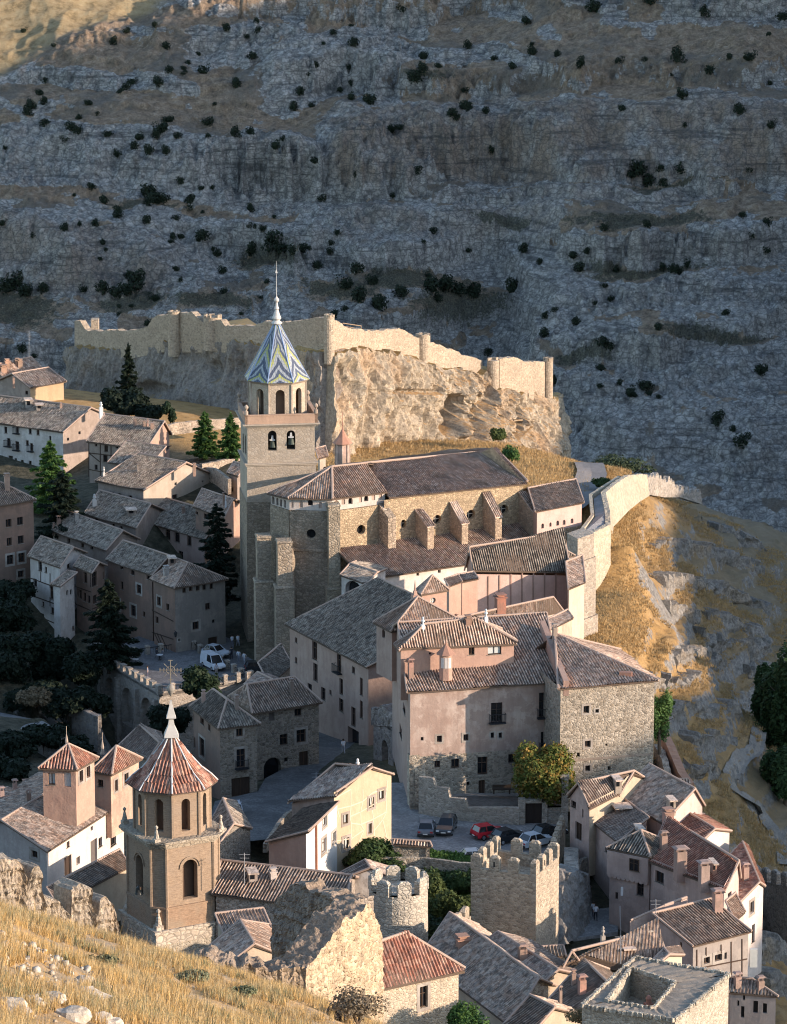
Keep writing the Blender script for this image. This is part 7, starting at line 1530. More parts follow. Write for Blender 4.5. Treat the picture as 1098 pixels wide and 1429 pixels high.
broadleaf('tree', 'small round-headed tree on a thin trunk in the castle garden', on(237, 594, 572), 4.2, 1.3, GD, 1800, .2, 22, nb=4)
broadleaf('tree', 'dark tree mass right of the round tree below the rock', on(205, 606, 574), 5, 3, GDK, 5000, .3, 23)
broadleaf('tree', 'autumn tinted leafy tree against the mansion wall above the wooden gate', on(757, 1135, 367), 7.4, 3.5, AUT, 16000, .17, 25, nb=14)
broadleaf('tree', 'dark evergreen tree over the ravine below the white half-timbered house', on(75, 955, 476), 7, 3.2, GDK, 8000, .3, 26)
broadleaf('tree', 'dark bushy tree left of the arched terrace', on(112, 975, 470), 6, 3.0, GDK, 7000, .3, 27)
broadleaf('tree', 'small dark tree at the corner of the terrace near the gable roof', on(278, 985, 455), 5, 3.0, GD, 6000, .25, 28)
broadleaf('tree', 'dark tree hanging over the terrace edge above the stone houses', on(240, 1030, 440), 4.5, 3.0, GDK, 5000, .28, 29)
for i, (px_, py_, Y_, h_, r_) in enumerate([(10, 890, 485, 5, 4), (30, 930, 475, 5, 4), (55, 985, 468, 4, 4), (5, 960, 470, 5, 4), (95, 1000, 462, 4, 3.5), (20, 855, 492, 4.5, 3.5), (35, 990, 462, 3, 3), (130, 1000, 462, 4, 3), (20, 1062, 436, 3.5, 3.5), (62, 1050, 440, 3.5, 3.5), (100, 1062, 440, 3.5, 3), (8, 1092, 424, 3, 3.5)]):
    broadleaf('shrub', ['dark shrub in the ravine under the brown hotel', 'dark shrub in the ravine half way down at the left edge', 'dark shrub beside the bend of the dark road', 'large dark shrub at the left edge above the road', 'dark shrub left of the plain retaining wall', 'uppermost dark shrub right under the hotel wall', 'low dark shrub above the dark road wall', 'dark shrub at the lower left foot of the arched terrace', 'dark shrub below the road behind the left grey roofs', 'dark shrub behind the left pink pavilion', 'dark shrub behind the gap between the two pink pavilions', 'dark shrub at the left edge just above the grey roofs'][i], on(px_, py_, Y_), h_, r_, GDK, 4500, .3, 40 + i, 'bush', 'ravine shrubs')
bush('dry_bush', 'pale brown dry bush between the dark ravine shrubs', on(50, 985, 458), 2.6, 2.2, foliage((.16, .12, .07)), 2500, .25, 3)
bush('dry_bush', 'second pale dry bush beside the stepped garden wall', on(75, 980, 464), 1.8, 1.8, foliage((.15, .115, .07)), 1500, .25, 4)
# garden
broadleaf('garden_tree', 'bushy garden tree in front of the yellow house', on(530, 1232, 350), 4.6, 3.0, GM, 9000, .17, 31)
broadleaf('garden_tree', 'smaller garden shrub with reddish tips left of the bushy garden tree', on(500, 1225, 353), 3.2, 1.8, foliage((.07, .08, .03)), 3500, .16, 32)
bush('climber', 'thin green climber reaching up the yellow house wall', on(523, 1185, 358), .8, 3.6, foliage((.12, .17, .04)), 1500, .14, 33, ry=.6)
for i, (px_, py_, Y_, w_, h_, g_) in enumerate([(618, 1240, 347, 3.1, 2.5, GM), (655, 1240, 345, 2.0, 2.2, GM), (610, 1290, 338, 2.5, 3.2, GO), (640, 1280, 337, 2.2, 3.0, GO), (615, 1310, 331, 2.6, 2.0, GD), (645, 1300, 330, 1.6, 2.2, GD), (600, 1262, 341, 1.6, 3.4, GO)]):
    bush('garden_bush', ['bright topped bush under the car park edge', 'green bush below the red car', 'olive shrub in the middle of the walled garden', 'olive shrub touching the square tower', 'lowest dark garden bush beside the round tower', 'dark bush at the foot of the square tower', 'slender olive shrub behind the round tower merlons'][i], on(px_, py_, Y_), w_, h_, g_, 5000, .16, 50 + i, 'bushes of the walled garden')
mb = MB(); hd = [PZ(594, 1202, 36.9), PZ(662, 1210, 36.9), PZ(684, 1197, 36.9), PZ(594, 1187, 36.9)]
root = thing('hedge', 'clipped green hedge with dark shaded front along the car park edge', 'hedge', hd[0] - Vector((0, 0, 3)))
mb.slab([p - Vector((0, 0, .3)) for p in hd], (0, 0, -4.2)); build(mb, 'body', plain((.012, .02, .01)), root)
rg = np.random.RandomState(4); n = 14000; u = rg.rand(n); v = rg.rand(n); A = np.array([tuple(p) for p in hd]); top = (A[0] * (1 - u)[:, None] + A[1] * u[:, None]) * (1 - v)[:, None] + (A[3] * (1 - u)[:, None] + A[2] * u[:, None]) * v[:, None]
front = A[0] * (1 - u)[:, None] + A[1] * u[:, None]; front[:, 2] -= v * 4.0; sel = rg.rand(n) < .5; P_ = np.where(sel[:, None], top, front) + rg.normal(size=(n, 3)) * .12
nn3 = rg.normal(size=(n, 3)); nn3 /= np.linalg.norm(nn3, axis=1)[:, None]; t_ = np.cross(nn3, rg.normal(size=(n, 3))); t_ /= np.linalg.norm(t_, axis=1)[:, None]; b_ = np.cross(nn3, t_)
mesh('leaves', np.stack([P_ - t_ * .16, P_ - b_ * .1, P_ + t_ * .16, P_ + b_ * .1], 1).reshape(-1, 3), np.arange(n * 4).reshape(-1, 4), GB, root)
house('garden_porch', 'small red tiled porch with a dark opening at the edge of the garden', 'shelter', (546, 1176), (549, 1178), (603, 1181), 350, 1215, [RUB, RUB], 'shed_r', 'red', dz=(.35, 0, 0, .35), oh=.15, wr=[(576, 1198, 36, 30, 'o')])
broadleaf('climbing_plant', 'light green climbing plant hanging on the right corner of the stone mansion block', on(920, 1046, 377), 7.0, 1.5, foliage((.10, .17, .05), (.05, .10, .03)), 7000, .16, 60, cat='climber', nb=12, ry=1.5)
# poplars at the right edge
for i, (px_, py_, Y_, h_, r_) in enumerate([(1062, 1040, 470, 9, 2.4), (1085, 1060, 466, 13, 2.8), (1105, 1050, 462, 15, 3.0), (1048, 1060, 474, 6, 2.2), (1095, 1120, 450, 8, 3.2), (1075, 1000, 480, 7, 2.4)]):
    broadleaf('poplar', ['dark poplar with a pale lit tip, second from the left by the path', 'tall dark poplar with bright tip at the right edge', 'tallest dark poplar cut by the right edge', 'small leftmost dark poplar above the path bend', 'lowest dark poplar beside the gravel path', 'dark poplar half hidden behind the others'][i], on(px_, py_, Y_), h_, r_, foliage((.04, .075, .025), (.012, .025, .012)), 8000, .28, 70 + i, group='poplars by the river path', squash=1.1, nb=12)
# shrubs on the castle slope
for i, (px_, py_, Y_, w_, h_, g_) in enumerate([(712, 650, 560, 1.6, 3.2, GB), (696, 614, 590, 1.4, 2.0, GO), (838, 678, 545, 1.8, 1.2, GM), (860, 652, 575, 4.5, 1.8, foliage((.05, .07, .035))), (880, 660, 580, 4, 1.6, foliage((.05, .07, .035))), (930, 985, 440, 1.0, 1.0, GM), (752, 655, 566, 1.6, 1.2, GO)]):
    bush('slope_bush', ['bright green bush above the nave ridge on the castle slope', 'pale green bush at the cave mouth', 'low green bush along the wall walk', 'grey green bush on the crest behind the rampart', 'second grey green bush on the crest', 'little green bush beside the climbing plant', 'pale shrub at the foot of the castle rock end'][i], on(px_, py_, Y_), w_, h_, g_, 1800, .2, 80 + i)
# ---- road and paths on the ground
def drape(name, pts, w, mat, lift=.12, lab=None):
    T_ = []
    for a in pts:
        h_ = (thit(a[0], a[1]) or PY(*a, 460)) if len(a) == 2 else PY(*a); T_.append(Vector((h_.x, h_.y, 0)))
    P_, L = resample([(p.x, p.y, 0) for p in T_], 90); tg = np.gradient(P_[:, :2], axis=0); tg /= np.linalg.norm(tg, axis=1)[:, None]; mb = MB(); prev = None
    for i in range(90):
        row = []
        for s_ in (-1, -.5, 0, .5, 1):
            x = P_[i, 0] - tg[i, 1] * s_ * w / 2; y = P_[i, 1] + tg[i, 0] * s_ * w / 2; row.append(Vector((x, y, tz(x, y) + lift)))
        zm = sum(p.z for p in row) / 5
        for p in row: p.z = max(p.z, zm)
        if prev:
            for j in range(4): mb.face([prev[j], prev[j + 1], row[j + 1], row[j]])
        prev = row
    o = build(mb, name, mat); tag(o, kind='structure'); return o
drape('road', [(770, 712, 512), (800, 697, 528), (820, 680, 545), (826, 668, 556), (818, 660, 565)], 4.5, ground((.22, .205, .195), (.18, .17, .16), 2, bumpd=.05), .5)
drape('path', [(1078, 1038), (1055, 1050), (1035, 1063), (1018, 1082), (1022, 1098), (1040, 1120), (1062, 1140), (1080, 1162), (1090, 1185), (1096, 1210)], 1.9, ground((.27, .245, .21), (.21, .185, .155), 2, bumpd=.08), .25)
# ---- rock ledges cropping out of the gorge slope
LG = rock((.30, .275, .24), (.35, .26, .16), 2.6, crev=1.0)
for i, (pts, hh) in enumerate([([(915, 770), (945, 768), (975, 775), (1005, 782), (1035, 793), (1062, 800)], 3.4), ([(925, 818), (955, 815), (985, 822), (1015, 830), (1045, 845), (1075, 852)], 2.8), ([(985, 862), (1010, 868), (1035, 880), (1065, 890)], 2.6), ([(930, 850), (950, 856), (975, 862)], 1.8), ([(980, 892), (1010, 900), (1045, 908), (1075, 905)], 2.6),
    ([(880, 962), (900, 955), (925, 962), (950, 958), (975, 948)], 2.4), ([(940, 925), (965, 915), (990, 925), (1010, 935)], 2.4), ([(938, 1000), (965, 992), (995, 1000), (1030, 990)], 2.4), ([(960, 1035), (990, 1042), (1020, 1035)], 2.2), ([(1040, 940), (1065, 935), (1095, 945)], 2.2), ([(1000, 740), (1030, 748), (1070, 770)], 1.6), ([(950, 1075), (975, 1085), (1000, 1080)], 2.0), ([(1050, 1300), (1070, 1290), (1098, 1296)], 6), ([(1056, 1345), (1075, 1338), (1100, 1345)], 6), ([(1062, 1395), (1080, 1385), (1100, 1395)], 6), ([(1045, 1262), (1070, 1254), (1100, 1262)], 5)]):
    T_ = []; B_ = []
    for x, y in pts:
        h_ = thit(x, y, 300 if y < 1200 else 290)
        if h_ is None: continue
        zt_ = tz(h_.x, h_.y) + hh * .38; zb_ = zt_ - hh * 1.5
        a, b = proj((h_.x, h_.y, zt_)); c, d = proj((h_.x, h_.y - .25 * hh, zb_)); T_.append((a, b, h_.y)); B_.append((c, d, h_.y - .25 * hh))
    if len(T_) > 1: o = ribbon('rock_ledge', T_, B_, 2.6, LG, rag=.55, amp=1.3, sc=1.9, nv=22, step=.3, seed=20 + i, stepq=0); tag(o, kind='structure')
# ---- dry grass tufts on the slopes (uncountable)
def tufts(name, n, region, mat, hgt, wid, seed, zf, blades=5, kind=True, lean=.3):
    rg = np.random.RandomState(seed); P_ = region(rg, n); m = len(P_); idx = np.repeat(np.arange(m), blades); k = len(idx)
    base = P_[idx] + np.concatenate([rg.normal(size=(k, 2)) * wid * 4, np.zeros((k, 1))], 1); hh = hgt * (.5 + rg.rand(k)) ; an = rg.rand(k) * 6.28; w_ = wid * (.5 + rg.rand(k))
    tip = base + np.stack([np.cos(an) * hh * lean + hh * .12, np.sin(an) * hh * lean, hh], 1); side = np.stack([-np.sin(an) * w_, np.cos(an) * w_, 0 * w_], 1)
    V = np.stack([base - side, base + side, tip], 1).reshape(-1, 3); o = mesh(name, V, np.arange(k * 3).reshape(-1, 3), mat); tag(o, kind='stuff'); return o
def reg_slope(rg, n):
    px_ = rg.uniform(820, 1110, n * 3); Y_ = rg.uniform(385, 600, n * 3); x = (px_ - CX) / FPX * Y_ * 1.02
    i = ((x - TX0) / (TX1 - TX0) * (TNX - 1)).astype(int).clip(1, TNX - 2); j = ((Y_ - TY0) / (TY1 - TY0) * (TNY - 1)).astype(int).clip(1, TNY - 2)
    gx = (Zt[i + 1, j] - Zt[i - 1, j]) / (2 * (tx[1] - tx[0])); gy = (Zt[i, j + 1] - Zt[i, j - 1]) / (2 * (ty[1] - ty[0])); ok = (np.hypot(gx, gy) < 1.15) & (fbm(x / 9, Y_ / 9, 0, 4, 5) > -.35 + .3 * sstep(30, 55, x))
    return np.stack([x, Y_, Zt[i, j] - .05], 1)[ok][:n]
def reg_castle(rg, n):
    px_ = rg.uniform(430, 900, n * 2); Y_ = rg.uniform(515, 610, n * 2); x = (px_ - CX) / FPX * Y_ * 1.02; i = ((x - TX0) / (TX1 - TX0) * (TNX - 1)).astype(int); j = ((Y_ - TY0) / (TY1 - TY0) * (TNY - 1)).astype(int); return np.stack([x, Y_, Zt[i, j]], 1)[:n]
DG = foliage((.42, .275, .115), (.27, .185, .09), (.36, .28, .16))
tufts('dry_grass', 34000, reg_slope, DG, .32, .045, 2, None, 5); tufts('dry_grass', 15000, reg_castle, DG, .4, .05, 3, None, 5)
# ================================================================ foreground slope
FP = [tuple(PY(*a)) for a in ((-60, 1429, 88), (0, 1429, 92), (200, 1429, 102), (350, 1429, 118), (470, 1429, 142), (540, 1440, 150), (0, 1360, 125), (200, 1380, 130), (330, 1400, 142), (-60, 1300, 162), (0, 1300, 163), (60, 1315, 165), (130, 1325, 168), (170, 1338, 169), (240, 1362, 170), (320, 1385, 171), (400, 1402, 172), (460, 1420, 173), (530, 1440, 175), (-60, 1500, 70), (100, 1500, 78), (300, 1500, 92), (500, 1520, 120))]
FP += [(-30, 190, 76), (0, 192, 70), (15, 190, 66), (30, 190, 55), (30, 150, 70), (20, 110, 90), (12, 80, 110), (-30, 215, 62), (0, 215, 58), (20, 215, 52), (30, 220, 45), (-30, 120, 118), (-34, 160, 100)]
frb = RBF(FP); fx = np.linspace(-34, 32, 420); fy = np.linspace(66, 222, 700); FX, FY = np.meshgrid(fx, fy, indexing='ij')
FZ = frb(FX, FY) + .22 * fbm(FX / 2.2, FY / 3, 0, 4, 4) + .09 * fbm(FX / .6, FY / .6, 0, 4, 8, True)
o = mesh('foreground_slope', np.stack([FX, FY, FZ], -1).reshape(-1, 3), grid_faces(420, 700), ground((.40, .25, .11), (.33, .27, .20), 3, bumpd=.1), smooth=True); tag(o, kind='structure')
def fz(x, y):
    i = ((x + 34) / 66 * 419); j = ((y - 66) / 156 * 699); a = np.clip(i.astype(int), 0, 418); b = np.clip(j.astype(int), 0, 698); return FZ[a, b]
def reg_fg(rg, n, lo=-.3):
    px_ = rg.uniform(-40, 620, n * 4); Y_ = rg.uniform(80, 178, n * 4); x = (px_ - CX) / FPX * Y_ * 1.03; ok = fbm(x / 1.7, Y_ / 2.6, 0, 3, 31) > lo
    x, Y_ = x[ok][:n], Y_[ok][:n]; return np.stack([x, Y_, fz(x, Y_) - .03], 1)
G1 = foliage((.47, .31, .12), (.27, .18, .08), (.40, .31, .18)); G2 = foliage((.42, .33, .19), (.28, .24, .15)); G3 = foliage((.20, .20, .11), (.13, .14, .08))
tufts('dry_grass', 21000, lambda rg, n: reg_fg(rg, n, -.12), G1, .38, .011, 5, None, 6)
tufts('dry_grass', 9000, lambda rg, n: reg_fg(rg, n, .0), G2, .40, .012, 6, None, 7)
tufts('low_scrub', 4200, lambda rg, n: reg_fg(rg, n, .22), G3, .24, .03, 9, None, 12)
tufts('tall_grass', 500, lambda rg, n: reg_fg(rg, n, -.2), G1, .85, .009, 12, None, 3, lean=.15)
def stone_rock(name, lab, p, s, seed, mat, group=None):
    rg = np.random.RandomState(seed); n = 14; V = []; F = []
    th = np.linspace(0, math.pi, 9); ph_ = np.linspace(0, 2 * math.pi, n, endpoint=False)
    for t in th:
        for f in ph_:
            d = np.array([math.sin(t) * math.cos(f), math.sin(t) * math.sin(f), math.cos(t)]); r = 1 + .35 * float(vn(d[0] * 1.7 + seed, d[1] * 1.7, d[2] * 1.7, seed)) + .15 * float(vn(d[0] * 4 + seed, d[1] * 4, d[2] * 4, seed)); V.append((p[0] + d[0] * r * s[0], p[1] + d[1] * r * s[1], p[2] + d[2] * r * s[2]))
    for i in range(8):
        for j in range(n): F.append((i * n + j, i * n + (j + 1) % n, (i + 1) * n + (j + 1) % n, (i + 1) * n + j))
    o = mesh(name, V, F, mat, None, None, None, False, p); tag(o, lab, 'rock', group); return o
RM = rock((.52, .47, .40), (.40, .30, .2), 6)
rg = random.Random(5)
def fgp(px, py):
    Y = 80
    while Y < 180:
        p = PY(px, py, Y)
        if p.z <= float(fz(np.array(p.x), np.array(p.y))): return p
        Y += .3
    return PY(px, py, 120)
labs = [('biggest pale boulder in the dry grass at the lower left', 122, 1390, .6), ('pale rock at the bottom edge left of the biggest boulder', 100, 1418, .55), ('flat whitish rock at the bottom left corner', 12, 1408, .6), ('rounded whitish rock beside the flat corner rock', 38, 1400, .5), ('pale rock low in the grass between the corner rocks and the biggest boulder', 68, 1395, .45), ('bottom rock half cut by the lower edge', 145, 1426, .5), ('small grey stone at the left edge above the corner rocks', 5, 1378, .3), ('little pale stone upslope of the biggest boulder', 118, 1368, .3)]
for i, (l_, px_, py_, s_) in enumerate(labs): p = fgp(px_, py_); stone_rock('boulder', l_, p, (s_, s_ * .7, s_ * .45), i + 3, RM)
# small pebbles, uncountable: one object
V = []; F = []; 
rgn = np.random.RandomState(8); m = 320; px_ = rgn.uniform(-20, 230, m) ; Y_ = rgn.uniform(88, 118, m); x = (px_ - CX) / FPX * Y_ * 1.03; z = fz(x, Y_); cube = np.array([(-1, -1, -.6), (1, -1, -.5), (.9, 1, -.6), (-1, .8, -.5), (-.6, -.7, .5), (.7, -.6, .6), (.6, .7, .45), (-.7, .5, .6)])
ss = .03 + .10 * rgn.rand(m) ** 3; an = rgn.rand(m) * 6.28
Vv = cube[None] * ss[:, None, None] * (.7 + .6 * rgn.rand(m, 8, 3)); ca, sa = np.cos(an)[:, None], np.sin(an)[:, None]
Vv = np.stack([Vv[..., 0] * ca - Vv[..., 1] * sa + x[:, None], Vv[..., 0] * sa + Vv[..., 1] * ca + Y_[:, None], Vv[..., 2] + z[:, None] + .02], -1).reshape(-1, 3)
fq = np.array([(3, 2, 1, 0), (4, 5, 6, 7), (0, 1, 5, 4), (1, 2, 6, 5), (2, 3, 7, 6), (3, 0, 4, 7)]); Ff = (fq[None] + (np.arange(m) * 8)[:, None, None]).reshape(-1, 4)
o = mesh('pebbles', Vv, Ff, RM); tag(o, kind='stuff')
for i, (l_, px_, py_, w_, h_, g_) in enumerate([('greyish thorny bush against the sunlit ruin face', 500, 1418, 1.1, 1.0, foliage((.16, .13, .09))), ('small grey thistle bush in the grass below the ruin', 478, 1424, .8, .7, foliage((.15, .12, .09))), ('grey green cushion bush in the middle of the grass slope', 330, 1392, .8, .5, foliage((.17, .18, .10))), ('pale cushion bush just below the brick church tower', 268, 1370, .8, .5, foliage((.19, .20, .12))), ('olive cushion bush near the left boulders', 140, 1350, .8, .45, foliage((.20, .19, .10)))]):
    p = fgp(px_, py_); bush('scrub_bush', l_, p, w_, h_, g_, 1600, .06, 90 + i)
for i, (px_, py_, Y_, w_, l_) in enumerate([(660, 1440, 262, 1.8, 'green bush tips at the bottom edge right of the stone house'), (640, 1440, 262, 1.0, 'second small green bush at the bottom edge beside the stone house wall')]): bush('bush', l_, PY(px_, py_, Y_), w_, 2.2, GB, 2200, .12, 110 + i)
bush('dry_bush', 'dry brown plants growing on the corner of the roofless stone building', PY(812, 1425, 262), 1.6, 1.4, foliage((.26, .19, .09)), 2500, .08, 115)
# ================================================================ cars
def car(name, lab, p, ang, col, L=4.1, W=1.65, H=1.42, van=False, hatch=False, group=None):
    root = thing(name, lab, 'car' if not van else 'van', p, group); ca, sa = math.cos(ang), math.sin(ang)
    T_ = lambda x, y, z: Vector((p[0] + x * ca - y * sa, p[1] + x * sa + y * ca, p[2] + z))
    if van: prof = [(-L / 2, .35), (-L / 2, 1.1), (-L / 2 + .05, H), (L * .18, H), (L * .34, 1.08), (L / 2 - .05, .95), (L / 2, .7), (L / 2, .35)]; roof = [(-L / 2 + .12, H - .05), (L * .17, H - .05)]
    prof_body = [(-L / 2, .30), (-L / 2 - .02, .62), (-L / 2 + .04, .84 if not hatch else .90), (-L * .30 if not hatch else -L * .44, .90), (L * .20, .88), (L * .44, .74), (L / 2, .62), (L / 2 + .02, .42), (L / 2 - .03, .28)]
    if van: prof_body = [(-L / 2, .30), (-L / 2, 1.0), (L * .30, 1.0), (L * .46, .88), (L / 2, .7), (L / 2, .30)]
    cab = [(-L * .40, .88), (-L * .30, H), (L * .02, H), (L * .20, .86)] if not hatch else [(-L * .47, .88), (-L * .40, H), (L * .0, H), (L * .2, .86)]
    if van: cab = [(-L * .49, .98), (-L * .48, H), (L * .16, H), (L * .33, .98)]
    mb = MB()
    def extr(pr, w0, w1=None):
        w1 = w0 if w1 is None else w1; zz = [z for _, z in pr]; z0, z1 = min(zz), max(zz); ww = lambda z: w0 + (w1 - w0) * (z - z0) / (z1 - z0 + 1e-6)
        a = [T_(x, -ww(z) / 2, z) for x, z in pr]; b = [T_(x, ww(z) / 2, z) for x, z in pr]; n = len(pr)
        mb.face(a); mb.face(b[::-1])
        for i in range(n): mb.face([a[i], b[i], b[(i + 1) % n], a[(i + 1) % n]])
    extr(prof_body, W, W * .96); pm = plain(col, .25); body = build(mb, 'body', pm, root)
    mb = MB(); extr([(x * .985, z - .02 if z > 1.2 else z) for x, z in cab], W * .93, W * .76); build(mb, 'glass', glass_dark(), root)
    mb = MB(); zt = H; xs = (cab[1][0], cab[2][0]); mb.slab([T_(xs[0], -W * .38, zt), T_(xs[1], -W * .38, zt), T_(xs[1], W * .38, zt), T_(xs[0], W * .38, zt)], (0, 0, -.05))
    for s in (-1, 1):
        for (a, b) in ((0, 1), (3, 2)): mb.tube(T_(cab[a][0], s * W * .465, cab[a][1]), T_(cab[b][0], s * W * .38, H - .02), .05, n=5)
        xm = (cab[1][0] + cab[2][0]) / 2; mb.tube(T_(xm, s * W * .467, .88), T_(xm, s * W * .385, H - .02), .04, n=5)
        if van: mb.slab([T_(-L * .48, s * W * .47, .98), T_(-L * .05, s * W * .47, .98), T_(-L * .05, s * W * .39, H), T_(-L * .48, s * W * .39, H)], (0, 0, .01))
    build(mb, 'roof', pm, root)
    for sx in (-.31, .31):
        for sy in (-1, 1):
            mb = MB(); c = T_(L * sx, sy * (W / 2 - .1), .3); d = T_(L * sx, sy * (W / 2 + .02), .3); mb.tube(c, d, .3, n=14); w_ = build(mb, 'wheel', plain((.012, .012, .012), .8), root)
            mb = MB(); e = T_(L * sx, sy * (W / 2 + .035), .3); mb.tube(d, e, .18, n=10); x = build(mb, 'hubcap', plain((.35, .35, .36), .3, .5), root); x.parent = w_; x.location = (0, 0, 0)
    for s in (-1, 1):
        mb = MB(); mb.box(T_(L / 2 + .01, s * W * .36, .62), (.06, .3, .13), ang); build(mb, 'headlight', plain((.7, .7, .68), .2), root)
        mb = MB(); mb.box(T_(-L / 2 - .01, s * W * .38, .68), (.06, .26, .16), ang); build(mb, 'tail_light', plain((.35, .02, .02), .3), root)
        mb = MB(); mb.box(T_(L * .17, s * W * .53, .92), (.12, .14, .1), ang); build(mb, 'mirror', pm, root)
    for s in (-1, 1): mb = MB(); mb.box(T_(s * (L / 2 + .04), 0, .42), (.1, W * .96, .16), ang); build(mb, 'bumper', plain((.03, .03, .032), .6), root); mb = MB(); mb.box(T_(s * (L / 2 + .1), 0, .5), (.02, .48, .11), ang); build(mb, 'number_plate', plain((.65, .65, .6), .5), root)
    return root
cg = 'cars on the car park'
def cp_(px, py): p = PZ(px, py, PZc + .01); return p
car('parked_car', 'grey sedan seen from behind, leftmost on the car park', cp_(595, 1162), R(86), (.15, .16, .18), group=cg)
car('parked_car', 'dark grey car facing the viewer, second from the left on the car park', cp_(623, 1160), R(-100), (.045, .05, .055), hatch=True, group=cg)
car('parked_car', 'bright red hatchback on the car park', cp_(683, 1168), R(28), (.42, .02, .03), L=3.6, hatch=True, group=cg)
car('parked_car', 'black car with pale windows between the red and the silver car', cp_(709, 1174), R(34), (.02, .022, .025), L=4.0, group=cg)
car('parked_car', 'silver white car nearest the crenellated wall', cp_(748, 1180), R(36), (.48, .50, .52), L=4.0, group=cg)
car('parked_car', 'black car half hidden behind the silver white car', cp_(765, 1169), R(34), (.02, .02, .022), L=3.8, group=cg)
car('parked_car', 'pale roofed car mostly hidden behind the hedge', PZ(664, 1204, PZc + .01), R(10), (.50, .50, .50), L=3.6, group=cg)
car('parked_van', 'white van with dark windows on the plaza beside the bollards', PZ(297, 932, DZ + .02), R(-62), (.55, .57, .60), L=4.4, W=1.7, H=1.9, van=True)
car('parked_car', 'white car parked behind the white van on the plaza', PZ(302, 915, DZ + .02), R(-40), (.45, .47, .50), L=3.9)
car('parked_car', 'silver car in the dark street beside the garage door house', PZ(326, 1134, 32.6), R(98), (.36, .38, .42), L=3.8, hatch=True)
car('parked_car', 'dark car at the foot of the cathedral apse on the plaza edge', PZ(361, 937, DZ + .05), R(10), (.02, .022, .025), L=3.6, hatch=True)
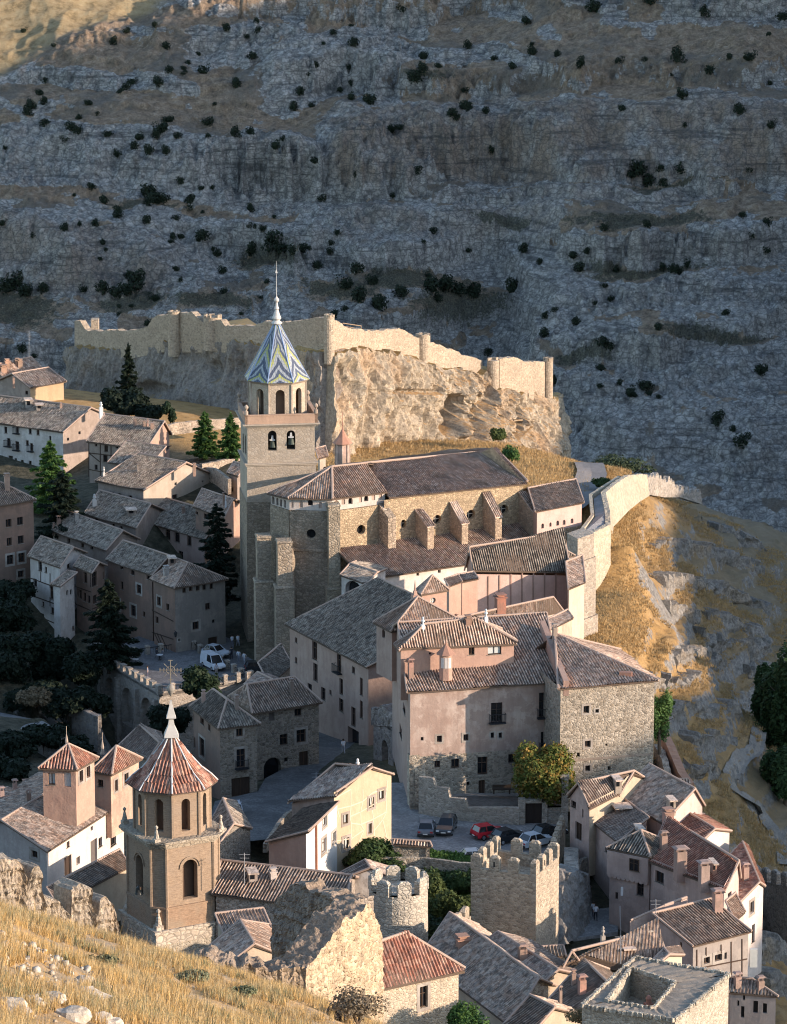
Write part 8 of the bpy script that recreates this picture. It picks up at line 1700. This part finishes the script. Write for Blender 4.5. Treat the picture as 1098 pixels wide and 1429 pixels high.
# ================================================================ people
def person(lab, p, ang, shirt, trousers, hair=(.05, .035, .025), pose='stand', h=1.72, group=None, bend=0):
    root = thing('person', lab, 'person', p, group); k = h / 1.72; ca, sa = math.cos(ang), math.sin(ang)
    T_ = lambda x, y, z: (x * k * ca - y * k * sa, x * k * sa + y * k * ca, z * k)
    if pose == 'sit': hip = .45; J = {'pel': (0, 0, .50), 'wa': (0, -.02, .72), 'ch': (0, -.02, .98), 'ne': (0, 0, 1.15), 'he': (0, .02, 1.26), 'top': (0, .02, 1.36), 'hl': (-.09, 0, .48), 'kl': (-.11, .42, .50), 'fl': (-.11, .42, .06), 'tl': (-.11, .55, .03), 'hr': (.09, 0, .48), 'kr': (.11, .42, .50), 'fr': (.11, .42, .06), 'tr': (.11, .55, .03), 'sl': (-.19, 0, 1.05), 'el': (-.24, .05, .80), 'hal': (-.16, .28, .66), 'sr': (.19, 0, 1.05), 'er': (.24, .05, .80), 'har': (.16, .28, .66)}
    else:
        s = .16 if pose == 'walk' else .03
        J = {'pel': (0, 0, .93), 'wa': (0, 0, 1.10), 'ch': (0, 0, 1.32), 'ne': (0, .01, 1.46), 'he': (0, .03, 1.56), 'top': (0, .03, 1.66), 'hl': (-.09, 0, .88), 'kl': (-.10, s, .50), 'fl': (-.10, s * 1.2, .08), 'tl': (-.11, s * 1.2 + .15, .03), 'hr': (.09, 0, .88), 'kr': (.10, -s * .4, .49), 'fr': (.10, -s * 1.8, .10), 'tr': (.11, -s * 1.8 + .14, .03),
             'sl': (-.19, 0, 1.40), 'el': (-.25, -s * .6, 1.12), 'hal': (-.25, s * .6, .88), 'sr': (.19, 0, 1.40), 'er': (.25, s * .5, 1.12), 'har': (.24, s * 1.2, .90)}
    Rr_ = {'pel': .135, 'wa': .12, 'ch': .145, 'ne': .06, 'he': .095, 'top': .075, 'hl': .10, 'kl': .065, 'fl': .045, 'tl': .035, 'hr': .10, 'kr': .065, 'fr': .045, 'tr': .035, 'sl': .065, 'el': .045, 'hal': .035, 'sr': .065, 'er': .045, 'har': .035}
    ks = list(J); E_ = [('pel', 'wa'), ('wa', 'ch'), ('ch', 'ne'), ('ne', 'he'), ('he', 'top'), ('pel', 'hl'), ('hl', 'kl'), ('kl', 'fl'), ('fl', 'tl'), ('pel', 'hr'), ('hr', 'kr'), ('kr', 'fr'), ('fr', 'tr'), ('ch', 'sl'), ('sl', 'el'), ('el', 'hal'), ('ch', 'sr'), ('sr', 'er'), ('er', 'har')]
    me = bpy.data.meshes.new('body'); me.from_pydata([T_(*J[q]) for q in ks], [(ks.index(a), ks.index(b)) for a, b in E_], [])
    ob = bpy.data.objects.new('body', me); COL.objects.link(ob); sm = ob.modifiers.new('skin', 'SKIN'); 
    if not me.skin_vertices: me.attributes.new
    ob.modifiers.new('sub', 'SUBSURF').levels = 1
    if len(me.skin_vertices) == 0:
        import bmesh
        bm = bmesh.new(); bm.from_mesh(me); bm.verts.layers.skin.verify(); bm.to_mesh(me); bm.free()
    for i, q in enumerate(ks): me.skin_vertices[0].data[i].radius = (Rr_[q] * k, Rr_[q] * k)
    me.skin_vertices[0].data[0].use_root = True
    dg = bpy.context.evaluated_depsgraph_get(); m2 = bpy.data.meshes.new_from_object(ob.evaluated_get(dg)); bpy.data.objects.remove(ob)
    waist = (.52 if pose == 'sit' else .95) * k; neck = (1.14 if pose == 'sit' else 1.44) * k
    m2.materials.clear()
    for m in (plain((.42, .26, .18)), plain(shirt), plain(trousers)): m2.materials.append(m)
    for pl in m2.polygons:
        c = pl.center; lx = c.x * ca + c.y * sa; pl.material_index = 0 if c.z > neck else (1 if c.z > waist and (abs(lx) < .23 * k or c.z > waist + .2) else (0 if abs(lx) > .2 * k and c.z > waist - .2 else 2)); pl.use_smooth = True
    ob = bpy.data.objects.new('body', m2); COL.objects.link(ob); ob.parent = root
    mb = MB(); hc = Vector(p) + Vector(T_(*J['he'])) + Vector((0, 0, .03)); mb.lathe(hc - Vector((sa * -.02, ca * .02, 0)), [(.118 * k, -.04), (.122 * k, .03), (.10 * k, .10), (.05 * k, .14), (.01, .15)], 10); x = build(mb, 'hair', plain(hair), root)
    return root
DZ2 = DZ + .01
for lab, px_, py_, a, sh, tr, ps in [
    ('person in a white top walking left of another by the church tower foot', 324, 903, .4, (.6, .62, .66), (.12, .12, .15), 'walk'), ('person in a white shirt and pale trousers, right of the pair near the church foot', 332, 902, -2.7, (.62, .64, .68), (.3, .3, .34), 'walk'),
    ('person in a pale shirt walking right of the vans, nearer of two', 333, 924, 2.9, (.58, .6, .64), (.25, .26, .3), 'walk'), ('person in white walking at the right edge of the plaza', 341, 927, 2.6, (.6, .6, .62), (.35, .35, .38), 'walk'), ('person in dark clothes standing behind the two pale walkers', 323, 920, .2, (.04, .04, .05), (.03, .03, .04), 'stand'),
    ('person in a greyish shirt standing by the bollards in front of the van', 302, 943, -.3, (.30, .30, .33), (.28, .24, .22), 'stand'), ('person standing at the terrace parapet in a light top', 206, 947, 1.6, (.35, .33, .36), (.10, .10, .14), 'stand'),
    ('person in white seated at the left café table', 183, 925, .3, (.6, .6, .64), (.10, .1, .1), 'sit'), ('person in a dark shirt seated at the right café table', 219, 918, -1.0, (.05, .05, .06), (.06, .06, .08), 'sit'), ('second person in grey seated at the right café table', 227, 919, 2.0, (.16, .16, .18), (.06, .06, .08), 'sit')]:
    if DZ2: person(lab, PZ(px_, py_, DZ2), a, sh, tr, pose=ps)
person('person in white walking down the dark street beside the palace doorway', PZ(479, 1051, 30.1), .3, (.6, .62, .66), (.35, .36, .4), pose='walk')
person('person in a white shirt and dark skirt walking in the sunken lane', PZ(831, 1285, 33.25), .1, (.62, .62, .64), (.03, .03, .035), pose='walk')
person('person in a pale shirt close behind the one in the sunken lane', PZ(828, 1281, 33.25), -.2, (.5, .5, .52), (.1, .1, .12), pose='walk')
for lab, px_, py_ in (('left round café table under the cedar on the plaza terrace', 189, 927), ('right round café table under the cedar on the plaza terrace', 223, 921)):
    p = PZ(px_, py_, DZ2); t = thing('cafe_table', lab, 'table', p, 'café tables on the terrace'); mb = MB(); mb.lathe(p + Vector((0, 0, .70)), [(.45, 0), (.45, .04)], 14); build(mb, 'tabletop', plain((.5, .5, .5)), t); mb = MB(); mb.tube(p, p + Vector((0, 0, .7)), .04); mb.lathe(p, [(.25, 0), (.25, .04)], 10); build(mb, 'leg', plain((.05, .05, .05)), t)
for lab, px_, py_ in (('chair under the person at the left café table', 183, 925), ('chair of the person in a dark shirt at the right café table', 219, 918), ('chair of the person in grey at the right café table', 227, 919)):
    p = PZ(px_, py_, DZ2); t = thing('cafe_chair', lab, 'chair', p, 'café chairs'); mb = MB(); mb.box(p + Vector((0, 0, .38)), (.42, .42, .05)); build(mb, 'seat', plain((.2, .2, .2)), t)
    for sx in (-1, 1):
        for sy in (-1, 1): mb = MB(); mb.tube(p + Vector((.18 * sx, .18 * sy, 0)), p + Vector((.18 * sx, .18 * sy, .37)), .02, n=5); build(mb, 'leg', plain((.1, .1, .1)), t)
# street lantern on the corner house
lt = thing('wall_lantern', 'black wall lantern on the corner between the two brown houses and the plaza', 'lantern', PY(245, 886, 478)); mb = MB(); a = PY(243, 880, 479.5); b = PY(245, 881, 478); mb.tube(a, b, .04, n=5); build(mb, 'bracket', plain((.02, .02, .02)), lt); mb = MB(); mb.lathe(PY(245, 889, 478), [(.12, 0), (.22, .5), (.28, .55), (.05, .8)], 6); build(mb, 'lamp_housing', plain((.03, .03, .03)), lt)
# ================================================================ juniper bushes on the mountainside
protos = []
for k in range(5):
    r_ = thing('juniper', 'dark juniper bush dotting the shaded limestone mountainside', 'bush', (0, 0, 0), 'juniper bushes on the mountainside'); rr = random.Random(k)
    bl = [(rr.uniform(-.5, .5), rr.uniform(-.5, .5), rr.uniform(.3, 1.5) , .65, .65, .65) for _ in range(5)] + [(0, 0, .5, .9, .9, .7)]
    o_ = leafcloud('crown', bl, 420, .17, JUN, r_, 200 + k); mb = MB(); mb.tube((0, 0, -.6), (0, 0, 1.3), .09, .04, 5); t_ = build(mb, 'trunk', wood((.08, .06, .05)), r_); protos.append((r_, o_, t_))
used = set(); rgj = random.Random(12)
spots = [(828, 15, 3.2), (907, 3, 2.8), (981, 20, 2.6), (1092, 25, 2.2), (742, 74, 2.0), (778, 76, 1.5), (809, 91, 2.2), (945, 84, 3.0), (990, 100, 2.0), (1047, 82, 2.4), (1018, 80, 1.4), (952, 135, 2.2), (1032, 157, 2.2), (868, 152, 1.6), (865, 88, 1.8), (900, 84, 1.6), (580, 112, 3.4), (590, 100, 2.4), (514, 142, 2.6), (490, 137, 1.8), (440, 92, 1.6), (410, 152, 2.0), (653, 66, 1.8), (612, 92, 1.6), (560, 14, 2.0), (493, 62, 2.2), (465, 45, 1.6), (352, 80, 2.2), (316, 40, 2.0), (285, 100, 2.0), (236, 100, 2.0), (222, 117, 2.4), (175, 122, 2.0), (168, 128, 1.8), (185, 115, 1.8), (256, 96, 1.6), (290, 172, 2.2), (328, 188, 2.4), (350, 185, 1.8), (222, 182, 2.4), (228, 178, 2.0), (248, 190, 1.8), (100, 180, 2.4), (108, 184, 2.0), (92, 196, 2.0), (62, 174, 2.2), (45, 150, 2.6), (38, 158, 2.2), (150, 188, 1.8), (195, 192, 2.0), (188, 206, 1.8), (208, 212, 2.0), (232, 213, 1.8), (545, 182, 2.0), (560, 178, 1.8), (630, 160, 2.4), (648, 150, 2.2), (654, 152, 2.0), (636, 165, 1.8), (207, 272, 3.4), (216, 280, 3.0), (228, 280, 2.6), (128, 262, 2.0), (265, 282, 2.4), (165, 302, 2.0), (204, 310, 2.0), (283, 332, 3.0), (497, 245, 1.6), (890, 240, 3.4), (882, 245, 2.4), (903, 258, 2.8), (950, 240, 2.4), (922, 236, 2.0), (843, 320, 1.8), (800, 357, 2.0), (807, 376, 2.4), (860, 378, 1.8), (716, 404, 2.6), (715, 405, 2.0), (519, 395, 2.2), (499, 378, 2.6), (443, 372, 2.0), (380, 345, 3.4), (395, 350, 3.0), (410, 352, 2.8), (425, 350, 2.6), (352, 352, 2.6), (190, 398, 3.4), (175, 408, 3.4), (165, 412, 3.2), (142, 405, 2.4), (20, 400, 3.4), (10, 405, 3.4), (35, 410, 3.2), (60, 405, 2.6), (600, 405, 3.4), (620, 402, 3.4), (640, 408, 3.4), (660, 412, 3.2), (480, 400, 2.8), (500, 418, 3.0), (530, 430, 3.0), (560, 412, 3.2), (900, 540, 2.6), (880, 550, 2.2), (840, 480, 2.2), (1035, 620, 3.2), (1000, 590, 2.4), (1060, 520, 2.4), (960, 370, 1.8), (940, 378, 2.2), (1068, 352, 1.8), (925, 375, 1.6)]
while len(spots) < 297:
    a, b = rgj.uniform(-20, 1120), rgj.uniform(30, 600)
    d = .55 + .45 * float(vn(a / 90, b / 60, 0, 77)); dens = (1.0 if a < 360 else .5) * (1.3 if b > 250 else .8)
    if rgj.random() < d * dens: spots.append((a, b, rgj.uniform(.9, 2.0)))
nj = 0
for i, (px_, py_, s_) in enumerate(spots):
    p = mhit(px_, py_ + 3)
    if p is None or p.y > 1040: continue
    r_, o_, t_ = protos[i % 5]; rt = r_.copy(); COL.objects.link(rt); rt.location = p; rt.scale = (s_ * .62 * rgj.uniform(.85, 1.2), s_ * .62, s_ * .62 * rgj.uniform(.8, 1.25)); rt.rotation_euler = (0, 0, rgj.uniform(0, 6.28)); rt['label'] = 'dark juniper bush dotting the shaded limestone mountainside'
    for ch in (o_, t_): c_ = ch.copy(); COL.objects.link(c_); c_.parent = rt
    nj += 1
for r_, o_, t_ in protos:
    for q in (o_, t_, r_): bpy.data.objects.remove(q)
print('junipers', nj)
